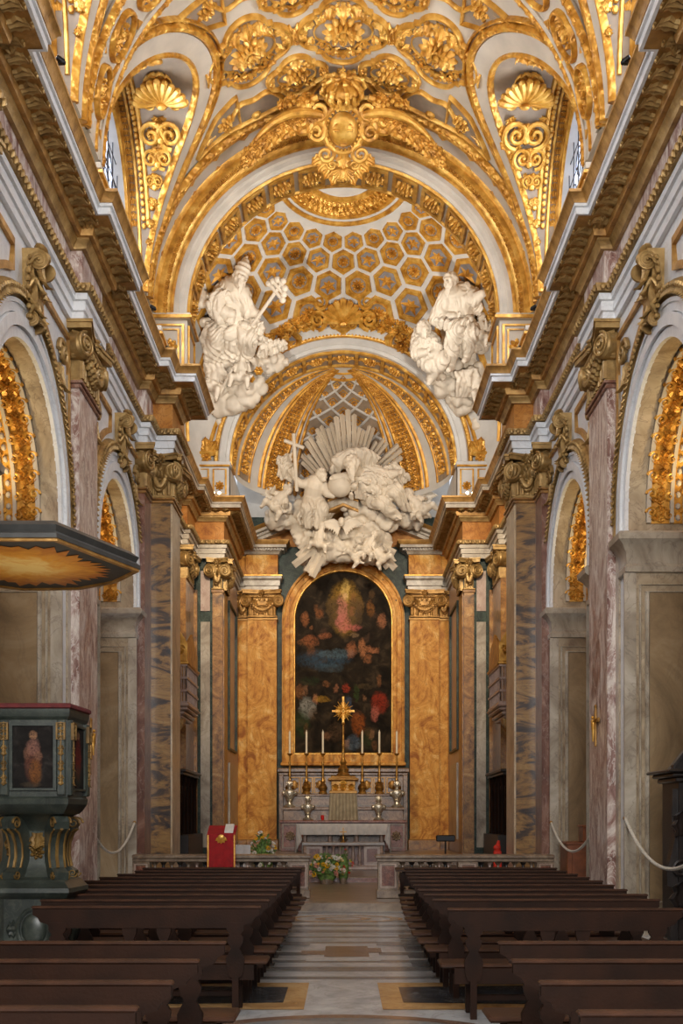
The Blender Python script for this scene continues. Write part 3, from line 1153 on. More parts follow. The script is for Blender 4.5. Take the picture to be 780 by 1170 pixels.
# ------------------------------------------------------------------ lunette windows
wi = 0
for sgn, side in SIDES:
    for c, hw in BAYS:
        wi += 1
        mb = MB(sgn < 0)
        wall_arch(mb, c - hw - .3, c + hw + .3, 10.5, 14.6, c + .15, 1.5, 12.36, lambda s, z: (LW, s, z), 0)
        cw, rw, zw = c + .15, 1.5, 12.36
        L = arch_line(cw, rw, 10.6, zw, 24)
        n = len(L)
        vs = [(LW, s, z) for s, z in L] + [(LW + .2, s, z) for s, z in L]
        mb.add(vs, [(i, n + i, n + i + 1, i + 1) for i in range(n - 1)], 0)
        o = mb.build('window_%d' % wi, [M['white']])
        tag(o, 'arched clerestory window in the vault', 'window', kind='structure')
        g = MB(sgn < 0)
        pl = [(cw - rw, 10.6)] + arc_pts((cw, zw), rw, pi, 0, 24) + [(cw + rw, 10.6)]
        g.add([(LW + .19, s, z) for s, z in pl], [tuple(range(len(pl)))])
        g.build('pane', M['sky_glass'], o)
        b = MB(sgn < 0)
        xx = LW + .10
        for q in (-1.2, -.8, -.4, 0, .4, .8, 1.2):
            b.tube([(xx, cw + q, 10.7), (xx, cw + q, zw + sqrt(rw ** 2 - q * q))], .009, 5)
        for z in (11.0, 11.4, 11.8, 12.2, 12.6, 13.0, 13.4):
            q = rw if z < zw else sqrt(max(.01, rw ** 2 - (z - zw) ** 2))
            b.tube([(xx, cw - q, z), (xx, cw + q, z)], .009, 5)
        for k in range(16):
            y0, z0 = cw + random.uniform(-1.1, 1.1), 10.9 + .15 * k
            b.tube([(xx - .01, y0 + .26 * cos(q) * (1 - q / 9), z0 + .26 * sin(q)) for q in [j * .5 for j in range(11)]], .009, 5)
        b.build('window_lead', M['lead'], o)
        t = MB(sgn < 0)
        L = arch_line(cw, rw + .04, 10.9, zw, 30)
        t.ribbon(L, .08, 0, .05, lambda s, z, h: (LW - h, s, z), rnd=True)
        t.build('window_trim', M['gold'], o)

# ------------------------------------------------------------------ chancel arch mouldings
def ring_fn(y): return lambda a, r, h: (r * cos(a), y - h, VZ + r * sin(a))
e = empty('chancel_arch_moulding', (0, CY0, VZ), 'broad gilded moulding ringing the chancel arch', 'arch moulding')
mb = MB()
N = 64
angs = [pi * k / N for k in range(N + 1)]
f = ring_fn(CY0 + .1)
def ringprof(mb, prof, fnr):
    vs = [fnr(a, r, h) for r, h in prof for a in angs]
    n = len(angs)
    fs = []
    for j in range(len(prof) - 1):
        for i in range(n - 1):
            q = j * n + i
            fs.append((q, q + 1, q + n + 1, q + n))
    mb.add(vs, fs)
ringprof(mb, [(3.74, 0), (3.74, .22), (3.70, .27), (3.66, .22), (3.64, .17), (3.56, .19), (3.46, .16), (3.40, .10), (3.39, .05), (3.33, .04), (3.33, 0)], f)
mb.build('gilded_ring', M['gold'], e)
mb = MB()
for k in range(100):
    a = pi * (k + .5) / 100
    mb.M = surf_frame(f, a, 3.70, .22) ; mb.ell((0, 0, 0), (.06, .045, .03), 6, 4)
    mb.M = frame(f(a, 3.52, .175), (-sin(a), 0, cos(a)), (0, -1, 0)); mb.leaf(.13, .12, .3, n=4)
mb.M = None
mb.build('leaf_cord', M['gold_deep'], e)
mb = MB()
ringprof(mb, [(3.33, 0), (3.33, .08), (3.25, .09), (3.22, .05), (3.14, .05), (3.12, .03), (R2, .02), (R2, -.02)], f)
mb.build('white_ring', M['ceil_white'], e)
# soffit coffers
sof = empty('arch_soffit', (0, CY0 + .5, VZ + R2), 'coffered underside of the chancel arch with gilded rosettes', 'arch soffit', kind='structure')
fs_ = lambda a, y, h: ((R2 - h) * cos(a), y, VZ + (R2 - h) * sin(a))
mb = MB(); mt = MB(); mr = MB()
ya, yb = CY0 + .24, CY1 - .18
for k in range(15):
    a0, a1 = pi * (k + .14) / 15, pi * (k + .86) / 15
    rc = [(a0, ya), (a1, ya), (a1, yb), (a0, yb)]
    den = []
    for i in range(4):
        p, q = rc[i], rc[(i + 1) % 4]
        for j in range(5): den.append((p[0] + (q[0] - p[0]) * j / 5, p[1] + (q[1] - p[1]) * j / 5))
    mt.prism(den, 0, .01, fs_)
    vv = [fs_(a, y, 0.0) for a, y in den]
    fq = lambda s, y, h: fs_(s / R2, y, h)
    mb.ribbon([(a * R2, y) for a, y in den], .085, 0, .06, fq, closed=True)
    mr.M = surf_frame(fq, (a0 + a1) / 2 * R2, (ya + yb) / 2, .01)
    mr.rosette(.22, 9, .45)
    mr.M = None
for y in (CY0 + .14, CY1 - .09):
    mb.ribbon([(R2 * a, y) for a in angs], .06, 0, .05, fq, rnd=True)
mb.build('coffer_frames', M['gold'], sof); mt.build('coffer_grounds', M['taupe'], sof); mr.build('rosettes', M['gold_deep'], sof)
# panels on the pedestals
for sgn, side in SIDES:
    mb = MB(sgn < 0)
    for x0, x1, z0, z1 in ((3.14, 3.66, ZC + .22, VZ - .2), (3.72, 4.0, ZC + .22, VZ - .2)):
        for a, b in ((.0, .05), (.09, .12)):
            L = [(x0 + a, z0 + a), (x1 - a, z0 + a), (x1 - a, z1 - a), (x0 + a, z1 - a)]
            mb.ribbon(L, b - a + .01, 0, .04, lambda s, z, h: (s, CY0 + .02 - h, z), closed=True)
    for y0, y1 in ((CY0 + .1, CY1 - .1),):
        L = [(y0, ZC + .22), (y1, ZC + .22), (y1, VZ - .2), (y0, VZ - .2)]
        mb.ribbon(L, .06, 0, .04, lambda s, z, h: (3.06 - h, s, z), closed=True)
    for z in (ZC + .16, VZ - .06):
        sweep(mb, [(-.02, z - .04), (.04, z - .03), (.04, z + .03), (-.02, z + .04)], [(4.2, CY0 - .06), (3.0, CY0 - .06), (3.0, CY1)])
    mb.M = frame((3.4, CY0 + .01, 10.85), (1, 0, 0), (0, -1, 0)); mb.rosette(.16, 8, .3); mb.M = None
    mb.build('pedestal_panel', M['gold'], sof)

# ------------------------------------------------------------------ hexagon-coffered dome over the chancel
DC = Vector((0, 26.1, 11.02)); DA, DB, DD = 5.5, 7.1, 5.5
def dome(ph, col, h=0.0):
    k = 1 - h / 5.6
    return (DC.x + DA * k * sin(col) * cos(ph), DC.y + DB * k * sin(col) * sin(ph), DC.z + DD * k * cos(col))
c0 = radians(8.6)
bm = bmesh.new()
nu, nv = 144, 60
ring = []
for j in range(nv + 1):
    col = c0 + (radians(95) - c0) * j / nv
    ring.append([bm.verts.new(dome(2 * pi * i / nu, col)) for i in range(nu)])
for j in range(nv):
    for i in range(nu):
        bm.faces.new((ring[j][i], ring[j][(i + 1) % nu], ring[j + 1][(i + 1) % nu], ring[j + 1][i]))
for co, no in (((SX + .01, 0, 0), (1, 0, 0)), ((-SX - .01, 0, 0), (-1, 0, 0)), ((0, AY + .01, 0), (0, 1, 0)), ((0, CY1 - .06, 0), (0, -1, 0))):
    bmesh.ops.bisect_plane(bm, geom=bm.verts[:] + bm.edges[:] + bm.faces[:], plane_co=co, plane_no=no, clear_outer=True)
me = bpy.data.meshes.new('ceiling_dome')
bm.to_mesh(me); bm.free()
me.materials.append(M['white'])
me.polygons.foreach_set('use_smooth', [True] * len(me.polygons))
dome_o = bpy.data.objects.new('ceiling_dome', me)
COL.objects.link(dome_o)
tag(dome_o, 'dome of white ribs and gilded hexagon coffers over the chancel', 'dome', kind='structure')
mb = MB(); mp = MB(); ms = MB(); mx = MB()
NH = 24
dphi = 2 * pi / NH
def hexfn(px, ps, h=0.0):
    return dome(px, 2 * math.atan(math.exp(ps)), h)
for row in range(1, 11):
    ps = -1.217 + (row - 3) * dphi * .866
    for i in range(NH):
        px = pi / 2 + (i + (.5 if row % 2 else 0)) * dphi
        c = Vector(hexfn(px, ps))
        if c.z < GZ + .4 or abs(c.x) > SX - .12 or c.y > AY - .12 or c.y < CY1 + .1: continue
        if c.y > AY - 1 and (c.x ** 2 + (c.z - GZ) ** 2) < (GR + .1) ** 2: continue
        hr = dphi / sqrt(3)
        H = lambda f: [(px + hr * f * cos(pi / 6 + pi / 3 * k), ps + hr * f * sin(pi / 6 + pi / 3 * k)) for k in range(6)]
        scale = math.sin(2 * math.atan(math.exp(ps))) * 5.6 * hr   # size in metres
        o1, o2, o3 = H(.86), H(.62), H(.54)
        h = .05 * min(1, scale / .4) + .01
        vs = [hexfn(u, v, .0) for u, v in o1] + [hexfn(u, v, h) for u, v in H(.82)] + [hexfn(u, v, h) for u, v in o2] + [hexfn(u, v, .008) for u, v in o3]
        fs = [(a * 6 + k, a * 6 + (k + 1) % 6, a * 6 + 6 + (k + 1) % 6, a * 6 + 6 + k) for a in range(3) for k in range(6)]
        mb.add(vs, fs)
        isstar = (i + (row // 2)) % 2 == 0 if row % 2 == 0 else (i + (row // 2)) % 2 == 1
        tgt = mp if isstar else ms
        tgt.add([hexfn(u, v, .008) for u, v in H(.56)], [(0, 1, 2, 3, 4, 5)])
        F = surf_frame(lambda a, b, hh: hexfn(a, b, hh), px, ps, .01)
        mx.M = F
        r = scale * .5
        if isstar: mx.star(r * 1.1, r * .4, 0, 6)
        else:
            mx.rosette(r * .74, 9, .4, 0, 1 if scale < .3 else 2)
            mx.M = None
            q = .50
            mx.tube([hexfn(px + hr * q * cos(a), ps + hr * q * sin(a), .02) for a in [2 * pi * k / 16 for k in range(16)]], scale * .06, 5, 0, True)
        mx.M = None
mb.build('hexagon_frames', M['gold'], dome_o); mp.build('blue_grounds', M['grey_blue'], dome_o)
ms.build('tan_grounds', M['taupe'], dome_o); mx.build('stars_and_rosettes', M['gold_deep'], dome_o)
# ring of the oculus and lantern drum
mb = MB()
for r0, r1, dz in ((1.80, .12, .0), (1.45, .09, .12), (1.12, .07, .2)):
    pass
def dring(col, tub):
    mb.tube([dome(2 * pi * k / 64, col, .02) for k in range(64)], tub, 8, 0, True)
dring(radians(16.4), .06); dring(radians(14.6), .045); dring(radians(9.4), .07)
for k in range(56):
    q = 2 * pi * k / 56
    F = surf_frame(lambda a, b, hh: dome(a, b, hh), q, radians(12.0), .02)
    mb.M = F @ Matrix.Rotation(pi / 2 if k % 2 else -pi / 2, 4, 'Z'); mb.leaf(.2, .2, .35); mb.rosette(.10, 6, .5, 0, 1)
    for cc in (10.7, 13.3):
        mb.M = surf_frame(lambda a, b, hh: dome(a, b, hh), q + pi / 56, radians(cc), .02) @ Matrix.Rotation(pi / 2, 4, 'Z'); mb.leaf(.18, .16, .4)
mb.M = None
mb.slab(lambda u, v, h: dome(2 * pi * u, radians(10 + 4.3 * v), h), 72, 2, .02)
mb.build('oculus_ring', M['gold'], dome_o)
mb = MB()
zt = dome(0, c0)[2]
rr = DA * sin(c0); ry = DB * sin(c0)
mb.lathe([(1.0, zt), (1.0, zt + .10), (1.06, zt + .12)], 48, (0, DC.y, 0), 0, sx=rr, sy=ry)
for k in range(12):
    a = 2 * pi * k / 12 + .13
    mb.tube([(1.04 * rr * cos(a), DC.y + 1.04 * ry * sin(a), zt + .1), (1.04 * rr * cos(a), DC.y + 1.04 * ry * sin(a), zt + 1.3)], .05, 8)
mb.lathe([(1.10, zt + 1.28), (.5, zt + 1.5), (0.0, zt + 1.55)], 48, (0, DC.y, 0), 0, sx=rr, sy=ry)
mb.build('lantern_drum', M['white'], dome_o)
mb = MB()
mb.lathe([(1.10, zt + .10), (1.10, zt + 1.3)], 48, (0, DC.y, 0), 0, sx=rr, sy=ry)
mb.build('lantern_glass', M['sky_glass'], dome_o)

# side arches of the chancel: gold cord where the dome meets the side walls
mb = MB()
for e in (-1, 1):
    pts = []
    for k in range(41):
        y = CY1 + .1 + (AY - CY1 - .2) * k / 40
        q = 1 - (SX - .06) ** 2 / DA ** 2 - (y - DC.y) ** 2 / DB ** 2
        if q <= 0: continue
        pts.append((e * (SX - .05), y, DC.z + DD * sqrt(q)))
    mb.tube(pts, .07, 6)
pts = []
for k in range(61):
    x = -SX + 2 * SX * k / 60
    q = 1 - (AY - .03 - DC.y) ** 2 / DB ** 2 - x * x / DA ** 2
    if q > 0: pts.append((x, AY - .04, DC.z + DD * sqrt(q)))
mb.tube(pts, .06, 6)
mb.build('dome_edge_cord', M['gold'], dome_o)

# ------------------------------------------------------------------ apse arch and half dome
ap = empty('apse_arch_moulding', (0, AY, GZ), 'white and gold arch framing the apse half dome', 'arch moulding')
f = lambda a, r, h: (r * cos(a), AY - h, GZ + r * sin(a))
mb = MB()
ringprof(mb, [(GR + .30, 0), (GR + .30, .08), (GR + .26, .12), (GR + .10, .12), (GR + .08, .08), (GR, .06), (GR, -.02)], f)
mb.build('white_ring', M['white'], ap)
mb = MB()
ringprof(mb, [(GR + .43, 0), (GR + .43, .08), (GR + .39, .12), (GR + .33, .10), (GR + .30, .05), (GR + .30, 0)], f)
for k in range(110):
    a = pi * (k + .5) / 110
    mb.M = frame(f(a, GR + .37, .11), (-sin(a), 0, cos(a)), (0, -1, 0)); mb.ell((0, 0, 0), (.035, .035, .03), 6, 4)
mb.M = None
mb.build('beaded_gold_ring', M['gold'], ap)
HY = 32.4
hd = empty('ceiling_apse', (0, HY, GZ), 'half dome of the apse with lattice and floral ribs', 'half dome', kind='structure')
mb = MB()
fs2 = lambda s, y, h: ((GR - h) * cos(s / GR), y, GZ + (GR - h) * sin(s / GR))
mb.sheet(lambda u, v: fs2(GR * pi * u, AY + (HY - AY) * v, 0), 48, 2, 0)
mb.build('apse_soffit', M['white'], hd)
mb = MB(); mt = MB(); mr = MB()
for k in range(13):
    a0, a1 = pi * (k + .06) / 13, pi * (k + .94) / 13
    rc = [(a0 * GR, AY + .14), (a1 * GR, AY + .14), (a1 * GR, HY - .1), (a0 * GR, HY - .1)]
    den = []
    for i in range(4):
        p, q = rc[i], rc[(i + 1) % 4]
        for j in range(5): den.append((p[0] + (q[0] - p[0]) * j / 5, p[1] + (q[1] - p[1]) * j / 5))
    mt.prism(den, 0, .01, fs2)
    mb.ribbon(den, .09, 0, .07, fs2, closed=True, shift=-.04)
    mr.M = surf_frame(fs2, (a0 + a1) / 2 * GR, (AY + HY) / 2, .01)
    mr.rosette(.22, 8, .4); 
    for s in (-1, 1):
        mr.M = surf_frame(fs2, (a0 + a1) / 2 * GR, (AY + HY) / 2, .01) @ Matrix.Rotation(s * pi / 2, 4, 'Z') @ Matrix.Translation((0, .15, 0)); mr.leaf(.25, .22, .25)
    mr.M = None
mb.build('soffit_frames', M['gold'], hd); mt.build('soffit_grounds', M['taupe'], hd); mr.build('soffit_rosettes', M['gold_deep'], hd)
# the quarter sphere: meridians from the crown
HR = GR - .03
def hdome(az, el, h=0.0):
    """az 0 = towards the back (-90..90 degrees), el 0 = springing, pi/2 = crown"""
    k = HR - h
    return (k * cos(el) * sin(az), HY + k * .98 * cos(el) * cos(az), GZ + k * sin(el))
mb = MB()
mb.sheet(lambda u, v: hdome(pi / 2 * (2 * u - 1), pi / 2 * v), 64, 32, 0, True)
mb.build('half_dome_shell', M['white'], hd)
mb = MB()
mb.add([(x, y, z) for x, y, z in [(-AX - .2, HY, GZ), (AX + .2, HY, GZ), (AX + .2, BY + .3, GZ), (-AX - .2, BY + .3, GZ)]], [(0, 1, 2, 3)]) if False else None
mg = MB(); mt = MB(); mw = MB()
rad = radians
def azband(a0, a1, e0, e1, h0, h1, m, nel=24):
    n = 6
    m.slab(lambda u, v, h: hdome(rad(a0 + (a1 - a0) * u), rad(e0 + (e1 - e0) * v), h0 + h), n, nel, h1 - h0)
TOP = 76
azband(-29, 29, 4, TOP, -.01, .008, mt)
for s in (-1, 1):
    azband(s * 37, s * 51, 3, 84, -.01, .01, mt)
    azband(s * 65, s * 80, 3, 82, -.01, .01, mt)
    for q, w in ((29, .055), (33, .07), (37, .06), (51, .06), (55, .07), (65, .04), (80, .05)):
        mg.tube([hdome(rad(s * q), rad(3 + 82 * k / 30), .01) for k in range(31)], [w * (.35 + .65 * cos(rad(3 + 82 * k / 30))) for k in range(31)], 6)
mg.tube([hdome(rad(-56 + 112 * k / 30), rad(TOP + 6), .02) for k in range(31)], .035, 6)
mg.tube([hdome(rad(-29 + 58 * k / 20), rad(TOP), .02) for k in range(21)], .04, 6)
# floral ribs
for s in (-1, 1):
    for k in range(34):
        el = 4 + 78 * (k + .5) / 34
        for q in (40.5, 44, 47.5):
            mg.M = surf_frame(lambda a, b, hh: hdome(a, b, hh), rad(s * (q + (k % 2 - .5) * 1.2)), rad(el), .01)
            mg.rosette(.13 * (.4 + .6 * cos(rad(el))), 6, .6, 0, 1)
    for k in range(9):
        el = 6 + 70 * (k + .5) / 9
        F = surf_frame(lambda a, b, hh: hdome(a, b, hh), rad(s * 72.5), rad(el), .01)
        mg.M = F
        sc = .22 * (.3 + .7 * cos(rad(el)))
        mg.rosette(sc, 8, .4, 0, 1)
        mg.M = None
        den = []
        x0, x1, y0, y1 = s * 67, s * 78, el - 3.2, el + 3.2
        for a, b in (((x0, y0), (x1, y0)), ((x1, y0), (x1, y1)), ((x1, y1), (x0, y1)), ((x0, y1), (x0, y0))):
            for j in range(4): den.append((rad(a[0] + (b[0] - a[0]) * j / 4), rad(a[1] + (b[1] - a[1]) * j / 4)))
        mg.tube([hdome(a, b, .01) for a, b in den], .022, 5, 0, True)
# lattice
nd = 3
def lat(u, el): return rad(29 * u)
for s in (-1, 1):
    for k in range(-6, 7):
        pts, rs = [], []
        for j in range(61):
            el = 4 + (TOP - 4) * j / 60
            u = s * (-1 + 2 * (j / 60) * 2.4 + k * .8 - 1.2)
            if -1.0 <= u <= 1.0:
                pts.append(hdome(rad(29 * u), rad(el), .02)); rs.append(.05 * (.45 + .55 * cos(rad(el))))
        if len(pts) > 2: mw.tube(pts, rs, 6)
for i in range(13):
    el = 4 + (TOP - 4) * i / 12
    for k in range(-2, 3):
        u = (k + (.5 if i % 2 else 0)) * .8
        if abs(u) > .95: continue
        mg.M = surf_frame(lambda a, b, hh: hdome(a, b, hh), rad(29 * u), rad(el), .01)
        sc = .15 * (.35 + .65 * cos(rad(el)))
        mg.rosette(sc, 8, .4, 0, 1)
        mg.M = None
        du, de = .8 * 29 * .5 * .62, (TOP - 4) / 12 * .62
        mg.tube([hdome(rad(29 * u + du * a), rad(el + de * b), .012) for a, b in ((1, 0), (0, 1), (-1, 0), (0, -1))], .022, 5, 0, True) if abs(u) < .8 else None
mg.M = None
mg.build('gilded_ribs_and_rosettes', M['gold_deep'], hd); mt.build('half_dome_grounds', M['taupe'], hd); mw.build('lattice_bars', M['white'], hd)
mb = MB()
mb.sheet(lambda u, v: (-AX - .05 + (2 * AX + .1) * u, BY + .02, ZC + (GZ + 1 - ZC) * v), 4, 2)
for e in (-1, 1):
    mb.box(e * GR, e * (GR + .4), AY + .01, BY, ZC, GZ + .05)
mb.build('apse_attic', M['white'], hd)
# ------------------------------------------------------------------ arcade: archivolts, gilded soffits, imposts, jambs
BAYNAME = {8.42: 'first', 14.07: 'second', 19.72: 'third'}
WHERE = {(14.07, 1): 'over the dark confessional', (14.07, -1): 'behind the pulpit canopy', (19.72, 1): 'beside the chancel, over the brown cabinet', (19.72, -1): 'beside the chancel, past the pulpit',
         (8.42, 1): 'nearest the viewer, confessional side', (8.42, -1): 'nearest the viewer, pulpit side'}
for sgn, side in SIDES:
    for c in ARCH_NEAR:
        wfn = lambda s, z, h: (W - h, s, z)
        e = empty('archivolt', (sgn * W, c, AZ), 'white moulded archivolt with carved gold edge, ' + WHERE[(c, sgn)], 'archivolt', 'archivolts of the nave arcade')
        L = arch_line(c, AR, AZ - .25, AZ, 40)
        mb = MB(sgn < 0)
        for r, w, h0, h1 in ((.06, .12, -.01, .05), (.20, .14, -.01, .09), (.34, .12, -.01, .05), (.41, .05, -.01, .07)):
            mb.ribbon(arch_line(c, AR + r, AZ - .25, AZ, 40), w, h0, h1, wfn)
        mb.build('moulding', M['arch_white'], e)
        mb = MB(sgn < 0)
        R = AR + .55
        Lg = arch_line(c, R, AZ - .25, AZ, 40)
        mb.ribbon(Lg, .20, -.01, .08, wfn, rnd=True)
        if c > 9:
            n = 70
            for k in range(n):
                a = pi * (k + .5) / n
                mb.M = frame((W - .08, c - R * cos(a), AZ + R * sin(a)), (0, sin(a), cos(a)), (-1, 0, 0))
                mb.leaf(.12, .13, .4, n=4); mb.ell((.05, -.02, .01), (.03, .04, .03), 6, 4)
            mb.M = None
        mb.build('gilded_edge', M['gold_worn'], e)

        # soffit of the arch
        so = empty('arch_soffit', (sgn * (W + .8), c, AZ + AR), 'gilded stucco soffit of the arch, ' + WHERE[(c, sgn)], 'arch soffit', 'gilded soffits of the nave arcade')
        sfn = lambda s, x, h: (x, c - (AR - h) * cos(s / AR), AZ + (AR - h) * sin(s / AR))
        X0, X1 = W + .24, W + 1.11
        a0, a1 = radians(-5), radians(185)
        def band(x0, x1, h, n=44):
            m.ribbon([(AR * (a0 + (a1 - a0) * k / n), (x0 + x1) / 2) for k in range(n + 1)], x1 - x0, 0, h, sfn)
        m = MB(sgn < 0); band(X0, X1, .015); m.build('ground', M['gold_deep'], so)
        m = MB(sgn < 0); band(X0, X0 + .06, .05); band(X1 - .06, X1, .05); band(X0 + .32, X0 + .37, .06); band(X0 + .50, X0 + .55, .06)
        n = 34
        for k in range(n):
            s = AR * (a0 + (a1 - a0) * (k + .5) / n)
            m.M = surf_frame(sfn, s, X0 + .435, .02); m.ell((0, 0, 0), (.05, .04, .04), 6, 4)
        m.M = None
        m.build('rib', M['ceil_white'], so)
        if c > 9:
            m = MB(sgn < 0)
            nr = 21
            for k in range(nr):
                s = AR * (a0 + (a1 - a0) * (k + .5) / nr)
                for x0 in (X0 + .19, X0 + .68):
                    F = surf_frame(sfn, s, x0, .015)
                    for q in (-1, 1):
                        m.M = F @ Matrix.Translation((q * .02, q * .12, 0))
                        m.spiral(.075, 1.3, .34, q, q * pi / 2, 0, .02)
                        m.M = F @ Matrix.Translation((0, q * .07, 0)) @ Matrix.Rotation(pi / 2 if q > 0 else -pi / 2, 4, 'Z') @ Matrix.Rotation(radians(40 * q), 4, 'Z')
                        m.leaf(.13, .14, .5, n=5)
                    for q in (-1, 1):
                        m.M = F @ Matrix.Translation((q * .05, 0, 0)) @ Matrix.Rotation(-q * pi / 2, 4, 'Z'); m.leaf(.09, .10, .5, n=4)
                    m.M = F
                    m.rosette(.085, 6, .6, 0, 1)
            m.M = None
            m.build('scroll_relief', M['gold_deep'], so)
        for s0 in (a0 * AR + .1, a1 * AR - .1):
            m = MB(sgn < 0)
            for x0 in (X0 + .19, X0 + .68):
                F = surf_frame(sfn, s0, x0, .015)
                for q in (-60, -20, 20, 60):
                    m.M = F @ Matrix.Rotation(radians(q + (-90 if s0 < 1 else 90)), 4, 'Z'); m.leaf(.17, .14, .4)
            m.M = None
            m.build('end_palmette', M['gold'], so)

        # impost blocks and panelled jambs
        for q, nm in ((1, 'far'), (-1, 'near')):
            if nm == 'near' and c < 9: continue
            yj = c + q * AR
            jb = empty('arch_jamb', (sgn * (W + .8), yj, 0),
                       'veined marble jamb panel, %s, %s' % ('facing the pews' if q > 0 else 'turned to the altar', WHERE[(c, sgn)]), 'jamb', 'jambs of the nave arcade')
            m = MB(sgn < 0)
            P = [(W + 1.75, yj - q * 0.0), (W - .0, yj - q * 0.0), (W - .0, yj + q * .42)]
            prof = [(0, 4.98), (.05, 4.99), (.06, 5.06), (.03, 5.10), (.04, 5.26), (.07, 5.30), (.10, 5.36), (.17, 5.42), (.18, 5.50), (.15, 5.53), (0, 5.54)]
            if q < 0: P = P[::-1]
            sweep(m, prof, P)
            m.build('impost', M['greywhite'], jb)
            m = MB(sgn < 0)
            jf = lambda s, z, h: (s, yj - q * h, z)
            x0, x1, z0, z1 = W + .26, W + 1.6, .45, 4.72
            m.prism([(x0, z0), (x1, z0), (x1, z1), (x0, z1)], 0, .012, jf)
            m.build('panel', M['beige_panel'], jb)
            m = MB(sgn < 0)
            for i, (d, w, h) in enumerate(((0, .07, .04), (-.10, .035, .03))):
                rc = [(x0 + d, z0 + d), (x1 - d, z0 + d), (x1 - d, z1 - d), (x0 + d, z1 - d)]
                m.ribbon(rc, w, 0, h, jf, closed=True, rnd=True)
            m.ribbon([(W + .02, .3), (W + .02, 4.98)], .16, -.02, .03, jf)
            for z in (.0,):
                P2 = [(W + 1.75, yj), (W, yj), (W, yj + q * .4)]
                if q < 0: P2 = P2[::-1]
                sweep(m, [(0, 0), (.08, 0), (.08, .24), (.03, .30), (0, .31)], P2)
            m.build('moulding', M['greywhite'], jb)

        # keystone console
        if True:
            k = empty('keystone_console', (sgn * (W - .15), c, AZ + AR), 'gilded scrolled keystone console crowning the arch, ' + WHERE[(c, sgn)], 'keystone', 'gilded keystones of the nave arcade')
            m = MB(sgn < 0)
            # S-shaped body, extruded along the wall
            side_prof = []
            for j in range(25):
                t = j / 24
                z = 7.66 + .92 * t
                x = .09 + .10 * t + .06 * sin(t * 2 * pi - .6) + .06 * t ** 3
                side_prof.append((x, z))
            w0, w1 = .10, .15
            vs, fs = [], []
            for j, (d, z) in enumerate(side_prof):
                w = w0 + (w1 - w0) * j / 24
                vs += [(W - .0, c - w, z), (W - d, c - w, z), (W - d, c + w, z), (W, c + w, z)]
            for j in range(24):
                for i in range(3):
                    a = j * 4 + i
                    fs.append((a, a + 4, a + 5, a + 1))
            fs += [(0, 1, 2, 3), (99, 98, 97, 96)]
            m.add(vs, fs)
            m.build('console_body', M['gold_worn'], k)
            for y in (-.15, .15):
                q = 1 if y > 0 else -1
                m = MB(sgn < 0); m.M = frame((W - .22, c + y, 8.42), (-1, 0, 0), (0, q, 0), (0, 0, 1)); m.volute(.12, .04, q); m.M = None
                m.build('volute', M['gold_worn'], k)
                m = MB(sgn < 0); m.M = frame((W - .12, c + y * .7, 7.72), (-1, 0, 0), (0, q, 0), (0, 0, 1)); m.volute(.09, .04, q); m.M = None
                m.build('volute', M['gold_worn'], k)
            m = MB(sgn < 0)
            for dz, L, rot in ((8.40, .36, 180), (8.22, .30, 150), (8.22, .30, 210), (8.0, .3, 180), (7.86, .22, 160), (7.86, .22, 200)):
                m.M = frame((W - .20 + (8.4 - dz) * .12, c, dz), (0, -1, 0), (-1, 0, 0), (0, 0, 1)) @ Matrix.Rotation(radians(rot), 4, 'Z')
                m.leaf(L, L * .7, .35)
            for q in (-1, 1):
                for dz, a in ((8.3, 50), (8.1, 75), (7.9, 110)):
                    m.M = frame((W - .10, c + q * .11, dz), (0, -1, 0), (-1, 0, 0), (0, 0, 1)) @ Matrix.Rotation(radians(q * a), 4, 'Z')
                    m.leaf(.26, .2, .4)
                m.M = None
                for j in range(8):
                    t = j / 7
                    m.ell((W - .11, c + q * (.19 + .11 * sin(t * pi)), 8.45 - .72 * t), .04 - .015 * abs(t - .4), 7, 5)
            m.M = None
            m.ell((W - .25, c, 8.52), (.07, .09, .07), 10, 7)
            m.ell((W - .20, c, 8.62), (.08, .17, .05), 10, 6)
            m.build('foliage', M['gold_worn'], k)

        # gold-framed spandrel panels beside the arch head
        for q in (-1, 1):
            sp = empty('spandrel_panel', (sgn * W, c + q * 1.95, 8.0), 'gilded triangular spandrel frame %s the arch head, %s' % ('beyond' if q > 0 else 'before', WHERE[(c, sgn)]), 'spandrel frame', 'spandrel frames of the nave arcade')
            m = MB(sgn < 0)
            a_ = c + q * 2.10
            pts = [(a_, 8.42), (c + q * .62, 8.42)]
            for j in range(13):
                t = radians(74 - 48 * j / 12)
                pts.append((c + q * (R + .22) * cos(t), AZ + (R + .22) * sin(t)))
            pts = [p for p in pts if abs(p[0] - c) <= 2.101] + [(a_, AZ + (R + .22) * sin(math.acos(min(1, 2.10 / (R + .22)))))]
            if q < 0: pts = pts[::-1]
            m.ribbon(pts, .09, 0, .05, wfn, closed=True)
            m.build('frame', M['gold_dull'], sp)
            m = MB(sgn < 0)
            m.M = frame((W - .01, c + q * 1.72, 8.05), (0, -1, 0), (-1, 0, 0), (0, 0, 1))
            m.spiral(.2, 1.6, .2, 1, 0, 0, .02); m.rosette(.12, 6, .5, 0, 1)
            m.M = m.M @ Matrix.Translation((q * .0, -.18, 0)) @ Matrix.Rotation(pi, 4, 'Z'); m.leaf(.5, .3, .25)
            m.M = None
            m.build('scroll', M['gold_worn'], sp)


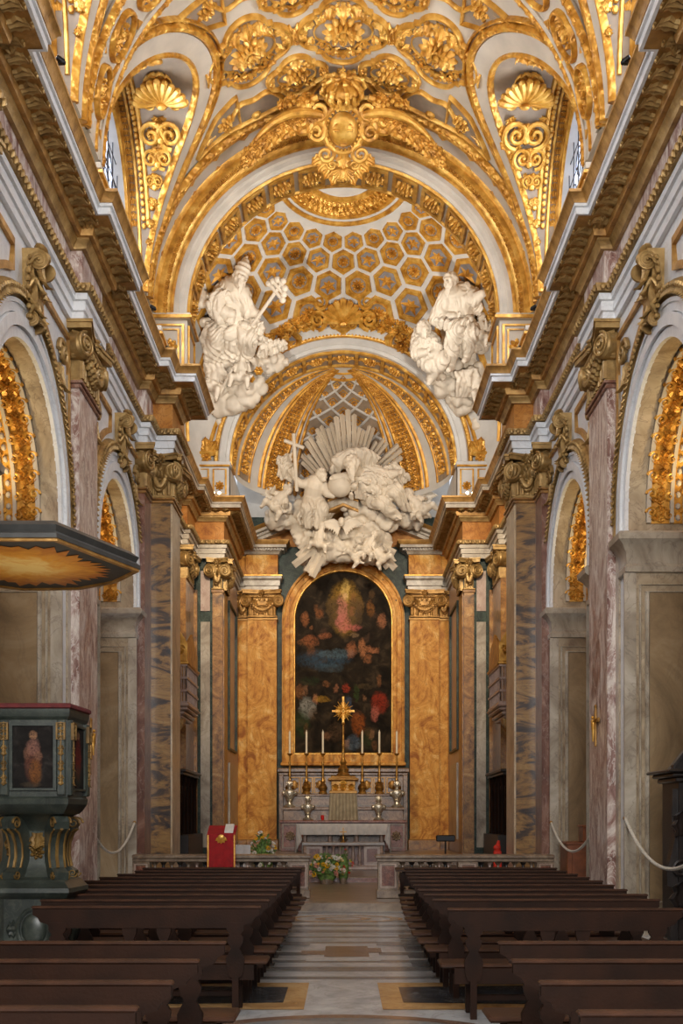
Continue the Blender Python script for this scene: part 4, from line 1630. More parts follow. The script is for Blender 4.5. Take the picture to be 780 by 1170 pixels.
# ------------------------------------------------------------------ capitals and pilasters
def capital(parent, F, w, h, d, mat, mirror, sidev=True, garland=True, name='capital'):
    """composite capital on a pilaster face: F local u across, v up, w out from the face behind"""
    m = MB(mirror)
    m.M = F
    m.box(-w / 2 + .02, w / 2 - .02, 0, h * .86, 0, d)
    m.box(-w / 2 - .03, w / 2 + .03, 0, h * .05, 0, d + .04, 0, .015)
    n = max(4, int(w / .13))
    for k in range(n):
        u = -w / 2 + w * (k + .5) / n
        m.tube([(u, h * .08, d), (u, h * .38, d)], w / n * .36, 8)
    m.box(-w / 2 - .02, w / 2 + .02, h * .40, h * .46, 0, d + .05, 0, .02)
    m.box(-w / 2 - .03, w / 2 + .03, h * .72, h * .82, 0, d + .10, 0, .03)
    # abacus, hollowed front
    pts = [(-w / 2 - .14, 0), (-w / 2 - .14, d + .20)] + [(-w / 2 - .1 + (w + .2) * k / 10, d + .20 - .10 * sin(pi * k / 10)) for k in range(1, 10)] + [(w / 2 + .14, d + .20), (w / 2 + .14, 0)]
    m.prism(pts, h * .86, h * .95, lambda a, b, c: (a, c, b))
    m.prism([(a * 1.04, b + .025 if b > 0 else 0) for a, b in pts], h * .95, h, lambda a, b, c: (a, c, b))
    m.M = None
    cap = m.build(name, mat, parent)
    r = h * .235
    for q in (-1, 1):
        m = MB(mirror)
        m.M = F @ Matrix.Translation((q * (w / 2 - .02), h * .60, d * .3)) @ Matrix.Rotation(radians(q * 22), 4, 'Y')
        m.volute(r, d * .7 + .13, -q, pi / 2)
        m.M = None; m.build('volute', mat, cap)
        if sidev:
            m = MB(mirror)
            m.M = F @ Matrix.Translation((q * (w / 2 - .03), h * .60, d * .45)) @ Matrix.Rotation(q * pi / 2, 4, 'Y')
            m.volute(r, .13, q, pi / 2)
            m.M = None; m.build('volute', mat, cap)
    m = MB(mirror)
    m.M = F
    for k in range(13):
        t = k / 12
        u = (w / 2 - .06) * (2 * t - 1)
        v = h * .60 - h * .34 * (sin(pi * t) ** .8)
        s = .045 + .035 * sin(pi * t)
        if garland:
            m.ell((u, v, d + .10), (s, s, s), 7, 5)
            m.ell((u + .02, v - .05, d + .07), (s * .8, s * .8, s * .7), 6, 4)
    for k in range(max(3, int(w / .14))):
        n = max(3, int(w / .14))
        m.ell((-w / 2 + w * (k + .5) / n, h * .66, d + .07), (.04, .06, .04), 7, 5)
    m.M = F @ Matrix.Translation((0, h * .88, d + .12)); m.rosette(.11, 7, .5, 0, 1)
    for q in (-1, 1):
        m.M = F @ Matrix.Translation((q * w * .2, h * .45, d + .04)) @ Matrix.Rotation(radians(q * -35), 4, 'Z'); m.leaf(.26, .18, .4)
    m.M = None
    m.build('garland', mat, cap)
    return cap

ZS = 7.86   # top of the shafts
def base_moulding(parent, F, w, d, z0, mat, mirror):
    m = MB(mirror)
    m.M = F
    for (v0, v1, o, b) in ((0, .16, .10, .0), (.16, .26, .08, .045), (.26, .31, .04, .0), (.31, .38, .06, .03), (.38, .42, .02, .0)):
        m.box(-w / 2 - o, w / 2 + o, z0 + v0, z0 + v1, 0, d + o, 0, b)
    m.M = None
    return m.build('base', mat, parent)

def side_F(x, y, z=0): return frame((x, y, z), (0, -1, 0), (-1, 0, 0), (0, 0, 1))
def front_F(x, y, z=0): return frame((x, y, z), (1, 0, 0), (0, -1, 0), (0, 0, 1))

for sgn, side in SIDES:
    mr = sgn < 0
    for c in PIL_Y:
        lab = {16.9: 'pink veined marble pilaster with gilded capital, ' + ('between confessional and brown cabinet' if sgn > 0 else 'right behind the pulpit'),
               11.25: 'pink veined marble pilaster at the picture edge, ' + ('beside the confessional' if sgn > 0 else 'carrying the pulpit'), 5.6: 'pink veined marble pilaster nearest the viewer, ' + ('confessional side' if sgn > 0 else 'pulpit side')}[c]
        e = empty('marble_pilaster', (sgn * W, c, 0), lab, 'pilaster', 'pink pilasters of the nave')
        F = side_F(W, c)
        m = MB(mr); m.M = F; m.box(-.60, .60, .42, ZS, 0, .15); m.M = None
        m.build('shaft', M['pink'], e)
        m = MB(mr); m.M = F
        m.box(-.78, -.60, .3, ZS + .02, 0, .03); m.box(.60, .78, .3, ZS + .02, 0, .03)
        m.M = None; m.build('backing_strip', M['beige'], e)
        m = MB(mr); m.M = F
        m.box(-.63, .63, ZS - .10, ZS - .04, 0, .18, 0, .015); m.box(-.66, .66, ZS - .04, ZS, 0, .21, 0, .01)
        m.M = None; m.build('astragal', M['red'], e)
        base_moulding(e, F, 1.2, .15, 0, M['beige'], mr)
        capital(e, side_F(W, c, ZS), 1.16, .84, .15, M['gold_worn'], mr)
    # chancel pier
    e = empty('chancel_pier', (sgn * 3.7, CY0, 0), 'yellow and black banded marble pier with gilded double capital, ' + ('right' if sgn > 0 else 'left') + ' of the chancel steps', 'pier', 'piers of the chancel arch')
    m = MB(mr); m.box(PX + .0, 4.0, CY0 - .04, CY0 + .2, .42, ZS); m.build('shaft', M['onyx'], e)
    m = MB(mr); m.box(PX - .03, 4.0, CY0 + .02, CY1 + .02, .42, ZS); m.build('side_panel', M['cream'], e)
    m = MB(mr); m.box(W - .17, W + .02, 21.56, CY0, .3, ZS); m.build('wall_strip', M['red'], e)
    m = MB(mr); m.box(PX + .03, 4.5, CY0 + .06, CY1 - .02, 0, ZC + .1); m.build('core', M['giallo_dark'], e)
    m = MB(mr)
    for z0, z1, o in ((ZS - .10, ZS - .04, .03), (ZS - .04, ZS, .06)):
        m.box(PX - o - .03, 4.0, CY0 - .04 - o, CY1 + o, z0, z1, 0, .012)
        m.box(W - .17 - o, W, 21.56 - o, CY0 - .05, z0, z1, 0, .012)
    m.build('astragal', M['giallo_dark'], e)
    m = MB(mr)
    for v0, v1, o in ((0, .5, .10), (.5, .58, .08), (.58, .62, .04)):
        m.box(PX - o - .03, 4.0, CY0 - .04 - o, CY1 + o, v0, v1, 0, .012)
        m.box(W - .17 - o, W, 21.56 - o, CY0 - .05, v0, v1, 0, .012)
    m.build('base', M['balmarble'], e)
    capital(e, front_F((PX + W - .17) / 2, CY0 + .12, ZS), .40, .84, .14, M['gold_worn'], mr, False)
    capital(e, side_F(PX + .12, (CY0 + CY1) / 2, ZS), 1.0, .84, .15, M['gold_worn'], mr, True)
    capital(e, side_F(W, 21.93, ZS), .62, .84, .16, M['gold_worn'], mr, True, False)
    # chancel side-wall pilasters, and those framing the apse
    e = empty('chancel_pilaster', (sgn * SX, 30.3, 0), 'brown marble pilaster with dull gold capital on the chancel wall beyond the ' + ('right' if sgn > 0 else 'left') + ' balcony', 'pilaster', 'pilasters beyond the balconies')
    m = MB(mr); m.box(SX - .15, SX + .02, 29.6, AY, .3, ZS); m.box(4.0, SX, AY - .15, AY + .02, .3, ZS); m.build('shaft', M['giallo_dark'], e)
    capital(e, side_F(SX, 30.3, ZS), 1.3, .84, .15, M['gold_worn'], mr, True)
    e = empty('chancel_pilaster', (sgn * SX, 26.0, 0), 'brown marble pilaster on the chancel wall before the ' + ('right' if sgn > 0 else 'left') + ' balcony', 'pilaster', 'pilasters before the balconies')
    m = MB(mr); m.box(SX - .10, SX + .02, 25.4, 26.6, .3, ZS); m.build('shaft', M['giallo_dark'], e)
    capital(e, side_F(SX, 26.0, ZS), 1.1, .84, .10, M['gold_worn'], mr, True)
    e = empty('wall_panel', (sgn * 3.8, AY, 0), 'tall white marble panel with dark green border, ' + ('right' if sgn > 0 else 'left') + ' of the apse', 'wall panel', 'white panels flanking the apse')
    m = MB(mr); m.prism([(3.66, .8), (3.92, .8), (3.92, 7.0), (3.66, 7.0)], 0, .03, lambda s, z, h: (s, AY - h, z)); m.build('slab', M['greywhite'], e)
    m = MB(mr); m.prism([(3.66, 7.3), (3.92, 7.3), (3.92, 8.4), (3.66, 8.4)], 0, .03, lambda s, z, h: (s, AY - h, z)); m.build('upper_slab', M['pale_pink'], e)
    m = MB(mr); m.ribbon([(3.62, .75), (3.96, .75), (3.96, 8.45), (3.62, 8.45)], .08, 0, .04, lambda s, z, h: (s, AY - h, z), closed=True); m.build('border', M['green'], e)
    e = empty('apse_pilaster', (sgn * 3.45, AY, 0), 'narrow brown marble pilaster with gold capital at the ' + ('right' if sgn > 0 else 'left') + ' mouth of the apse', 'pilaster', 'narrow pilasters at the apse mouth')
    m = MB(mr); m.box(AX + .0, 3.58, AY - .15, AY + .02, .3, ZS); m.box(AX - .03, AX + .05, AY + .0, AY + .9, .3, ZS); m.build('shaft', M['giallo_dark'], e)
    m = MB(mr); m.box(AX - .03, 3.61, AY - .18, AY, ZS - .08, ZS, 0, .012); m.build('astragal', M['giallo_dark'], e)
    capital(e, front_F(3.44, AY, ZS), .28, .84, .15, M['gold_worn'], mr, False)
    capital(e, side_F(AX + .05, AY + .4, ZS), .8, .84, .12, M['gold_worn'], mr, True)
    # apse side walls: framed panel
    e = empty('wall_panel', (sgn * AX, 34, 0), 'pale pink framed marble panel on the ' + ('right' if sgn > 0 else 'left') + ' side wall of the apse', 'wall panel', 'pink panels in the apse')
    m = MB(mr); m.ribbon([(32.6, 3.6), (34.8, 3.6), (34.8, 7.8), (32.6, 7.8)], .14, 0, .06, lambda s, z, h: (AX - h, s, z), closed=True); m.build('frame', M['green'], e)
    m = MB(mr); m.prism([(32.7, 1.0), (34.7, 1.0), (34.7, 3.2), (32.7, 3.2)], 0, .05, lambda s, z, h: (AX - h, s, z)); m.build('door_panel', M['greywhite'], e)

    # ---- aedicule: golden pilasters, entablature block
    e = empty('altar_pilaster', (sgn * 2.55, BY - .4, 0), 'broad golden yellow marble pilaster with gilded capital, ' + ('right' if sgn > 0 else 'left') + ' of the altar painting', 'pilaster', 'golden pilasters of the high altar')
    AB = BY - .40
    m = MB(mr); m.box(2.08, 2.98, AB, BY, .62, ZS); m.build('shaft', M['giallo'], e)
    m = MB(mr); m.box(2.98, AX, AB + .14, BY, .62, ZS); m.build('side_strip', M['giallo'], e)
    m = MB(mr); m.box(2.05, 3.0, AB - .03, BY, ZS - .07, ZS, 0, .012); m.box(2.98, AX, AB + .11, BY, ZS - .07, ZS, 0, .012); m.build('astragal', M['gold_dull'], e)
    m = MB(mr); m.box(2.02, 3.02, AB - .08, BY, .55, .95, 0, .03); m.box(3.0, AX, AB + .08, BY, .55, .95, 0, .03); m.build('base', M['giallo_dark'], e)
    capital(e, front_F(2.53, AB + .06, ZS), .90, .84, .12, M['gold_dull'], mr, False)
    capital(e, front_F(3.14, AB + .2, ZS), .30, .84, .10, M['gold_dull'], mr, False)
    e = empty('altar_entablature', (sgn * 2.6, BY, ZA), 'block of golden frieze and white cornice over the ' + ('right' if sgn > 0 else 'left') + ' altar pilaster', 'entablature', 'entablature blocks of the high altar')
    PT = [(AX, AB + .13), (3.0, AB + .13), (3.0, AB - .02), (2.06, AB - .02), (2.06, BY)]
    PT = [(a, b) for a, b in PT]
    m = MB(mr)
    sweep(m, [(0, ZA), (.05, ZA), (.05, ZA + .13), (.09, ZA + .15), (.09, ZA + .30), (.15, ZA + .36), (.15, ZA + .42), (0, ZA + .44)], PT); m.build('architrave', M['greywhite'], e)
    m = MB(mr); sweep(m, [(.05, ZA + .42), (.17, ZA + .43), (.17, ZA + .47), (.02, ZA + .49)], PT); m.build('fillet', M['gold'], e)
    m = MB(mr); sweep(m, [(.0, ZA + .40), (.02, ZA + .46), (.02, 9.85), (0, 9.9)], PT); m.build('frieze', M['giallo'], e)
    m = MB(mr); sweep(m, [(0, 9.80), (.06, 9.82), (.10, 9.90), (.14, 9.92), (.14, 9.97), (.30, 9.99), (.30, 10.08), (0, 10.1)], PT)
    for F in along(PT, .17, 9.93, .09, 0, 4): m.M = F; m.box(-.025, .025, 0, .05, -.04, .05); m.M = None
    m.build('cornice', M['greywhite'], e)
    m = MB(mr); sweep(m, [(.28, 10.06), (.34, 10.10), (.38, 10.18), (.39, 10.21), (-.05, 10.23)], PT); m.build('cymatium', M['gold_dull'], e)

# ---- pediment over the altar
e = empty('pediment', (0, BY - .4, 10.2), 'white and gold pediment over the altar painting, its middle hidden by stucco clouds', 'pediment')
YF = BY - .42
APEX = 11.42
for nm, mt_, pr in (('raking_cornice', M['greywhite'], [(-.36, .0), (-.36, .10), (-.42, .12), (-.42, .18), (-.62, .20), (-.62, .28)]), ('gilded_edge', M['gold_dull'], [(-.60, .27), (-.70, .31), (-.76, .38), (-.2, .40)])):
    m = MB()
    vs, fs = [], []
    sl = (APEX - 10.22) / 2.95
    xs = [-3.35, -.22, 0, .22, 3.35]
    for q, z in [(-.0, .0)] + [(a, b) for a, b in pr] + [(0, pr[-1][1])]:
        for x in xs:
            zz = 10.22 + (2.95 - abs(x)) * sl
            vs.append((x, YF + .38 + q, zz + z - .08))
    n = len(xs)
    for j in range(len(pr) + 1):
        for i in range(n - 1):
            a = j * n + i
            fs.append((a, a + 1, a + n + 1, a + n))
    m.add(vs, fs)
    m.build(nm, mt_, e)
m = MB()
m.add([(-2.9, YF + .36, 10.15), (2.9, YF + .36, 10.15), (0, YF + .36, APEX)], [(0, 1, 2)])
m.build('tympanum', M['frieze_gold'], e)

for nm, mt_, y0_, z0_, z1_ in (('projecting_peak', M['greywhite'], -1.05, -.02, .2), ('gilded_peak_edge', M['gold_dull'], -1.12, .18, .27), ('gilded_peak_edge', M['gold_dull'], -1.0, -.09, -.01)):
    m = MB()
    sl_ = .41
    pts = [(-.46, 11.17 - .46 * sl_ + z0_), (0, 11.17 + z0_), (.46, 11.17 - .46 * sl_ + z0_), (.46, 11.17 - .46 * sl_ + z1_), (0, 11.17 + z1_), (-.46, 11.17 - .46 * sl_ + z1_)]
    m.prism(pts, YF + y0_, YF + .3, lambda a, b, c: (a, c, b))
    m.build(nm, mt_, e)

# ---- gold cartouche over the apse arch, foliage running along the arch
e = empty('shell_cartouche', (0, AY - .2, GZ + GR + .5), 'gilded shell cartouche with foliage on the crown of the apse arch', 'cartouche')
m = MB()
m.M = frame((0, AY - .42, GZ + GR + .42), (1, 0, 0), (0, -1, -.55), (0, -.55, 1))
m.lathe([(.0, .16), (.25, .15), (.42, .08), (.5, 0)], 24, (0, .35, 0), 0, sx=.95, sy=.85)
m.M = m.M @ Matrix.Translation((0, .12, .1))
m.shell(.62, 9, 0, .06 * pi, .94 * pi, .35)
m.M = None
m.build('shell', M['gold'], e)
m = MB()
F0 = frame((0, AY - .62, GZ + GR + .42), (1, 0, 0), (0, -1, -.55), (0, -.55, 1))
for s in (-1, 1):
    for (x, y, r, d) in ((.62, .55, .22, 1), (.68, .12, .26, -1), (.35, .82, .2, 1)):
        m.M = F0 @ Matrix.Translation((s * x, y, .04)); m.spiral(r, 1.7, .24, s * d, pi / 2 * d, 0, .05)
    for k in range(16):
        t = radians(90 - s * (7 + 2.1 * k))
        R = GR + .62 + .14 * (k % 2) - .008 * k
        x_, z_ = R * cos(t), GZ + R * sin(t)
        q_ = 1 - (x_ / DA) ** 2 - ((z_ - DC.z) / DD) ** 2
        p = (x_, min(AY, DC.y + DB * sqrt(max(0, q_))) - .10, z_)
        m.M = frame(p, (1, 0, 0), (0, -1, 0), (0, 0, 1)) @ Matrix.Rotation(t - pi / 2 + (pi / 2 * -s) + radians(random.uniform(-50, 50)), 4, 'Z')
        L = .46 * (1 - k * .03)
        m.leaf(L, L * .75, .35)
        m.M = frame(p, (1, 0, 0), (0, -1, 0), (0, 0, 1)); m.rosette(.15 - k * .004, 6, .6, 0, 1)
m.M = None
m.build('foliage', M['gold'], e)

# ---- royal crest over the chancel arch: oval shield, crown, wings of scrollwork
e = empty('gilded_crest', (0, CY0 - .1, VZ + 3.6), 'large gilded coat of arms with crown and three lilies over the chancel arch', 'coat of arms')
CZ = VZ + 3.62
F0 = frame((0, 21.38, 14.60), (1, 0, 0), (0, -.55, -.835), (0, -.835, .55)) @ Matrix.Scale(.92, 4)
m = MB(); m.M = F0
m.lathe([(0.0, .26), (.18, .25), (.27, .2), (.31, .12)], 30, (0, .0, 0), 0, sx=.95, sy=1.12)
def lily(m, F, s):
    for a, L, W_ in ((0, 1.0, .42), (38, .72, .30), (-38, .72, .30)):
        m.M = F @ Matrix.Rotation(radians(a), 4, 'Z'); m.leaf(s * L, s * W_, .12, n=6)
    m.M = F
    m.box(-s * .3, s * .3, s * .05, s * .2, .0, .06, 0, .015)
    for a in (160, 200, 180):
        m.M = F @ Matrix.Translation((0, s * .06, 0)) @ Matrix.Rotation(radians(a), 4, 'Z'); m.leaf(s * .38, s * .2, .1, n=4)
m.M = None
m.build('shield', M['gold'], e)
m = MB()
for (x, y) in ((-.14, .08), (.14, .08), (0, -.2)):
    lily(m, F0 @ Matrix.Translation((x, y - .06, .235)), .21)
m.M = None
m.build('lilies', M['gold_deep'], e)
m = MB()
m.M = F0
for k in range(26):
    q = 2 * pi * k / 26
    m.ell((.33 * cos(q), .39 * sin(q), .14), (.035, .035, .035), 6, 4)
m.tube([(.40 * cos(q), .46 * sin(q), .1) for q in [2 * pi * k / 30 for k in range(30)]], .06, 8, 0, True)
for s in (-1, 1):
    for x, y, r, d, st in ((.5, .36, .24, -1, 0), (.55, -.05, .22, 1, 0), (.36, -.48, .2, 1, 0), (.24, -.70, .12, -1, 0), (.85, .18, .3, 1, 0), (1.15, .02, .22, -1, 0)):
        m.M = F0 @ Matrix.Translation((s * x, y, .06)); m.spiral(r, 1.7, .27, s * d, pi / 2, 0, .05)
    # wing-like scroll mass
    m.M = F0
    pts = [(s * (.42 + 1.5 * t), .28 + .22 * sin(t * 2.6) - .75 * t * t, .12 + .1 * sin(t * pi)) for t in [k / 14 for k in range(15)]]
    m.tube(pts, [.10 * (1 - .8 * abs(k / 14 - .3)) for k in range(15)], 10)
    for k in range(16):
        t = k / 15
        x, y = .5 + 1.45 * t, .2 - .75 * t * t
        m.M = F0 @ Matrix.Translation((s * x, y - .05, .12)) @ Matrix.Rotation(radians(s * (-120 - 30 * t + 40 * (k % 2))), 4, 'Z')
        m.leaf(.38 - .1 * t, .25, .35)
        m.M = F0 @ Matrix.Translation((s * x, y + .04, .16)) @ Matrix.Rotation(radians(s * (-75 - 30 * t)), 4, 'Z')
        m.leaf(.34 - .1 * t, .24, .35)
        if k % 2: m.rosette(.1, 6, .5, 0, 1)
    for k in range(7):
        m.M = F0 @ Matrix.Translation((s * (.62 + .09 * k), .52 + .05 * sin(k * 2), .1)) @ Matrix.Rotation(radians(s * (-20 - 15 * k)), 4, 'Z')
        m.leaf(.24, .2, .4)
        m.ell((0, 0, .06), (.06, .06, .06), 7, 5)
    for k in range(4):
        m.M = F0 @ Matrix.Translation((s * (.12 + .1 * k), -.55 - .1 * (3 - k), .1)) @ Matrix.Rotation(radians(s * (-150 + 12 * k)), 4, 'Z')
        m.leaf(.36, .2, .3)
m.M = F0 @ Matrix.Translation((0, -.74, .08)); m.shell(.27, 11, 0, -.9 * pi, -.1 * pi, .4)
m.M = F0 @ Matrix.Translation((0, -.5, .1)) @ Matrix.Rotation(pi, 4, 'Z'); m.leaf(.36, .3, .3)
m.M = None
m.build('scrollwork', M['gold_deep'], e)
m = MB()
m.M = F0 @ Matrix.Translation((0, .56, .18)) @ Matrix.Rotation(radians(-90), 4, 'X') @ Matrix.Rotation(radians(8), 4, 'X')
m.lathe([(.30, 0), (.34, .02), (.34, .12), (.31, .14), (.28, .14)], 28)
for k in range(8):
    q = 2 * pi * k / 8 + .2
    pts = [(.32 * cos(q), .32 * sin(q), .12), (.43 * cos(q), .43 * sin(q), .24), (.38 * cos(q), .38 * sin(q), .37), (.21 * cos(q), .21 * sin(q), .44), (.03 * cos(q), .03 * sin(q), .43)]
    m.tube(pts, [.05, .05, .045, .04, .04], 7)
    for j in range(1, 4): m.ell(pts[j], (.06, .06, .06), 7, 5)
    m.ell((.36 * cos(q + .39), .36 * sin(q + .39), .20), (.06, .06, .10), 7, 5)
    m.ell((.345 * cos(q), .345 * sin(q), .07), (.04, .04, .04), 6, 4)
    m.ell((.345 * cos(q + .39), .345 * sin(q + .39), .07), (.03, .03, .03), 6, 4)
m.ell((0, 0, .26), (.36, .36, .17), 16, 8)
m.ell((0, 0, .50), (.08, .08, .08), 8, 6); m.box(-.015, .015, -.015, .015, .56, .68); m.box(-.05, .05, -.015, .015, .60, .63)
m.M = None
m.build('crown', M['gold'], e)

# ---- small gilded lilies on the attic beside the apse arch
for sgn, side in SIDES:
    e = empty('apse_attic_panel', (sgn * 3.6, AY - .1, 10.3), 'white attic pedestal with gold panel and lily, ' + ('right' if sgn > 0 else 'left') + ' foot of the apse arch', 'pedestal', 'pedestals of the apse arch')
    m = MB(sgn < 0)
    m.box(GR, SX, AY - .16, AY + .2, ZC, GZ - .02, 0, .01)
    m.box(GR - .05, SX, AY - .22, AY + .2, GZ - .12, GZ + .0, 0, .02); m.box(GR - .05, SX, AY - .22, AY + .2, ZC, ZC + .12, 0, .02)
    m.build('block', M['white'], e)
    m = MB(sgn < 0)
    fq = lambda s, z, h: (s, AY - .16 - h, z)
    for x0, x1 in ((GR + .08, GR + .42), (GR + .56, GR + .95)):
        m.ribbon([(x0, ZC + .22), (x1, ZC + .22), (x1, GZ - .22), (x0, GZ - .22)], .05, 0, .03, fq, closed=True)
    sweep(m, [(0, GZ - .16), (.04, GZ - .15), (.04, GZ - .11), (0, GZ - .10)], [(SX, AY - .2), (GR - .03, AY - .2)])
    m.M = frame((GR + .25, AY - .17, 10.7), (1, 0, 0), (0, -1, 0), (0, 0, 1)); m.rosette(.13, 8, .3)
    for a in (0, 40, -40):
        m.M = frame((GR + .62, AY - .2, GZ + .15), (1, 0, 0), (0, -1, 0), (0, 0, 1)) @ Matrix.Rotation(radians(a), 4, 'Z'); m.leaf(.62, .32, .2)
    m.M = frame((GR + .62, AY - .16, GZ + .12), (1, 0, 0), (0, -1, 0), (0, 0, 1)); m.box(-.2, .2, .05, .14, 0, .12, 0, .03); m.rosette(.16, 7, .5)
    m.M = None
    m.build('gilded_lily', M['gold'], e)
# ------------------------------------------------------------------ altar painting
def qfront(y): return lambda s, z, h: (s, y - h, z)
PY = BY - .12
e = empty('altar_painting', (0, PY, 3.3), 'huge arch-topped dark altar painting in a golden marble frame', 'painting')
blobs = [(.52, .80, .20, .17, (196, 148, 60), .55), (.52, .90, .05, .07, (232, 196, 110), .6), (.44, .78, .12, .10, (40, 38, 44), .8), (.62, .77, .09, .11, (38, 38, 46), .8),
         (.49, .80, .065, .09, (176, 112, 96), .9), (.50, .72, .09, .06, (184, 108, 98), .85), (.60, .695, .12, .02, (176, 96, 88), .8), (.525, .875, .028, .022, (206, 164, 120), .8),
         (.10, .74, .05, .05, (168, 104, 64), .6), (.25, .77, .05, .03, (160, 96, 56), .5), (.90, .73, .05, .05, (172, 112, 78), .65), (.78, .80, .05, .05, (150, 96, 46), .5), (.15, .62, .10, .035, (168, 100, 62), .6),
         (.30, .65, .08, .02, (160, 96, 62), .6), (.58, .57, .07, .05, (160, 100, 66), .8), (.70, .58, .05, .06, (178, 116, 76), .8), (.80, .57, .09, .022, (178, 114, 76), .7), (.62, .65, .06, .018, (150, 120, 90), .5), (.76, .52, .05, .03, (166, 104, 66), .7),
         (.30, .52, .32, .06, (52, 74, 92), .75), (.42, .55, .22, .03, (86, 104, 112), .6), (.35, .47, .18, .03, (70, 88, 98), .5),
         (.12, .25, .10, .07, (150, 148, 140), .75), (.20, .30, .035, .03, (176, 120, 84), .8), (.28, .30, .10, .02, (176, 132, 50), .6), (.07, .16, .10, .09, (48, 66, 34), .7), (.16, .40, .12, .03, (44, 60, 36), .5),
         (.88, .28, .11, .07, (150, 52, 34), .8), (.82, .22, .05, .05, (188, 104, 88), .7), (.66, .16, .08, .08, (158, 84, 36), .8), (.60, .06, .10, .05, (96, 110, 124), .7), (.55, .26, .05, .06, (72, 84, 104), .7), (.53, .36, .04, .035, (168, 60, 40), .8), (.43, .36, .03, .03, (164, 108, 78), .6),
         (.63, .33, .03, .05, (60, 80, 40), .6), (.72, .37, .12, .02, (90, 74, 50), .5), (.75, .08, .09, .06, (54, 66, 36), .6), (.42, .12, .10, .06, (110, 84, 60), .5), (.04, .34, .05, .05, (150, 98, 60), .6)]
rb = random.Random(21)
for k in range(26):
    v_ = rb.choice((rb.uniform(.55, .88), rb.uniform(.04, .42)))
    blobs.append((rb.uniform(.05, .95), v_, rb.uniform(.02, .06), rb.uniform(.015, .04), rb.choice(((150, 98, 62), (120, 78, 48), (166, 118, 84), (96, 70, 44), (84, 60, 46))), .55))
cm = canvas_mat('dark_painted_canvas', (44, 36, 27), blobs, 0, -1.5, 3.0, 3.64, 5.69, 'X', 3.2)
m = MB()
R0 = 1.5
L = arch_line(0, R0, 3.64, 7.83, 32)
m.add([(x, PY - .05, z) for x, z in L], [tuple(range(len(L)))])
m.build('canvas', cm, e, 0, origin=(0, 0, 0))
m = MB()
L2 = arch_line(0, 1.56, 3.34, 7.83, 40)
f = qfront(PY)
m.ribbon(arch_line(0, 1.74, 3.30, 7.83, 40), .36, 0, .14, f)
m.ribbon(arch_line(0, 1.86, 3.30, 7.83, 40), .08, .1, .20, f, rnd=True)
m.ribbon(arch_line(0, 1.67, 3.36, 7.83, 40), .06, .1, .18, f, rnd=True)
m.box(-1.92, 1.92, PY - .16, PY, 3.28, 3.62, 0, .03)
m.box(-1.96, 1.96, PY - .22, PY, 3.24, 3.36, 0, .03)
m.build('marble_frame', M['giallo'], e)
m = MB()
m.ribbon(arch_line(0, 1.53, 3.66, 7.83, 40), .07, 0, .16, f, rnd=True)
m.box(-1.56, 1.56, PY - .16, PY, 3.58, 3.66, 0, .02)
m.build('gilded_lip', M['gold'], e)
m = MB()
for a in (20, 45, 70, 90, 110, 135, 160):
    m.ell((1.76 * cos(radians(a)), PY - .145, 7.83 + 1.76 * sin(radians(a))), (.035, .02, .035), 8, 5)
m.build('dark_studs', M['giallo_dark'], e)

# ------------------------------------------------------------------ high altar
HA = 34.3     # front plane of the shelves
e = empty('high_altar', (0, HA, .62), 'stepped brown marble high altar with gilded relief niches under the painting', 'altar')
m = MB()
m.box(-1.96, 1.96, 34.85, BY - .2, .62, 3.02, 0, .02)
m.box(-2.02, 2.02, 34.75, BY - .2, 3.0, 3.14, 0, .03); m.box(-1.98, 1.98, 34.8, BY - .2, 2.90, 3.01, 0, .03)
m.box(-1.96, -1.82, 34.65, 34.9, .62, 2.92, 0, .02); m.box(1.82, 1.96, 34.65, 34.9, .62, 2.92, 0, .02)
m.build('back_panel', M['brownmarble'], e)
m = MB()
m.box(-1.75, 1.75, 34.50, 34.9, .62, 2.30, 0, .015); m.box(-1.79, 1.79, 34.46, 34.9, 2.26, 2.34, 0, .02)
m.build('upper_shelf', M['brownmarble'], e)
m = MB()
m.box(-1.80, 1.80, 34.2, 34.55, .62, 1.88, 0, .015); m.box(-1.84, 1.84, 34.14, 34.55, 1.84, 1.93, 0, .02)
m.build('middle_shelf', M['brownmarble'], e)
m = MB()
m.box(-1.86, 1.86, 33.9, 34.25, .62, 1.50, 0, .015); m.box(-1.9, 1.9, 33.84, 34.25, 1.46, 1.54, 0, .02)
m.build('lower_shelf', M['breccia_red'], e)
m = MB()
f = qfront(33.9)
for x0, x1 in ((-1.8, -1.36), (1.36, 1.8)):
    m.ribbon([(x0, .72), (x1, .72), (x1, 1.42), (x0, 1.42)], .05, 0, .05, f, closed=True)
    m.M = front_F((x0 + x1) / 2, 33.89, 1.07); m.rosette(.15, 8, .3); m.M = None
f = qfront(34.5)
m.ribbon([(-1.7, 2.0), (1.7, 2.0), (1.7, 2.22), (-1.7, 2.22)], .03, 0, .03, f, closed=True)
m.build('carved_panels', M['balmarble'], e)
for k, x in enumerate((-1.5, -1.1, -.72, .72, 1.1, 1.5)):
    m = MB(); m.M = front_F(x, 34.84, 2.62)
    m.ribbon([(-.16, -.24), (.16, -.24), (.16, .22), (-.16, .22)], .04, 0, .05, lambda a, b, h: (a, b, h), closed=True)
    m.ell((0, 0, .03), (.09, .15, .05), 10, 6)
    for a in (0, 60, -60, 120, -120, 180):
        M0 = m.M; m.M = M0 @ Matrix.Rotation(radians(a), 4, 'Z'); m.leaf(.2, .12, .3, n=4); m.M = M0
    m.M = None
    m.build('gilded_relief', M['gold_dull'], e)

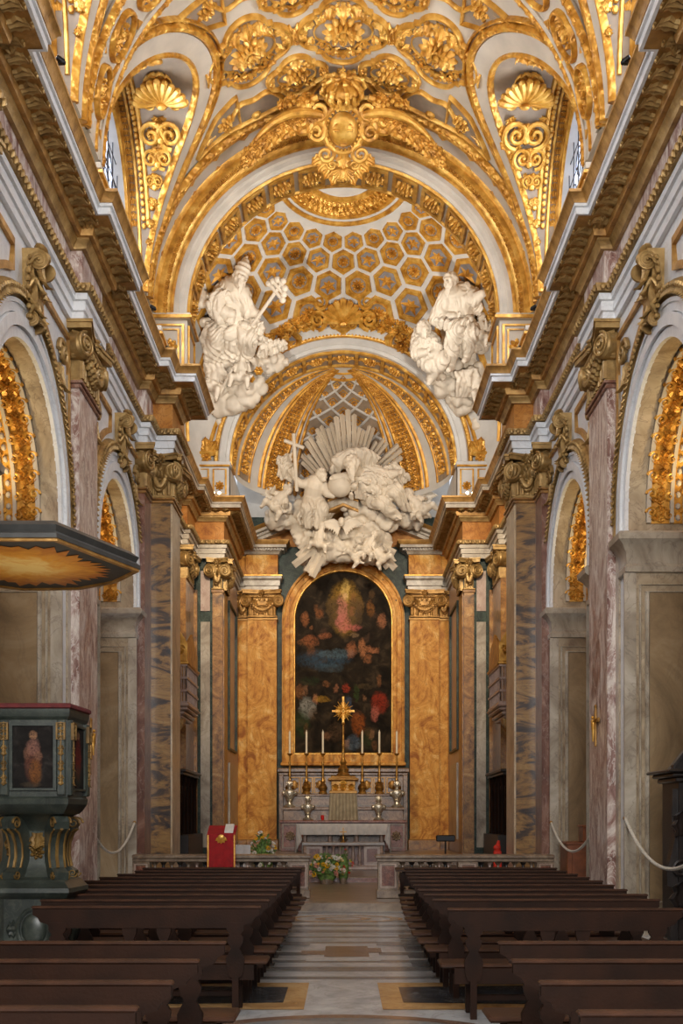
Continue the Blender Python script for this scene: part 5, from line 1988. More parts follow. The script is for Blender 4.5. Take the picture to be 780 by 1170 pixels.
# tabernacle and veil
e = empty('tabernacle', (0, 34.5, 2.3), 'gilded tabernacle with carved top at the middle of the altar shelf', 'tabernacle')
m = MB()
m.box(-.42, .42, 34.25, 34.7, 2.34, 2.44, 0, .02); m.box(-.36, .36, 34.3, 34.7, 2.42, 2.74, 0, .02)
m.box(-.46, .46, 34.22, 34.7, 2.74, 2.82, 0, .03); m.box(-.38, .38, 34.28, 34.7, 2.80, 2.88, 0, .03)
m.build('body', M['gold_dull'], e)
m = MB()
for x in (-.24, 0, .24):
    m.M = front_F(x, 34.3, 2.46)
    m.leaf(.24, .2, .35)
    m.rosette(.07, 6, .5)
m.M = front_F(0, 34.28, 2.62); m.shell(.13, 7)
m.M = None
m.build('carving', M['gold'], e)
o = None
m = MB()
def veil(u, v, h):
    x = (-.40 + .80 * u) * (1 + .12 * (1 - v))
    return (x, 34.10 - .05 * sin(u * 26) * (1 - .3 * v) - h, 1.545 + .80 * v)
m.slab(veil, 60, 8, .02)
o = m.build('tabernacle_veil', M['greycloth'], None, 60, origin=(0, 34.1, 1.55))
tag(o, 'pleated grey-gold veil hanging below the gilded tabernacle', 'veil')

# altar cross on its stand
e = empty('altar_cross', (0, 34.5, 2.88), 'tall brass altar cross with rays, over the tabernacle', 'cross')
m = MB()
m.lathe([(.0, 0), (.20, 0), (.21, .05), (.15, .10), (.17, .2), (.11, .28), (.07, .34), (.1, .42), (.06, .5), (.04, .56), (.035, .9), (.05, .95), (.035, 1.0), (.032, 1.55), (.06, 1.58), (.03, 1.64), (0, 1.66)], 20, (0, 34.5, 2.88))
m.build('stem', M['brass'], e)
m = MB()
m.M = front_F(0, 34.5, 4.85)
for k in range(24):
    a = 2 * pi * k / 24
    L = .33 if k % 2 == 0 else .24
    m.tube([(.1 * cos(a), .1 * sin(a), 0), (L * cos(a), L * sin(a), 0)], [.025, .008], 5)
m.rosette(.2, 10, .2)
for a in (0, 90, 180, 270):
    M0 = m.M; m.M = M0 @ Matrix.Rotation(radians(a), 4, 'Z'); m.leaf(.42 if a == 0 else .36, .16, .05); m.M = M0
m.box(-.03, .03, -.36, .44, -.03, .03); m.box(-.34, .34, -.03, .03, -.03, .03)
m.M = None
m.build('rayed_cross', M['gold'], e)

def candlestick_mb(h):
    m = MB()
    m.lathe([(0, 0), (.13, 0), (.135, .04), (.10, .08), (.12, .14), (.14, .20), (.10, .28), (.05, .33), (.07, .38), (.045, .44), (.035, .52), (.05, .60), (.035, .66), (.03, .9), (.045, .95), (.028, 1.0), (.026, h - .08), (.05, h - .05), (.085, h - .01), (.09, h), (.02, h)], 16)
    return m
cs = empty('candlestick', (0, 0, 0), 'x', 'candlestick', 'candlesticks on the high altar')
candlestick_mb(1.24).build('stick', M['brass'], cs)
cx = [-1.63, -1.12, -.62, .58, 1.10, 1.63]
cl = ['outermost brass candlestick on the lectern side', 'middle brass candlestick on the lectern side', 'brass candlestick next to the altar cross, lectern side',
      'brass candlestick next to the altar cross, away from the lectern', 'middle brass candlestick on the side away from the lectern', 'outermost brass candlestick on the side away from the lectern']
for k, x in enumerate(cx):
    o = cs if k == 0 else copy_tree(cs)
    o.location = (x, 34.68, 2.34); o['label'] = cl[k]
    m = MB(); m.lathe([(0, 0), (.032, 0), (.03, .66), (.012, .67), (.004, .72), (0, .72)], 12)
    c = m.build('candle', M['wax'], None); c.location = (x, 34.68, 3.581)
    tag(c, 'white candle in the ' + cl[k].replace(' brass candlestick', ' candlestick').replace('brass candlestick', 'candlestick'), 'candle', 'candles on the high altar')

# silver reliquary busts
def bust(x, y, z, lab, s=1.0):
    e = empty('reliquary_bust', (x, y, z), lab, 'bust', 'silver reliquary busts on the altar')
    m = MB(); m.lathe([(0, 0), (.16 * s, 0), (.17 * s, .04 * s), (.09 * s, .09 * s), (.07 * s, .16 * s), (.11 * s, .2 * s), (0, .21 * s)], 16, (x, y, z)); m.build('foot', M['silver'], e)
    m = MB()
    m.lathe([(.06 * s, .19 * s), (.10 * s, .24 * s), (.15 * s, .34 * s), (.19 * s, .43 * s), (.17 * s, .49 * s), (.09 * s, .53 * s), (.055 * s, .56 * s), (.055 * s, .66 * s)], 18, (x, y, z), 0, sy=.62)
    for q in (-1, 1):
        m.ell((x + q * .17 * s, y, z + .42 * s), (.07 * s, .085 * s, .08 * s), 9, 6)
        m.tube([(x + q * .16 * s, y - .06 * s, z + .47 * s), (x + q * .07 * s, y - .10 * s, z + .36 * s), (x, y - .10 * s, z + .26 * s)], [.02 * s, .03 * s, .02 * s], 6)
    m.build('shoulders', M['silver'], e)
    m = MB()
    m.ell((x, y, z + .68 * s), (.085 * s, .10 * s, .115 * s), 14, 10)
    m.ell((x, y - .095 * s, z + .67 * s), (.016 * s, .03 * s, .03 * s), 6, 5)
    m.ell((x, y - .08 * s, z + .62 * s), (.03 * s, .02 * s, .01 * s), 6, 4)
    for q in (-1, 1):
        m.ell((x + q * .033 * s, y - .085 * s, z + .695 * s), (.016 * s, .012 * s, .009 * s), 6, 4)
        m.ell((x + q * .086 * s, y, z + .67 * s), (.012 * s, .025 * s, .03 * s), 6, 5)
    m.ell((x, y + .02 * s, z + .73 * s), (.095 * s, .10 * s, .09 * s), 12, 7)
    for k in range(10):
        a = 2 * pi * k / 10
        m.ell((x + .075 * s * cos(a), y + .02 * s + .08 * s * sin(a), z + .72 * s), (.03 * s, .03 * s, .05 * s), 6, 5)
    m.build('head', M['silver'], e)
bust(-1.62, 34.33, 1.935, 'silver bust on the higher altar shelf, on the red lectern side')
bust(1.62, 34.33, 1.935, 'silver bust on the higher altar shelf, away from the red lectern')
bust(-1.06, 34.04, 1.545, 'silver bust on the lower altar shelf, on the red lectern side', .92)
bust(1.06, 34.04, 1.545, 'silver bust on the lower altar shelf, away from the red lectern', .92)
m = MB(); m.lathe([(0, 0), (.035, 0), (.05, .05), (.05, .14), (.045, .15), (0, .15)], 14, (-.62, 34.02, 1.545))
tag(m.build('votive_light', M['votive'], None, origin=(-.62, 34.02, 1.545)), 'small red glass votive light on the altar shelf', 'votive light')

# altar table in front, with cloth
e = empty('altar_table', (0, 32.9, .62), 'long altar table standing before the high altar, on marble legs', 'altar table')
m = MB(); m.box(-1.26, 1.26, 32.5, 33.4, 1.33, 1.41, 0, .015); m.build('slab', M['brownmarble'], e)
for x in (-1.1, -.38, .38, 1.1):
    m = MB(); m.lathe([(0, 0), (.09, 0), (.09, .06), (.055, .1), (.07, .3), (.05, .55), (.05, .62), (.08, .66), (.08, .71), (0, .71)], 14, (x, 32.7, .62)); m.build('leg', M['pale_pink'], e)
m = MB(); m.box(-1.15, 1.15, 33.0, 33.06, .62, 1.33); m.build('frontal', M['brownmarble'], e)
m = MB()
m.ribbon(arch_line(0, .42, .68, .86, 20), .05, 0, .04, qfront(33.0)); m.M = front_F(0, 32.97, .98); m.rosette(.14, 8, .3); m.M = None
m.build('frontal_relief', M['balmarble'], e)
m = MB()
def acloth(u, v, h):
    # u across, v from front hem over the top to the back
    x = -1.34 + 2.68 * u
    side = 0
    t = v * 1.5
    if t < .3: y, z = 32.42 - .02 * sin(x * 22), 1.43 - (.3 - t) * 1.0
    else: y, z = 32.42 + (t - .3) * .85, 1.43
    return (x, y - (h if t < .3 else 0), z + (0 if t < .3 else h))
m.slab(acloth, 80, 14, .012)
for q in (-1, 1):
    def sc(u, v, h): return (q * (1.325 + .03 * v * sin(u * 9) + .02 * v + h), 32.42 + 1.0 * u, 1.43 - .82 * v)
    m.slab(sc, 14, 8, .012)
    def sc2(u, v, h): return (q * (1.33 - .16 * u * (.4 + .6 * v)), 32.42 - .03 - .02 * sin(u * 8) - h, 1.43 - (.74 - .30 * u) * v)
    m.slab(sc2, 10, 8, .012)
tag(m.build('altar_cloth', M['linen'], None, 60, origin=(0, 32.9, 1.42)), 'white cloth draped over the long altar table, falling low at both ends', 'altar cloth')
e = empty('table_cross', (0, 32.62, 1.0), 'x', 'cross')
bpy.data.objects.remove(e)

# low marble altar nearer the steps
e = empty('low_altar', (0, 29, .29), 'low marble altar with red panels and small balusters, behind the big bouquet', 'altar')
m = MB(); m.box(-1.0, 1.0, 28.75, 29.5, .90, .97, 0, .02); m.box(-.98, .98, 28.78, 29.5, .29, .40, 0, .02); m.build('slab', M['pale_pink'], e)
for x0, x1 in ((-.94, -.52), (.52, .94)):
    m = MB(); m.box(x0, x1, 28.85, 29.45, .39, .91, 0, .01); m.ribbon([(x0 + .06, .47), (x1 - .06, .47), (x1 - .06, .84), (x0 + .06, .84)], .04, 0, .03, qfront(28.85), closed=True); m.build('side_block', M['pale_pink'], e)
    m = MB(); m.prism([(x0 + .08, .49), (x1 - .08, .49), (x1 - .08, .82), (x0 + .08, .82)], 0, .012, qfront(28.85)); m.build('red_panel', M['breccia_red'], e)
for k in range(6):
    x = -.42 + .168 * k
    m = MB(); m.lathe([(0, 0), (.05, 0), (.05, .05), (.025, .09), (.055, .22), (.03, .36), (.025, .42), (.05, .47), (.05, .51), (0, .51)], 12, (x, 28.95, .395)); m.build('baluster', M['pale_pink'], e)
m = MB(); m.box(-.52, .52, 29.2, 29.4, .39, .91); m.build('inner_panel', M['breccia_red'], e)
m = MB(); m.box(-1.03, 1.03, 28.72, 29.52, .972, .985, 0, .004)
for q in (-1, 1):
    m.slab(lambda u, v, h: (q * (1.03 + h + .015 * sin(u * 9) * v), 28.72 + .8 * u, .985 - .42 * v), 10, 5, .01)
m.slab(lambda u, v, h: (-1.03 + 2.06 * u, 28.72 - h, .985 - .06 * v), 30, 2, .01)
tag(m.build('low_altar_cloth', M['linen'], None, 50, origin=(0, 29, .98)), 'white cloth lying on the low marble altar', 'altar cloth')
e = empty('altar_crucifix', (.0, 28.95, .99), 'small brass crucifix standing on the low altar', 'crucifix')
m = MB(); m.lathe([(0, 0), (.07, 0), (.05, .03), (.02, .06), (.015, .1), (0, .1)], 12, (0, 28.95, .985)); m.build('foot', M['brass'], e)
m = MB(); m.box(-.012, .012, 28.94, 28.96, 1.07, 1.36); m.box(-.09, .09, 28.94, 28.96, 1.24, 1.265); m.ell((0, 28.93, 1.2), (.015, .012, .07), 6, 5); m.build('cross', M['brass'], e)

# ------------------------------------------------------------------ flowers
def bouquet(name, lab, c, r, hgt, n, mats, pot=True, seed=1, kinds=None):
    rnd = random.Random(seed)
    e = empty(name, c, lab, 'flowers')
    m = MB()
    m.lathe([(0, 0), (r * .35, 0), (r * .42, hgt * .16), (r * .36, hgt * .3), (0, hgt * .28)], 16, c)
    m.build('vase', M['balmarble'], e)
    m = MB()
    def place():
        a, b = rnd.uniform(0, 2 * pi), rnd.uniform(-.15, 1)
        k = rnd.uniform(.8, 1.12)
        d = Vector((cos(a) * sqrt(max(0, 1 - b * b)), sin(a) * sqrt(max(0, 1 - b * b)), b))
        return Vector(c) + Vector((d.x * r * k, d.y * r * .8 * k, hgt * .38 + d.z * hgt * .6 * k)), d
    for k in range(n * 3):
        p, d = place()
        w = d.normalized(); u = w.orthogonal().normalized()
        m.M = frame(p - d * r * .25, u, w.cross(u) if False else (d.cross(u)), d) @ Matrix.Rotation(rnd.uniform(0, 6), 4, 'Y')
        m.leaf(r * rnd.uniform(.3, .55), r * .13, .35, n=4)
    m.M = None
    m.ell(Vector(c) + Vector((0, 0, hgt * .42)), (r * .62, r * .55, hgt * .42), 14, 9)
    fo = m.build('foliage', M['stem'], e)
    for kk, mt in enumerate(mats):
        for j in range(int(n / len(mats))):
            p, d = place()
            m = MB()
            w = (d + Vector((0, -.6, .2))).normalized(); u = w.orthogonal()
            m.M = frame(p, u, w)
            m.rosette(r * rnd.uniform(.09, .2), 8, .5, 0, 1)
            m.build('blossom', M[mt], e)
    return e
bouquet('flower_arrangement', 'large white and yellow flower arrangement on the floor before the low altar', (-.36, 24.9, LZ), .38, .66, 90, ['petal_white', 'petal_yellow', 'petal_white', 'petal_yellow', 'petal_pink'], seed=3)
bouquet('flower_arrangement', 'small orange and red bouquet beside the large white arrangement', (.0, 25.0, LZ), .2, .78, 16, ['petal_red', 'petal_yellow', 'petal_red'], seed=5)
bouquet('flower_arrangement', 'loose green and white bouquet beside the red lectern', (-1.78, 25.2, LZ), .30, 1.12, 40, ['petal_white', 'petal_white', 'petal_yellow'], seed=8)

# ------------------------------------------------------------------ balustrade
def balustrade(sgn):
    mr = sgn < 0
    e = empty('balustrade', (sgn * 2.2, 20.4, LZ), 'marble altar rail with balusters, ' + ('behind the red lectern' if sgn < 0 else 'on the side without the lectern'), 'balustrade')
    y0, y1 = 20.28, 20.56
    x0, x1 = .62, 3.76
    m = MB(mr); m.box(x0 - .03, x1, y0 - .03, y1 + .03, LZ, LZ + .16, 0, .015); m.build('plinth', M['balmarble'], e)
    m = MB(mr); m.box(x0 - .05, x1, y0 - .06, y1 + .06, .88, .955, 0, .02); m.box(x0 - .02, x1, y0 - .02, y1 + .02, .82, .89, 0, .015); m.build('top_rail', M['balmarble'], e)
    for xa, xb in ((x0, x0 + .36), (2.05, 2.4), (3.45, 3.76)):
        m = MB(mr); m.box(xa, xb, y0, y1, LZ + .15, .83, 0, .006); pp = m.build('post', M['balmarble'], e)
        m = MB(mr); m.prism([(xa + .07, .40), (xb - .07, .40), (xb - .07, .75), (xa + .07, .75)], 0, .012, lambda s, z, h: (s, y0 - h, z)); m.build('inlay', M['breccia_red'], pp)
        m = MB(mr); m.ribbon([(xa + .05, .37), (xb - .05, .37), (xb - .05, .78), (xa + .05, .78)], .03, 0, .02, lambda s, z, h: (s, y0 - h, z), closed=True); m.build('inlay_border', M['pale_pink'], pp)
    me = None
    xs = [x0 + .36 + .165 * (k + .5) for k in range(6)] + [1.99 - .01] * 0 + [2.4 + .15 * (k + .5) for k in range(7)] + [1.66, 1.83]
    for k, x in enumerate(sorted(xs)):
        m = MB(mr)
        m.lathe([(0, 0), (.062, 0), (.062, .05), (.035, .08), (.06, .20), (.066, .26), (.03, .40), (.026, .45), (.05, .48), (.06, .5), (.06, .53), (0, .53)], 12, (x, 20.42, LZ + .14))
        m.build('baluster', M['blackish' if k % 5 in (1, 3) else 'pale_pink' if k % 2 else 'balmarble'], e)
for s in (-1, 1): balustrade(s)

# lectern with a red drape
e = empty('lectern', (-2.27, 20.0, LZ), 'lectern hung with a crimson cloth edged in gold, at the altar rail', 'lectern')
lx0, lx1 = -2.36, -1.90
m = MB(); m.box(lx0 + .05, lx1 - .05, 19.98, 20.2, LZ, 1.25, 0, .01); m.box(lx0 + .0, lx1, 19.93, 20.24, LZ, LZ + .05, 0, .01); m.build('stand', M['wood'], e)
m = MB(); m.add([(lx0, 19.9, 1.27), (lx1, 19.9, 1.27), (lx1, 20.24, 1.42), (lx0, 20.24, 1.42), (lx0, 19.9, 1.30), (lx1, 19.9, 1.30), (lx1, 20.24, 1.45), (lx0, 20.24, 1.45)], [(0, 3, 2, 1), (4, 5, 6, 7), (0, 1, 5, 4), (1, 2, 6, 5), (2, 3, 7, 6), (3, 0, 4, 7)]); m.build('desk', M['wood'], e)
m = MB()
m.slab(lambda u, v, h: (lx0 - .02 + (lx1 - lx0 + .04) * u, 19.885 - .008 * sin(u * 20) * (1 - v) - h, .36 + .955 * v), 40, 10, .012)
m.slab(lambda u, v, h: (lx0 - .02 + (lx1 - lx0 + .04) * u, 19.88 + .36 * v, 1.315 + .15 * v + h), 10, 4, .008)
cl = m.build('red_cloth', M['redcloth'], e)
m = MB()
for x in (lx0, lx1): m.box(x - .012, x + .012, 19.862, 19.870, .37, 1.31)
for k in range(5):
    m.M = front_F((lx0 + lx1) / 2, 19.862, 1.27) @ Matrix.Rotation(radians(120 + 30 * k), 4, 'Z'); m.leaf(.16, .06, .05, n=4)
m.M = None; m.ell(((lx0 + lx1) / 2, 19.862, 1.27), (.06, .015, .05), 10, 6)
m.build('gold_emblem', M['gold'], cl)
m = MB(); m.add([(lx0 + .28, 19.93, 1.34), (lx1 - .03, 19.93, 1.34), (lx1 - .03, 20.2, 1.46), (lx0 + .28, 20.2, 1.46), (lx0 + .28, 19.93, 1.38), (lx1 - .03, 19.93, 1.38), (lx1 - .03, 20.2, 1.50), (lx0 + .28, 20.2, 1.50)], [(0, 3, 2, 1), (4, 5, 6, 7), (0, 1, 5, 4), (1, 2, 6, 5), (2, 3, 7, 6), (3, 0, 4, 7)])
tag(m.build('open_book', M['paper'], None, origin=((lx0 + lx1) / 2, 20, 1.36)), 'white book lying on the red-draped lectern', 'book')
e = empty('credence_table', (-2.0, 23.0, LZ), 'small side table under a white cloth behind the red lectern', 'table')
m = MB(); m.box(-2.35, -1.9, 23, 23.4, 1.0, 1.05); 
m.build('top', M['wood'], e)
for x in (-2.3, -1.95):
    for y in (23.05, 23.35):
        m = MB(); m.box(x - .02, x + .02, y - .02, y + .02, LZ, 1.0); m.build('leg', M['wood'], e)
m = MB(); m.box(-2.38, -1.87, 22.97, 23.43, 1.052, 1.06); m.slab(lambda u, v, h: (-2.38 + .51 * u, 22.97 - .01 * sin(u * 16) - h, 1.06 - .45 * v), 20, 4, .008)
tag(m.build('side_table_cloth', M['linen'], None, 50, origin=(-2.1, 23.2, 1.05)), 'white cloth on the small side table behind the lectern', 'tablecloth')
# ------------------------------------------------------------------ pews
def bench_proto(L, far=True):
    e = empty('pew', (0, 0, 0), 'x', 'pew', 'dark wooden pews')
    hl = L / 2
    # back rail, ends cut in a curve
    m = MB()
    pts = [(-hl, .87), (-hl, .815), (-hl + .04, .79), (-hl + .06, .755), (-hl + .12, .735), (-hl + .14, .705), (hl - .14, .705), (hl - .12, .735), (hl - .06, .755), (hl - .04, .79), (hl, .815), (hl, .87)]
    m.prism(pts[::-1], 0, .035, lambda s, z, h: (s, h - .02, z))
    bk = m.build('backrest', M['wood'], e, 30)
    m = MB(); m.box(-hl - .01, hl + .01, -.03, .03, .862, .885, 0, .008); m.build('top_edge', M['wood_edge'], bk)
    m = MB(); m.box(-hl - .06, hl + .06, .0, .36, .405, .44, 0, .012); m.build('seat', M['wood_edge'], e)
    m = MB(); m.box(-hl + .05, hl - .05, .0, .025, .28, .405); m.box(-hl + .05, hl - .05, .32, .345, .32, .405); m.build('apron', M['wood'], e)
    def flatbal(x):
        half = [(.045, 0), (.06, .02), (.06, .05), (.04, .07), (.035, .12), (.055, .17), (.075, .24), (.07, .28), (.07, .40), (.075, .46), (.055, .50), (.035, .54), (.06, .585), (.065, .62), (.045, .655), (.07, .69), (.07, .75)]
        pts = [(x + w, z) for w, z in half] + [(x - w, z) for w, z in reversed(half)]
        if far:
            half2 = [(.026, 0), (.026, .30), (.05, .31), (.065, .35)] + [q for q in half if q[1] > .38]
            pts = [(x + w, z) for w, z in half2] + [(x - w, z) for w, z in reversed(half2)]
        m = MB(); m.prism(pts, -.045, -.005, lambda s, z, h: (s, -h - .03, z)); return m
    for x in (-hl + .2, hl - .2): 
        flatbal(x).build('carved_post', M['wood'], e, 30)
    half = [(.03, .44), (.06, .47), (.065, .53), (.04, .58), (.03, .60), (.055, .66), (.06, .72)]
    for x in (-.14, .14):
        m = MB(); m.prism([(x + w, z) for w, z in half] + [(x - w, z) for w, z in reversed(half)], -.01, .03, lambda s, z, h: (s, -h + .02, z)); m.build('spindle', M['wood'], e, 30)
    for x in (-hl + .2, hl - .2, ):
        m = MB(); m.box(x - .03, x + .03, .28, .34, 0, .41, 0, .006); m.build('leg', M['wood'], e)
    m = MB(); m.box(-hl + .2, hl - .2, .29, .33, .1, .15, 0, .006); m.build('stretcher', M['wood'], e)
    return e
PEW_R = [(9.06, .836, 1.86), (10.1, .80, 2.0), (10.77, .77, 2.1), (11.5, .76, 2.1), (12.3, .77, 2.15), (13.1, .78, 2.2), (13.9, .80, 2.2), (14.7, .82, 2.2), (15.6, .85, 2.2), (16.5, .89, 2.2)]
PEW_L = [(9.29, .68, 1.85), (10.04, .66, 2.0), (10.77, .64, 2.0), (11.5, .63, 2.1), (12.3, .62, 2.3), (13.1, .62, 2.35), (13.9, .62, 2.35), (14.7, .61, 2.3), (15.6, .60, 2.25), (16.5, .60, 2.3)]
NEAR_R = [(6.63, .91, 1.95), (5.78, .86, 1.95), (5.02, .87, 1.95), (4.24, .88, 1.95)]
NEAR_L = [(6.63, .69, 1.95), (5.78, .738, 1.95), (5.02, .757, 1.95), (4.34, .79, 1.95)]
ORD = ['first', 'second', 'third', 'fourth', 'fifth', 'sixth', 'seventh', 'eighth', 'ninth', 'tenth']
protos = {}
def place_pew(sgn, z, x, L, lab, grp):
    key = (L, z > 8)
    if key not in protos:
        protos[key] = bench_proto(L, z > 8); o = protos[key]
    else: o = copy_tree(protos[key])
    o.location = (sgn * (x + L / 2), z, 0)
    o['label'] = lab; o['group'] = grp
for sgn, rows, near in ((1, PEW_R, NEAR_R), (-1, PEW_L, NEAR_L)):
    sd = 'confessional side' if sgn > 0 else 'pulpit side'
    for k, (z, x, L) in enumerate(rows):
        lab = ('front pew of the far block, nearest the altar rail, ' + sd) if k == 9 else ('rearmost pew of the far block, carved posts in full view, ' + sd) if k == 0 else ORD[k] + ' pew forward from the back of the far block, ' + sd
        place_pew(sgn, z, x, L, lab, 'dark wooden pews')
    for k, (z, x, L) in enumerate(near):
        lab = ['frontmost pew of the near block, ', 'second pew back in the near block, ', 'third pew back in the near block, ', 'pew nearest the viewer at the picture bottom, '][k] + sd
        place_pew(sgn, z, x, L, lab, 'dark wooden pews')

# kneelers in front of the rail
for sgn, side in SIDES:
    e = empty('kneeler', (sgn * 1.5, 19.75, LZ), 'low dark kneeling bench before the altar rail, ' + ('lectern side' if sgn < 0 else 'side without the lectern'), 'kneeler', 'kneelers at the altar rail')
    x0, x1 = (.66, 2.9) if sgn < 0 else (.9, 3.1)
    m = MB(sgn < 0); m.add([(x0, 19.62, .68), (x1, 19.62, .68), (x1, 19.84, .72), (x0, 19.84, .72), (x0, 19.62, .71), (x1, 19.62, .71), (x1, 19.84, .75), (x0, 19.84, .75)], [(0, 3, 2, 1), (4, 5, 6, 7), (0, 1, 5, 4), (1, 2, 6, 5), (2, 3, 7, 6), (3, 0, 4, 7)]); m.build('arm_rest', M['wood_edge'], e)
    for x in (x0 + .12, x1 - .12):
        m = MB(sgn < 0)
        m.prism([(19.66, LZ + .0), (19.90, LZ + .0), (19.86, LZ + .08), (19.82, LZ + .12), (19.80, .66), (19.70, .66), (19.68, .5), (19.72, .35), (19.66, LZ + .1)], x - .03, x + .03, lambda s, z, h: (h, s, z)); m.build('side_support', M['wood'], e)
    m = MB(sgn < 0); m.box(x0 + .05, x1 - .05, 19.45, 19.66, LZ + .08, LZ + .13, 0, .01); m.box(x0 + .1, x0 + .16, 19.47, 19.66, LZ, LZ + .09); m.box(x1 - .16, x1 - .1, 19.47, 19.66, LZ, LZ + .09); m.build('kneeling_board', M['wood'], e)
    m = MB(sgn < 0); m.box(x0 + .12, x1 - .12, 19.76, 19.79, .42, .68); m.build('front_board', M['wood'], e)

# ------------------------------------------------------------------ pulpit
PC = Vector((-2.92, 10.98, 0))
PLAN = [(-3.62, 10.72), (-3.14, 10.40), (-2.52, 10.40), (-2.48, 10.98), (-2.72, 11.52), (-3.30, 11.70), (-3.72, 11.40)]
def poly(r, z, plan=PLAN, c=PC): return [(c.x + (x - c.x) * r, c.y + (y - c.y) * r, z) for x, y in plan]
def polyprof(m, prof, plan=PLAN, c=PC):
    n = len(plan)
    vs = []
    for r, z in prof: vs += poly(r, z, plan, c)
    fs = []
    for j in range(len(prof) - 1):
        for k in range(n): fs.append((j * n + k, j * n + (k + 1) % n, j * n + n + (k + 1) % n, j * n + n + k))
    fs.append(tuple(reversed(range(n)))); fs.append(tuple(range(len(prof) * n - n, len(prof) * n)))
    m.add(vs, fs)
def edge_frame(k, r=1.0):
    a, b = Vector(poly(r, 0)[k]), Vector(poly(r, 0)[(k + 1) % len(PLAN)])
    u = (b - a).normalized()
    n = Vector((u.y, -u.x, 0))
    return (a + b) / 2, u, n, (b - a).length
e = empty('pulpit', (PC.x, PC.y, 0), 'many-sided dark green pulpit with painted panels, gilded scrolls and a red rail cover', 'pulpit')
m = MB(); polyprof(m, [(.84, 1.64), (.92, 1.67), (1.02, 1.73), (1.04, 1.78), (1.0, 1.80), (1.0, 2.50), (1.05, 2.53), (1.07, 2.57), (1.07, 2.60)]); m.build('parapet', M['pulpit_green'], e, 20)
m = MB(); polyprof(m, [(1.08, 2.60), (1.11, 2.61), (1.11, 2.635), (1.07, 2.65)]); m.build('red_rail_cover', M['darkred'], e, 20)
for k in (0, 1, 2, 3):
    c, u, n, ln = edge_frame(k)
    hw = ln / 2 - .125
    F = frame(c, u, n, (0, 0, 1))
    bl = [(.5, .42, .24, .40, (98, 58, 44), .75), (.5, .66, .20, .16, (134, 96, 84), .7), (.5, .86, .11, .085, (160, 118, 88), .9), (.34, .56, .10, .12, (120, 84, 66), .6), (.62, .52, .12, .10, (126, 90, 70), .6), (.56, .25, .18, .24, (116, 74, 34), .7), (.45, .05, .3, .05, (70, 58, 44), .6)] if k != 2 else [(.5, .5, .32, .42, (112, 40, 30), .8), (.5, .88, .14, .08, (150, 110, 80), .8), (.5, .2, .3, .2, (60, 60, 44), .6)]
    cm = canvas_mat('painted_panel_%d' % k, (32, 29, 27), bl, 0, -hw, 2 * hw, 1.88, .56, 'X', 11)
    m = MB(); m.add([(-hw, -.012, 1.88), (hw, -.012, 1.88), (hw, -.012, 2.44), (-hw, -.012, 2.44)], [(0, 1, 2, 3)])
    pn = m.build('painted_panel', cm, e, 0, origin=(0, 0, 0))
    pn.location = c - PC
    pn.rotation_euler = (0, 0, atan2(u.y, u.x))
    m = MB(); m.M = F
    m.ribbon([(-hw - .015, 1.865), (hw + .015, 1.865), (hw + .015, 2.455), (-hw - .015, 2.455)], .035, 0, .03, lambda a, b, h: (a, b, h), closed=True)
    m.M = None; m.build('panel_frame', M['pulpit_green'], e)
    for q in (-1, 1):
        m = MB(); m.M = F; m.box(q * (hw + .035), q * (hw + .115), 1.81, 2.5, -.02, .04, 0, .01); m.M = None; st = m.build('corner_strip', M['pulpit_green'], e)
        m = MB()
        uc = q * (hw + .075)
        m.M = F @ Matrix.Translation((uc, 0, 0))
        m.box(-.006, .006, 1.9, 2.48, .03, .05); m.ribbon([(-.035, 2.32), (.035, 2.32), (.035, 2.47), (-.035, 2.47)], .016, .03, .06, lambda a, b, h: (a, b, h), closed=True)
        for z in (2.33, 2.38, 2.43):
            m.tube([(-.03, z, .05), (.03, z + .03, .05)], .005, 5); m.tube([(.03, z, .05), (-.03, z + .03, .05)], .005, 5)
        M0 = m.M
        for z in (2.24, 2.1, 1.97):
            m.M = M0 @ Matrix.Translation((0, z, .04)); m.rosette(.03, 6, .4, 0, 1)
            m.M = M0 @ Matrix.Translation((0, z - .02, .04)) @ Matrix.Rotation(pi, 4, 'Z'); m.leaf(.07, .05, .3, n=4)
        m.M = None; m.build('gilded_pattern', M['gold_pulpit'], st)
m = MB()
polyprof(m, [(.84, 1.645), (.72, 1.62), (.58, 1.56), (.48, 1.48), (.46, 1.36), (.48, 1.20), (.56, 1.08), (.62, 1.04)])
m.build('stem', M['pulpit_green'], e, 20)
for k in range(1, 5):
    v = Vector((PLAN[k][0], PLAN[k][1], 0)) - PC
    n = v.normalized()
    q0 = .62 * v.length
    F = frame(PC, n, Vector((n.y, -n.x, 0)), (0, 0, 1))
    pr = [(q0 * .8, 1.61), (q0 * 1.22, 1.62), (q0 * 1.32, 1.57), (q0 * 1.28, 1.50), (q0 * 1.12, 1.46), (q0 * 1.0, 1.36), (q0 * .98, 1.24), (q0 * 1.06, 1.14), (q0 * 1.28, 1.10), (q0 * 1.26, 1.03), (q0 * .95, 1.02), (q0 * .7, 1.2), (q0 * .68, 1.5)]
    m = MB(); m.M = F; m.prism(pr, -.07, .07, lambda u, v, h: (u, v, h)); m.M = None
    br = m.build('scroll_bracket', M['pulpit_green'], e)
    m = MB()
    for q in (-1, 1):
        m.M = F @ Matrix.Translation((q0 * 1.22, 1.555, q * .07)); m.spiral(.06, 1.6, .2, 1, 0, 0, q * .005, lift=.1 * q)
        m.M = F @ Matrix.Translation((q0 * 1.2, 1.075, q * .07)); m.spiral(.045, 1.6, .2, -1, 0, 0, q * .005, lift=.1 * q)
        m.M = F; m.tube([(u, v, q * .072) for u, v in pr[3:8]], .011, 5)
    m.M = F; m.tube([(u + .006, v, 0) for u, v in pr[3:8]], .016, 5)
    m.M = None; m.build('gilded_scroll', M['gold_pulpit'], br)
m = MB()
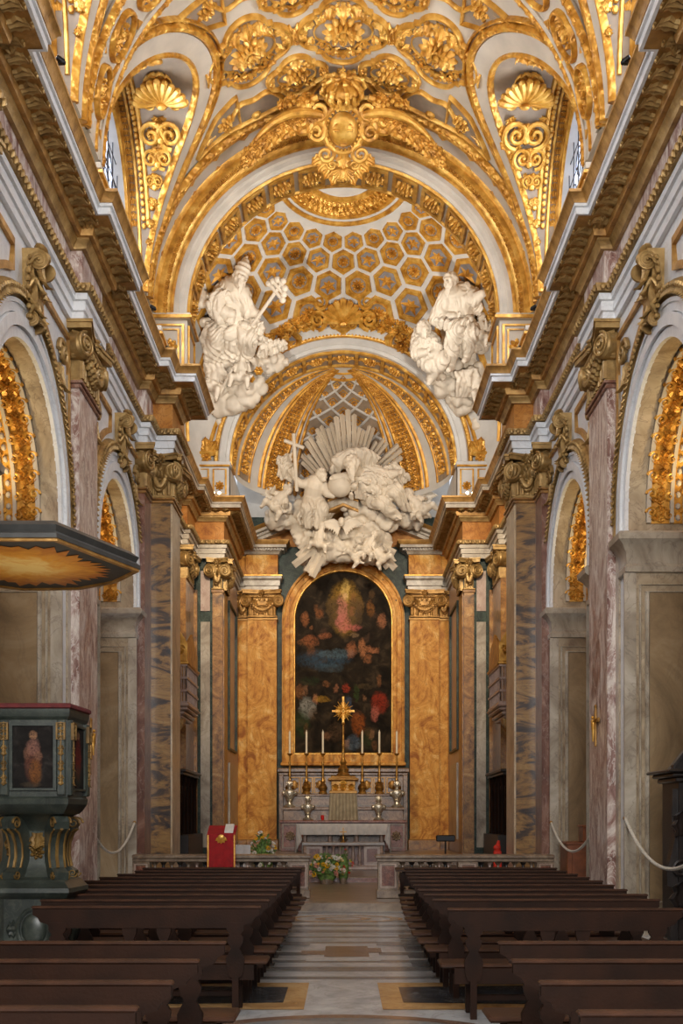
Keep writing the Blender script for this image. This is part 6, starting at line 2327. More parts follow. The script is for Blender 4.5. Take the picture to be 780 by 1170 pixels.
for k in (0, 1, 2, 3):
    c, u, n, ln = edge_frame(k, .47)
    F = frame(c, u, n, (0, 0, 1))
    m.M = F @ Matrix.Translation((0, 1.46, .0)) @ Matrix.Rotation(pi, 4, 'Z'); m.leaf(.2, .15, .3)
    m.M = F @ Matrix.Translation((0, 1.28, .0)); m.rosette(.07, 7, .4)
    for q in (-1, 1): m.M = F @ Matrix.Translation((q * .06, 1.36, 0)); m.spiral(.05, 1.4, .22, q, 0)
m.M = None
m.build('stem_carving', M['gold_pulpit'], e)
m = MB(); polyprof(m, [(.62, 1.05), (.88, 1.03), (.94, 1.0), (1.04, .96), (1.05, .92), (.98, .88), (.92, .86)]); m.build('base_moulding', M['pulpit_green'], e, 20)
m = MB(); polyprof(m, [(.90, .87), (.90, .3), (1.0, .26), (1.0, 0)]); m.build('plinth', M['pulpit_green'], e, 20)
m = MB()
for k in (1, 2):
    c, u, n, ln = edge_frame(k, .90)
    m.M = frame(c, u, n, (0, 0, 1)) @ Matrix.Translation((0, .58, 0))
    m.ell((0, 0, 0), (.12, .15, .05), 14, 8); m.tube([(.15 * cos(q), .19 * sin(q), .01) for q in [2 * pi * j / 24 for j in range(24)]], .022, 6, 0, True)
    for q in (-1, 1):
        M0 = m.M; m.M = M0 @ Matrix.Rotation(q * pi / 2, 4, 'Z') @ Matrix.Translation((0, .15, 0)); m.leaf(.13, .16, .3); m.M = M0
m.M = None
m.build('plinth_arms', M['pulpit_green'], e)

BC = Vector((-3.05, 11.3, 0))
BPLAN = [(-3.78, 10.35), (-3.3, 10.12), (-2.55, 10.12), (-2.04, 11.44), (-2.39, 12.0), (-2.87, 12.36), (-3.5, 12.4), (-3.85, 12.1)]
e = empty('pulpit_canopy', (BC.x, BC.y, 4.1), 'many-sided sounding board with golden sunburst underside, over the pulpit', 'sounding board')
m = MB()
polyprof(m, [(.97, 4.10), (1.0, 4.10), (1.0, 4.14), (.96, 4.17), (.99, 4.22), (.9, 4.28), (.5, 4.4)], BPLAN, BC)
m.build('rim', M['board_grey'], e, 20)
m = MB()
m.ribbon([(p[0], p[1]) for p in poly(.965, 0, BPLAN, BC)], .05, -.02, .025, lambda u, v, h: (u, v, 4.10 - h), closed=True)
m.build('gilded_edge', M['gold_dull'], e)
m = MB(); m.add([(p[0], p[1], 4.095) for p in poly(.97, 0, BPLAN, BC)], [tuple(reversed(range(len(BPLAN))))]); m.build('underside', M['board_grey'], e, 0)
m = MB()
n = 72
rr_ = random.Random(4)
rim = []
def rayhit(a):
    d = Vector((cos(a), sin(a)))
    best = 9
    for k in range(len(BPLAN)):
        p, q = Vector(BPLAN[k]) - BC.xy, Vector(BPLAN[(k + 1) % len(BPLAN)]) - BC.xy
        w = q - p
        den = d.x * w.y - d.y * w.x
        if abs(den) < 1e-6: continue
        t = (p.x * w.y - p.y * w.x) / den
        s_ = (p.x * d.y - p.y * d.x) / den
        if t > 0 and 0 <= s_ <= 1: best = min(best, t)
    return best
for k in range(n):
    a = 2 * pi * k / n
    r = rayhit(a) * ((.80 if k % 2 else .66) + rr_.uniform(-.07, .06))
    rim.append((BC.x + r * cos(a), BC.y + r * sin(a), 4.088))
vs = rim + [(BC.x, BC.y, 4.07)]
m.add(vs, [((k + 1) % n, k, n) for k in range(n)])
t = NT('sunburst_paint')
v = t.coord((1, 1, 1), (0, 0, 0), 'Object')
sp = t.n('ShaderNodeVectorMath', operation='LENGTH'); t.l(v, sp.inputs[0])
f = t.math('ADD', sp.outputs['Value'], t.math('MULTIPLY', t.math('SUBTRACT', t.noise(v, 5, 5, 1.0), .5), .9))
smat = t.done(t.ramp(f, [(.15, (255, 222, 140)), (.45, (238, 172, 62)), (.85, (200, 120, 36))]), .4, .1)
m.build('sunburst', smat, e, 0, origin=(BC.x - .1, BC.y - .1, 4.09))
m = MB(); m.box(-W + .05, BC.x - .3, 11.1, 11.3, 4.2, 4.36, 0, .02); m.build('wall_bracket', M['black_metal'], e)
# crucifixes on the pilasters
for sgn, side in SIDES:
    z0 = 2.75 if sgn < 0 else 2.95
    e = empty('wall_crucifix', (sgn * (W - .2), 16.9, z0), 'small gilt crucifix hung on the pink pilaster, ' + ('behind the pulpit' if sgn < 0 else 'between the roped bays'), 'crucifix')
    F = frame((W - .16, 16.95, z0), (0, -1, 0), (-1, 0, 0), (0, 0, 1))
    m = MB(sgn < 0); m.M = F; m.box(-.03, .03, -.28, .3, 0, .03, 0, .008); m.box(-.2, .2, .07, .13, 0, .03, 0, .008)
    for x, y in ((0, .31), (-.21, .1), (.21, .1)): m.ell((x, y, .015), (.04, .04, .02), 8, 5)
    m.M = None; m.build('cross', M['gold_dull'], e)
    m = MB(sgn < 0); m.M = F
    m.cap((0, -.02, .05), (0, .09, .05), .028, .035); m.ell((.01, .15, .06), (.022, .026, .022), 8, 6)
    for q in (-1, 1):
        m.cap((q * .03, .09, .05), (q * .17, .12, .045), .014, .010, 6); m.cap((q * .015, -.03, .05), (0, -.2, .05), .02, .012, 6)
    m.M = None; m.build('corpus', M['gold'], e)

# ------------------------------------------------------------------ confessional
e = empty('confessional', (4.55, 13.9, 0), 'black carved wooden confessional with curved pediment standing in the arch', 'confessional')
x0, x1, y0, y1 = 3.98, 5.3, 13.5, 14.2
m = MB(); m.box(x0, x1, y0, y1, .1, 2.05, 0, .01); m.box(x0 - .05, x1, y0 - .05, y1 + .05, 0, .14, 0, .015); m.build('body', M['wood_black'], e)
m = MB()
for z0, z1, o in ((2.03, 2.09, .05), (2.09, 2.14, .10), (2.14, 2.18, .16)): m.box(x0 - o, x1, y0 - o, y1 + o, z0, z1, 0, .015)
m.build('cornice', M['wood_black'], e)
m = MB()
pts = [(x0 - .12, 2.18)] + [(x0 - .10 + .44 * k / 16, 2.20 + .36 * sin(pi / 2 * k / 16)) for k in range(17)] + [(x1, 2.56), (x1, 2.18)]
m.prism(pts, y0 - .06, y0 + .1, lambda s, z, h: (s, h, z)); m.prism([(a, b + .03) for a, b in pts[1:-1]] + [(a, b - .03) for a, b in reversed(pts[1:-1])], y0 - .12, y0 - .02, lambda s, z, h: (s, h, z)); m.build('curved_pediment', M['wood_black'], e)
m = MB()
f = lambda s, z, h: (s, y0 - h, z)
m.ribbon([(x0 + .12, .3), (x0 + .95, .3), (x0 + .95, 1.9), (x0 + .12, 1.9)], .08, 0, .04, f, closed=True, rnd=True)
m.ribbon([(x0 + .25, .45), (x0 + .82, .45), (x0 + .82, 1.75), (x0 + .25, 1.75)], .04, 0, .03, f, closed=True, rnd=True)
m.build('side_panel_moulding', M['wood'], e)
m = MB()
# scrolled wing at the front corner
pr = [(x0 + .02, 1.95), (x0 - .06, 1.95), (x0 - .07, 1.6), (x0 - .03, 1.35), (x0 - .08, 1.15), (x0 - .13, .95), (x0 - .12, .8), (x0 - .06, .78), (x0 - .04, .5), (x0 - .09, .3), (x0 - .08, .14), (x0 + .02, .14)]
m.prism(pr, y0 + .05, y0 + .2, lambda s, z, h: (s, h, z))
m.M = frame((x0 + .02, y0 - .01, 1.0), (1, 0, 0), (0, -1, 0), (0, 0, 1)); m.spiral(.11, 1.8, .2, 1, 0, 0, .01)
m.M = frame((x0 + .03, y0 - .01, .5), (1, 0, 0), (0, -1, 0), (0, 0, 1)); m.leaf(.5, .25, .2); m.rosette(.1, 7, .4)
m.M = frame((x0 + .03, y0 - .01, 1.4), (1, 0, 0), (0, -1, 0), (0, 0, 1)); m.leaf(.4, .2, .2)
m.M = None
m.build('scrolled_wing', M['wood_black'], e)

# brown wooden cabinet in the last bay
e = empty('wooden_cabinet', (4.3, 20.5, 0), 'reddish brown wooden counter with a raised box, behind the rope', 'cabinet')
m = MB(); m.box(4.0, 5.2, 20.3, 21.0, 0, 1.15, 0, .01); m.box(3.97, 5.2, 20.27, 21.0, 1.13, 1.18, 0, .01); m.build('body', M['wood_brown'], e)
m = MB(); m.ribbon([(4.1, .2), (5.0, .2), (5.0, 1.0), (4.1, 1.0)], .06, 0, .03, lambda s, z, h: (s, 20.3 - h, z), closed=True); m.build('panel', M['wood_brown'], e)
m = MB(); m.box(4.30, 4.72, 20.4, 20.8, 1.18, 1.46, 0, .01); m.box(4.28, 4.74, 20.38, 20.82, 1.44, 1.48, 0, .01); m.build('raised_box', M['wood_brown'], e)

# dark choir stalls behind the piers
for sgn, side in SIDES:
    e = empty('choir_stall', (sgn * 4.0, 25, LZ), 'dark carved choir stall against the chancel wall below the balcony, ' + ('lectern side' if sgn < 0 else 'side without the lectern'), 'choir stall', 'choir stalls of the chancel')
    m = MB(sgn < 0); m.box(3.75, SX, 27.6, 30.4, .29, 1.2, 0, .01); m.box(4.02, SX, 27.6, 30.4, 1.2, 2.7, 0, .01); m.build('bench_back', M['wood_black'], e)
    m = MB(sgn < 0); m.box(3.86, SX, 27.5, 30.5, 2.66, 2.72, 0, .01); m.box(3.80, SX, 27.45, 30.5, 2.72, 2.80, 0, .02); m.build('cornice', M['wood_black'], e)
    for k in range(5):
        m = MB(sgn < 0); m.lathe([(0, 0), (.06, 0), (.05, .1), (.045, 1.2), (.06, 1.3), (.06, 1.46), (0, 1.46)], 10, (3.96, 27.65 + .68 * k, 1.2)); m.build('colonnette', M['wood'], e)

# singers' balconies
for sgn, side in SIDES:
    e = empty('choir_balcony', (sgn * 3.95, 27.6, 5), 'small carved balcony with gilded lattice on the chancel wall, ' + ('lectern side' if sgn < 0 else 'side without the lectern'), 'balcony', 'singing balconies of the chancel')
    yb0, yb1 = 26.9, 28.9
    xi = 3.70
    m = MB(sgn < 0)
    for z0, z1, o in ((3.98, 4.06, -.12), (4.06, 4.16, -.06), (4.16, 4.24, .02), (4.24, 4.32, .06)): m.box(xi - o, SX, yb0 - o, yb1 + o, z0, z1, 0, .03)
    m.build('floor_slab', M['pale_pink'], e)
    m = MB(sgn < 0); m.box(xi + .03, SX, yb0 + .03, yb1 - .03, 4.3, 5.25); m.build('parapet', M['giallo_dark'], e)
    m = MB(sgn < 0)
    for k in range(9):
        x = xi + (SX - xi) * k / 9
        m.box(x, x + .02, yb0 - .0, yb0 + .03, 4.36, 5.2)
    for k in range(16):
        y = yb0 + (yb1 - yb0) * k / 16
        m.box(xi, xi + .03, y, y + .02, 4.36, 5.2)
    for z in (4.32, 4.6, 4.9, 5.2): m.box(xi - .02, SX, yb0 - .02, yb1 + .02, z, z + .05)
    m.build('lattice', M['pale_pink'], e)
    m = MB(sgn < 0)
    m.box(xi - .05, SX, yb0 - .05, yb1 + .05, 5.24, 5.32, 0, .02)
    fq = lambda s, z, h: (s, yb0 - h, z)
    m.prism([(xi - .02, 5.32), (SX, 5.32), (SX, 6.15), (4.05, 6.2), (3.85, 6.02), (xi - .02, 5.75)], -.06, .02, fq)
    m.prism([(yb0, 5.32), (yb1, 5.32), (yb1, 5.7), ((yb0 + yb1) / 2, 6.1), (yb0, 5.7)], 0, .05, lambda s, z, h: (xi + h, s, z))
    for (x, z) in ((3.85, 5.55), (4.06, 5.7), (4.05, 5.95)):
        m.M = frame((x, yb0 - .02, z), (1, 0, 0), (0, -1, 0), (0, 0, 1)); m.spiral(.11, 1.5, .25, 1, 0); m.rosette(.06, 6, .5)
        m.M = m.M @ Matrix.Rotation(.6, 4, 'Z'); m.leaf(.22, .14, .3)
    m.M = None
    m.build('gilded_crest', M['gold'], e)
    m = MB(sgn < 0)
    m.prism([(SX, 4.0), (xi + .12, 4.0), (xi + .14, 3.85), (4.0, 3.72), (4.02, 3.5), (4.12, 3.25), (SX, 3.15)], yb0 + .3, yb0 + .7, lambda s, z, h: (s, h, z))
    m.M = frame((xi + .28, yb0 + .29, 3.82), (1, 0, 0), (0, -1, 0), (0, 0, 1)); m.volute(.15, .05, 1)
    m.M = frame((4.08, yb0 + .29, 3.55), (1, 0, 0), (0, -1, 0), (0, 0, 1)) @ Matrix.Rotation(pi, 4, 'Z'); m.leaf(.45, .2, .3)
    m.M = None
    m.build('bracket', M['gold_worn'], e)

# ropes across the side bays
def rope(lab, a, b, sag):
    A, B = Vector(a), Vector(b)
    pts = []
    for k in range(25):
        t = k / 24
        p = A + (B - A) * t
        p.z -= sag * 4 * t * (1 - t)
        pts.append(p)
    e = empty('barrier_rope', A, lab, 'rope', 'white barrier ropes')
    m = MB(); m.tube(pts, .022, 8); m.build('cord', M['rope'], e)
    for q in (A, B):
        m = MB(); m.ell(q, (.035, .035, .035), 8, 6); m.build('hook', M['brass'], e)
rope('white rope sagging before the brown cabinet', (W - .04, 21.3, 1.52), (W - .04, 17.75, 1.40), .42)
rope('white rope sagging before the dark confessional', (W - .04, 15.7, 1.60), (W - .22, 12.3, 1.1), .28)
rope('white rope sagging across the bay behind the pulpit', (-W + .04, 21.2, 1.52), (-W + .04, 17.75, 1.36), .42)

# dark music stand, red stole and microphone boxes at the far end
e = empty('reading_stand', (2.9, 24.5, LZ), 'small black reading stand behind the altar rail, beside the chancel pier', 'stand')
m = MB(); m.lathe([(0, 0), (.16, 0), (.15, .03), (.02, .05), (.018, .95), (0, .95)], 12, (2.2, 24.5, LZ)); m.build('pole', M['black_metal'], e)
m = MB(); m.box(2.0, 2.4, 24.4, 24.55, 1.1, 1.24, 0, .02); m.build('desk', M['black_metal'], e)
e = empty('pew_speaker', (0, 0, 0)); bpy.data.objects.remove(e)
m = MB()
m.cap((3.25, 24.0, .95), (3.28, 24.05, 1.10), .07, .035, 10); m.ell((3.24, 23.98, .98), (.08, .06, .07), 10, 7)
m.box(3.17, 3.33, 23.92, 24.08, LZ, .92, 0, .02)
tag(m.build('red_draped_stool', M['petal_red'], None, origin=(3.25, 24, LZ)), 'small stool under a red cloth, behind the altar rail', 'stool')

# cornice lamps
LAMPS = []
def lamp(lab, p, d, lit=True, s=1.0):
    e = empty('spot_lamp', p, lab, 'spotlight', 'spot lamps on the cornice')
    P, D = Vector(p), Vector(d).normalized()
    m = MB(); m.box(p[0] - .05 * s, p[0] + .05 * s, p[1] - .05 * s, p[1] + .05 * s, p[2] - .10 * s, p[2] - .07 * s); m.tube([P - Vector((0, 0, .08 * s)), P], .015 * s, 6); m.build('foot', M['black_metal'], e)
    m = MB(); m.tube([P - D * .10 * s, P + D * .08 * s], [.06 * s, .075 * s], 12); m.build('housing', M['black_metal'], e)
    m = MB(); m.ell(P + D * .085 * s, (.058 * s, .058 * s, .058 * s), 10, 7); m.build('bulb', M['bulb'] if lit else M['black_metal'], e)
for sgn in (1, -1):
    q = 'right' if sgn > 0 else 'left'
    lamp('glowing lamp on the cornice at the %s foot of the apse arch' % q, (sgn * 3.35, AY - .55, 10.37), (-sgn * .1, -1, .1), True, .75)
    lamp('second glowing lamp beside it, further %s on the apse cornice' % q, (sgn * 3.50, AY - .55, 10.37), (-sgn * .1, -1, .1), True, .65)
    lamp('glowing lamp on the ledge above the %s chancel pier' % q, (sgn * 3.2, CY0 - .3, 10.37), (-sgn * .2, -1, .2), True, .6)
    lamp('dark unlit spotlight on the %s cornice below the window' % q, (sgn * 3.28, 19.6, 10.40), (-sgn * .6, .4, -.3), False, .5)
    lamp('dark unlit spotlight on the %s cornice next to the chancel arch' % q, (sgn * 3.28, 21.3, 10.40), (-sgn * .6, .4, -.3), False, .5)
    lamp('dark unlit spotlight on the %s cornice nearer the viewer' % q, (sgn * 3.28, 13.2, 10.40), (-sgn * .6, .4, -.3), False, .5)
# ------------------------------------------------------------------ modelled stucco groups
def sculpt(name, mb, voxel, mat, parent, folds=0.0, fscale=3.0, flow=(0, 0, 1), smooth=1, lump=0.0, keep=None):
    """fuse the shapes of mb into one continuous surface, then work folds into it"""
    me = bpy.data.meshes.new('tmp')
    me.from_pydata([tuple(p) for p in mb.v], [], mb.f)
    ob = bpy.data.objects.new('tmp', me)
    COL.objects.link(ob)
    md = ob.modifiers.new('r', 'REMESH')
    md.mode = 'VOXEL'; md.voxel_size = voxel; md.adaptivity = 0
    dg = bpy.context.evaluated_depsgraph_get()
    res = bpy.data.meshes.new_from_object(ob.evaluated_get(dg))
    bpy.data.objects.remove(ob); bpy.data.meshes.remove(me)
    bm = bmesh.new(); bm.from_mesh(res)
    for _ in range(smooth): bmesh.ops.smooth_vert(bm, verts=bm.verts, factor=.5, use_axis_x=True, use_axis_y=True, use_axis_z=True)
    bm.normal_update()
    if folds or lump:
        fl = Vector(flow).normalized()
        sd = fl.cross(Vector((0, 1, 0))).normalized()
        mv = []
        s2 = (sd + fl * .5).normalized()
        for v in bm.verts:
            p = v.co
            wp = 1.0
            for c, r in keep or ():
                q = (p - c).length / r
                if q < 1.35: wp = min(wp, max(0.0, (q - 1) / .35))
            d = 0
            if folds and wp > 0:
                w1 = noise.noise(p * .9) * 2.4 + noise.noise(p * 2.3 + Vector((5, 1, 9))) * .8
                f = p.dot(sd) * fscale + p.y * fscale * .45 + w1
                r1 = 1 - abs((f % 1) - .5) * 2
                g = p.dot(s2) * fscale * 2.1 + p.y * fscale * .8 + w1 * 1.7 + noise.noise(p * 3.1) * 1.2
                r2 = 1 - abs((g % 1) - .5) * 2
                am = max(.2, .65 + 1.0 * noise.noise(p * 1.7 + Vector((2, 8, 4))))
                d += folds * wp * ((math.sqrt(r1) - .65) * am + (math.sqrt(r2) - .65) * .32 * (1.2 - am * .5))
            if lump: d += lump * (1 - 2.6 * abs(noise.noise(p * fscale)) + .9 * noise.noise(p * fscale * 2.3))
            mv.append(v.normal * d)
        for v, d in zip(bm.verts, mv): v.co += d
        bmesh.ops.smooth_vert(bm, verts=bm.verts, factor=.15, use_axis_x=True, use_axis_y=True, use_axis_z=True)
    off = world_loc(parent) if parent is not None else Vector((0, 0, 0))
    bmesh.ops.translate(bm, verts=bm.verts, vec=-off)
    bm.to_mesh(res); bm.free()
    res.name = name
    res.polygons.foreach_set('use_smooth', [True] * len(res.polygons))
    res.materials.clear(); res.materials.append(mat)
    o = bpy.data.objects.new(name, res)
    COL.objects.link(o)
    if parent is not None: o.parent = parent
    return o


def to_world(px, py, Y): return Vector(((px - 392) * Y / 1300, Y, EYE + (935 - py) * Y / 1300))


def head_mb(m, c, s, look=(0, -1, 0), tilt=0.0, beard=False, hair=1.0, mitre=0.0, hood=False):
    """head with features; s = head height; look = facing direction"""
    w = Vector(look).normalized()
    up = Vector((sin(tilt), 0, cos(tilt)))
    up = (up - w * up.dot(w)).normalized()
    r = w.cross(up) * -1
    Rm = Matrix((r, w, up)).transposed()     # local x right, y forward, z up
    C = Vector(c)
    def P(x, y, z): return C + Rm @ Vector((x * s, y * s, z * s))
    m.ell(P(0, -.02, .06), (.33 * s, .40 * s, .42 * s), 16, 12, 0, Rm)
    m.ell(P(0, .10, -.22), (.24 * s, .26 * s, .26 * s), 14, 9, 0, Rm)
    m.cap(P(0, .36, .06), P(0, .46, -.10), .045 * s, .075 * s, 8)
    m.cap(P(-.17, .34, .12), P(.17, .34, .12), .06 * s, .06 * s, 8)
    for q in (-1, 1):
        m.ell(P(q * .15, .335, .04), (.07 * s, .05 * s, .04 * s), 8, 6, 0, Rm)
        m.ell(P(q * .33, -.02, 0), (.05 * s, .09 * s, .13 * s), 8, 6, 0, Rm)
        m.ell(P(q * .19, .25, -.14), (.10 * s, .09 * s, .11 * s), 8, 6, 0, Rm)
    m.ell(P(0, .35, -.24), (.11 * s, .06 * s, .035 * s), 8, 5, 0, Rm); m.ell(P(0, .34, -.29), (.09 * s, .06 * s, .035 * s), 8, 5, 0, Rm)
    m.ell(P(0, .31, -.42), (.10 * s, .09 * s, .08 * s), 8, 6, 0, Rm)
    rn = random.Random(int(s * 1000) + int(C.x * 100))
    if hair:
        for k in range(int(46 * hair)):
            a, b = rn.uniform(0, 2 * pi), rn.uniform(-.1, 1.2)
            d = Vector((cos(a) * cos(b) * .36, sin(a) * cos(b) * .42 - .06, sin(b) * .44 + .1))
            if d.y > .22 and d.z < .32: continue
            m.ell(P(d.x, d.y, d.z), (.09 * s, .09 * s, .11 * s), 7, 5)
    if beard:
        for k in range(26):
            x, z = rn.uniform(-.2, .2), rn.uniform(-.80, -.30)
            wv = 1 - abs(z + .3) * 1.3
            m.cap(P(x * max(.2, wv) * 1.2, .30 - .1 * abs(x), z + .08), P(x * max(.15, wv), .30, z - .08), .06 * s, .03 * s, 6)
    if mitre:
        pr = [(.34, .25), (.40, .45), (.38, .75), (.22, 1.05), (.04, mitre)]
        for k in range(len(pr) - 1):
            m.cap(P(0, -.03, pr[k][1]), P(0, -.03, pr[k + 1][1]), pr[k][0] * s, pr[k + 1][0] * s, 14)
        for z, rr in ((.32, .39), (.58, .43), (.84, .36)):
            m.tube([P(rr * cos(a), rr * sin(a) - .03, z) for a in [2 * pi * j / 18 for j in range(18)]], .05 * s, 6, 0, True)
    if hood:
        for k in range(9):
            a = pi * (-.15 + 1.3 * k / 8)
            m.cap(P(.42 * cos(a), .05, .12 + .42 * sin(a)), P(.36 * cos(a), -.3, .05 + .36 * sin(a)), .11 * s, .10 * s, 8)


def hand_mb(m, wrist, tip, s, curl=.3, side=1):
    """palm, four unequal bent fingers and a thumb leaving the palm's side"""
    A, B = Vector(wrist), Vector(tip)
    d = (B - A).normalized()
    n = Vector((0, -1, 0)); n = (n - d * n.dot(d)).normalized()
    u = d.cross(n)
    L = s
    m.cap(A, A + d * L * .42, L * .16, L * .2, 8)
    for k, (f, ln) in enumerate(((-.24, .44), (-.08, .52), (.08, .48), (.23, .38))):
        p0 = A + d * L * .46 + u * f * L
        p1 = p0 + (d * (1 - curl * .4) + n * curl * .5).normalized() * ln * L * .5
        p2 = p1 + (d * (1 - curl) + n * curl).normalized() * ln * L * .5
        m.cap(p0, p1, L * .075, L * .068, 6); m.cap(p1, p2, L * .068, L * .055, 6)
    t0 = A + d * L * .16 + u * side * L * .18
    t1 = t0 + (d * .6 + u * side * .8) * L * .24
    m.cap(t0, t1, L * .085, L * .075, 6); m.cap(t1, t1 + (d * .9 + u * side * .2) * L * .2, L * .075, L * .06, 6)


def limb(m, pts, rs):
    for k in range(len(pts) - 1): m.cap(pts[k], pts[k + 1], rs[k], rs[k + 1], 12)


def drape(m, A, B, C, D, n, r, seed=1, wob=.08, bulge=.12, base=True):
    """cloth between edge A-B and edge C-D: n rounded folds over a sheet"""
    rn = random.Random(seed)
    A, B, C, D = Vector(A), Vector(B), Vector(C), Vector(D)
    for k in range(n):
        t = (k + .5 + rn.uniform(-.25, .25)) / n
        p, q = A.lerp(B, t), C.lerp(D, max(0, min(1, t + rn.uniform(-.12, .12))))
        ph, am = rn.uniform(0, 6), rn.uniform(.3, 1) * wob
        sd = (B - A).normalized()
        pts, rs = [], []
        for j in range(9):
            s = j / 8
            x = p.lerp(q, s) + sd * am * sin(ph + s * 4.5) + Vector((0, -bulge * sin(pi * s) * rn.uniform(.5, 1.1), 0))
            pts.append(x); rs.append(r * (.6 + .6 * sin(pi * (.15 + .8 * s))) * rn.uniform(.8, 1.15))
        m.tube(pts, rs, 8)
    if base:
        th = r * .9
        def f(u, v, h):
            e = A.lerp(B, u).lerp(C.lerp(D, u), v)
            return e + Vector((0, -bulge * .6 * sin(pi * v) + .06 - h, 0))
        m.slab(f, 6, 6, th)


def cloud(m, c, R, n, seed=1):
    rn = random.Random(seed)
    C = Vector(c) + Vector((0, .38, 0))
    m.ell(C, (R[0] * .75, R[1] * .75, R[2] * .75), 14, 9)
    for k in range(n):
        a, b = rn.uniform(0, 2 * pi), rn.uniform(-1, 1)
        d = Vector((cos(a) * sqrt(1 - b * b) * R[0], -abs(sin(a)) * sqrt(1 - b * b) * R[1], b * R[2])) * .75
        q = rn.uniform(.22, .40) * min(R[0], R[2])
        m.ell(C + d, (q * 1.15, q, q), 12, 8)
        for j in range(3):
            a2, b2 = rn.uniform(0, 2 * pi), rn.uniform(-.6, .9)
            k2 = rn.uniform(.35, .55) * q
            m.ell(C + d + Vector((cos(a2) * q * .85, -abs(sin(a2)) * q * .6, b2 * q * .8)), (k2 * 1.2, k2, k2), 9, 6)


def putto(m, c, s, look=(0, -1, 0), arms=((-.5, .1), (.5, .3)), legs=((-.25, -1.0), (.35, -.9)), lean=0.0):
    """chubby child figure; c = chest; s = head height"""
    C = Vector(c)
    up = Vector((sin(lean), 0, cos(lean))); sd = Vector((cos(lean), 0, -sin(lean)))
    head_mb(m, C + up * s * .95, s, look, lean)
    m.cap(C + up * s * .35, C - up * s * .7, s * .42, s * .46, 12)
    m.cap(C + up * s * .3, C + up * s * .7, s * .2, s * .2, 8)
    for q, (x, z) in zip((-1, 1), arms):
        sh = C + sd * q * s * .42 + up * s * .28
        el = sh + sd * x * s * .55 + up * (z * s * .3 - .45 * s) + Vector((0, -.25 * s, 0))
        hd = el + sd * (x * .3 - q * .25) * s + up * (z * .9 + .15) * s * .7 + Vector((0, -.4 * s, 0))
        limb(m, [sh, el, hd], [s * .21, s * .18, s * .13])
        hand_mb(m, hd, hd + (hd - el), s * .42, .4, -q)
    for q, (x, z) in zip((-1, 1), legs):
        hp = C + sd * q * s * .24 - up * s * .75
        kn = hp + sd * (x * .6 + q * .25) * s + up * z * s * .25 + Vector((0, -.65 * s, 0))
        ft = kn + sd * x * s * .25 + up * (z * s * .75) + Vector((0, .35 * s, 0))
        limb(m, [hp, kn, ft], [s * .34, s * .27, s * .15])
        m.cap(ft, ft + Vector((.1 * q * s, -.3 * s, -.06 * s)), s * .14, s * .09, 8)
    # a loose scarf across the hips
    A_, B_ = C - up * s * .45 - sd * s * .55, C - up * s * .75 + sd * s * .75
    for k in range(3):
        m.tube([A_ + up * k * s * .1, C - up * s * (.62 - .1 * k) + Vector((0, -s * .5, 0)), B_ + up * k * s * .12, B_ + sd * s * .4 + up * s * (.3 + .1 * k)], [s * .07, s * .1, s * .09, s * .03], 7)


def wing(m, root, tip, w, n=9):
    A, B = Vector(root), Vector(tip)
    d = B - A
    dn = Vector((0, 0, -1)); dn = (dn - d.normalized() * dn.dot(d.normalized())).normalized()
    m.tube([A, A + d * .5 - dn * w * .18, B], [w * .16, w * .13, w * .06], 8)
    for k in range(n):
        t = k / (n - 1)
        p = A + d * t - dn * w * .1 * sin(pi * t)
        e = p + dn * w * (.9 - .45 * t) + d * .22 * (.3 + t)
        m.tube([p, p.lerp(e, .5) + Vector((0, -.03, 0)), e], [w * .09, w * .10, w * .03], 6, flat=.5)


ST = M['statue']
VX = .022

# ---- group on the left-hand pendentive: seated bishop with triple cross
def gl(x, y, d=0.0):
    Y = 30.95 - (1030 - y) * .0030 + d
    return to_world(210 + x / 5.85, 290 + y / 5.85, Y)
e = empty('stucco_group', gl(330, 650), 'white stucco group of a seated bishop holding a triple-barred cross', 'sculpture group')
m = MB()
head_mb(m, gl(372, 178, -.25), .46, (.75, -.62, -.25), .35, True, .8, 1.35)
limb(m, [gl(352, 235, -.05), gl(372, 195, -.2)], [.17, .14])
limb(m, [gl(325, 265, 0), gl(320, 420, 0)], [.42, .44])
limb(m, [gl(255, 260, -.05), gl(225, 370, -.35), gl(320, 400, -.5)], [.24, .20, .12])
hand_mb(m, gl(320, 400, -.5), gl(360, 385, -.6), .2, .4, 1)
limb(m, [gl(395, 275, -.1), gl(425, 375, -.3), gl(480, 395, -.45)], [.24, .19, .12])
hand_mb(m, gl(480, 400, -.45), gl(505, 430, -.5), .2, .6, -1)
limb(m, [gl(290, 450, 0), gl(220, 545, -.55), gl(190, 700, -.2)], [.30, .25, .18])
limb(m, [gl(360, 450, 0), gl(430, 555, -.55), gl(420, 680, -.2)], [.30, .25, .18])
sculpt('bishop', m, VX, ST, e, .13, 4.6, (.25, 0, 1), keep=[(gl(380, 150, -.25), .42), (gl(345, 390, -.55), .2), (gl(495, 415, -.5), .2)])
m = MB()
drape(m, gl(215, 225, 0), gl(420, 235, -.1), gl(180, 430, -.15), gl(450, 420, -.2), 9, 0.061, 3)
m.tube([gl(260, 250, -.3), gl(205, 290, -.35), gl(190, 360, -.4), gl(235, 430, -.45), gl(330, 440, -.5)], [.1, .15, .17, .16, .1], 10)
m.tube([gl(300, 250, -.3), gl(245, 300, -.4), gl(235, 360, -.45), gl(270, 410, -.5)], [.08, .1, .11, .08], 10)
drape(m, gl(150, 440, -.1), gl(480, 430, -.3), gl(120, 640, -.2), gl(560, 600, -.3), 13, 0.072, 5, .16, .35)
drape(m, gl(180, 560, -.4), gl(450, 540, -.5), gl(130, 760, -.2), gl(470, 740, -.2), 12, 0.065, 7, .14, .25)
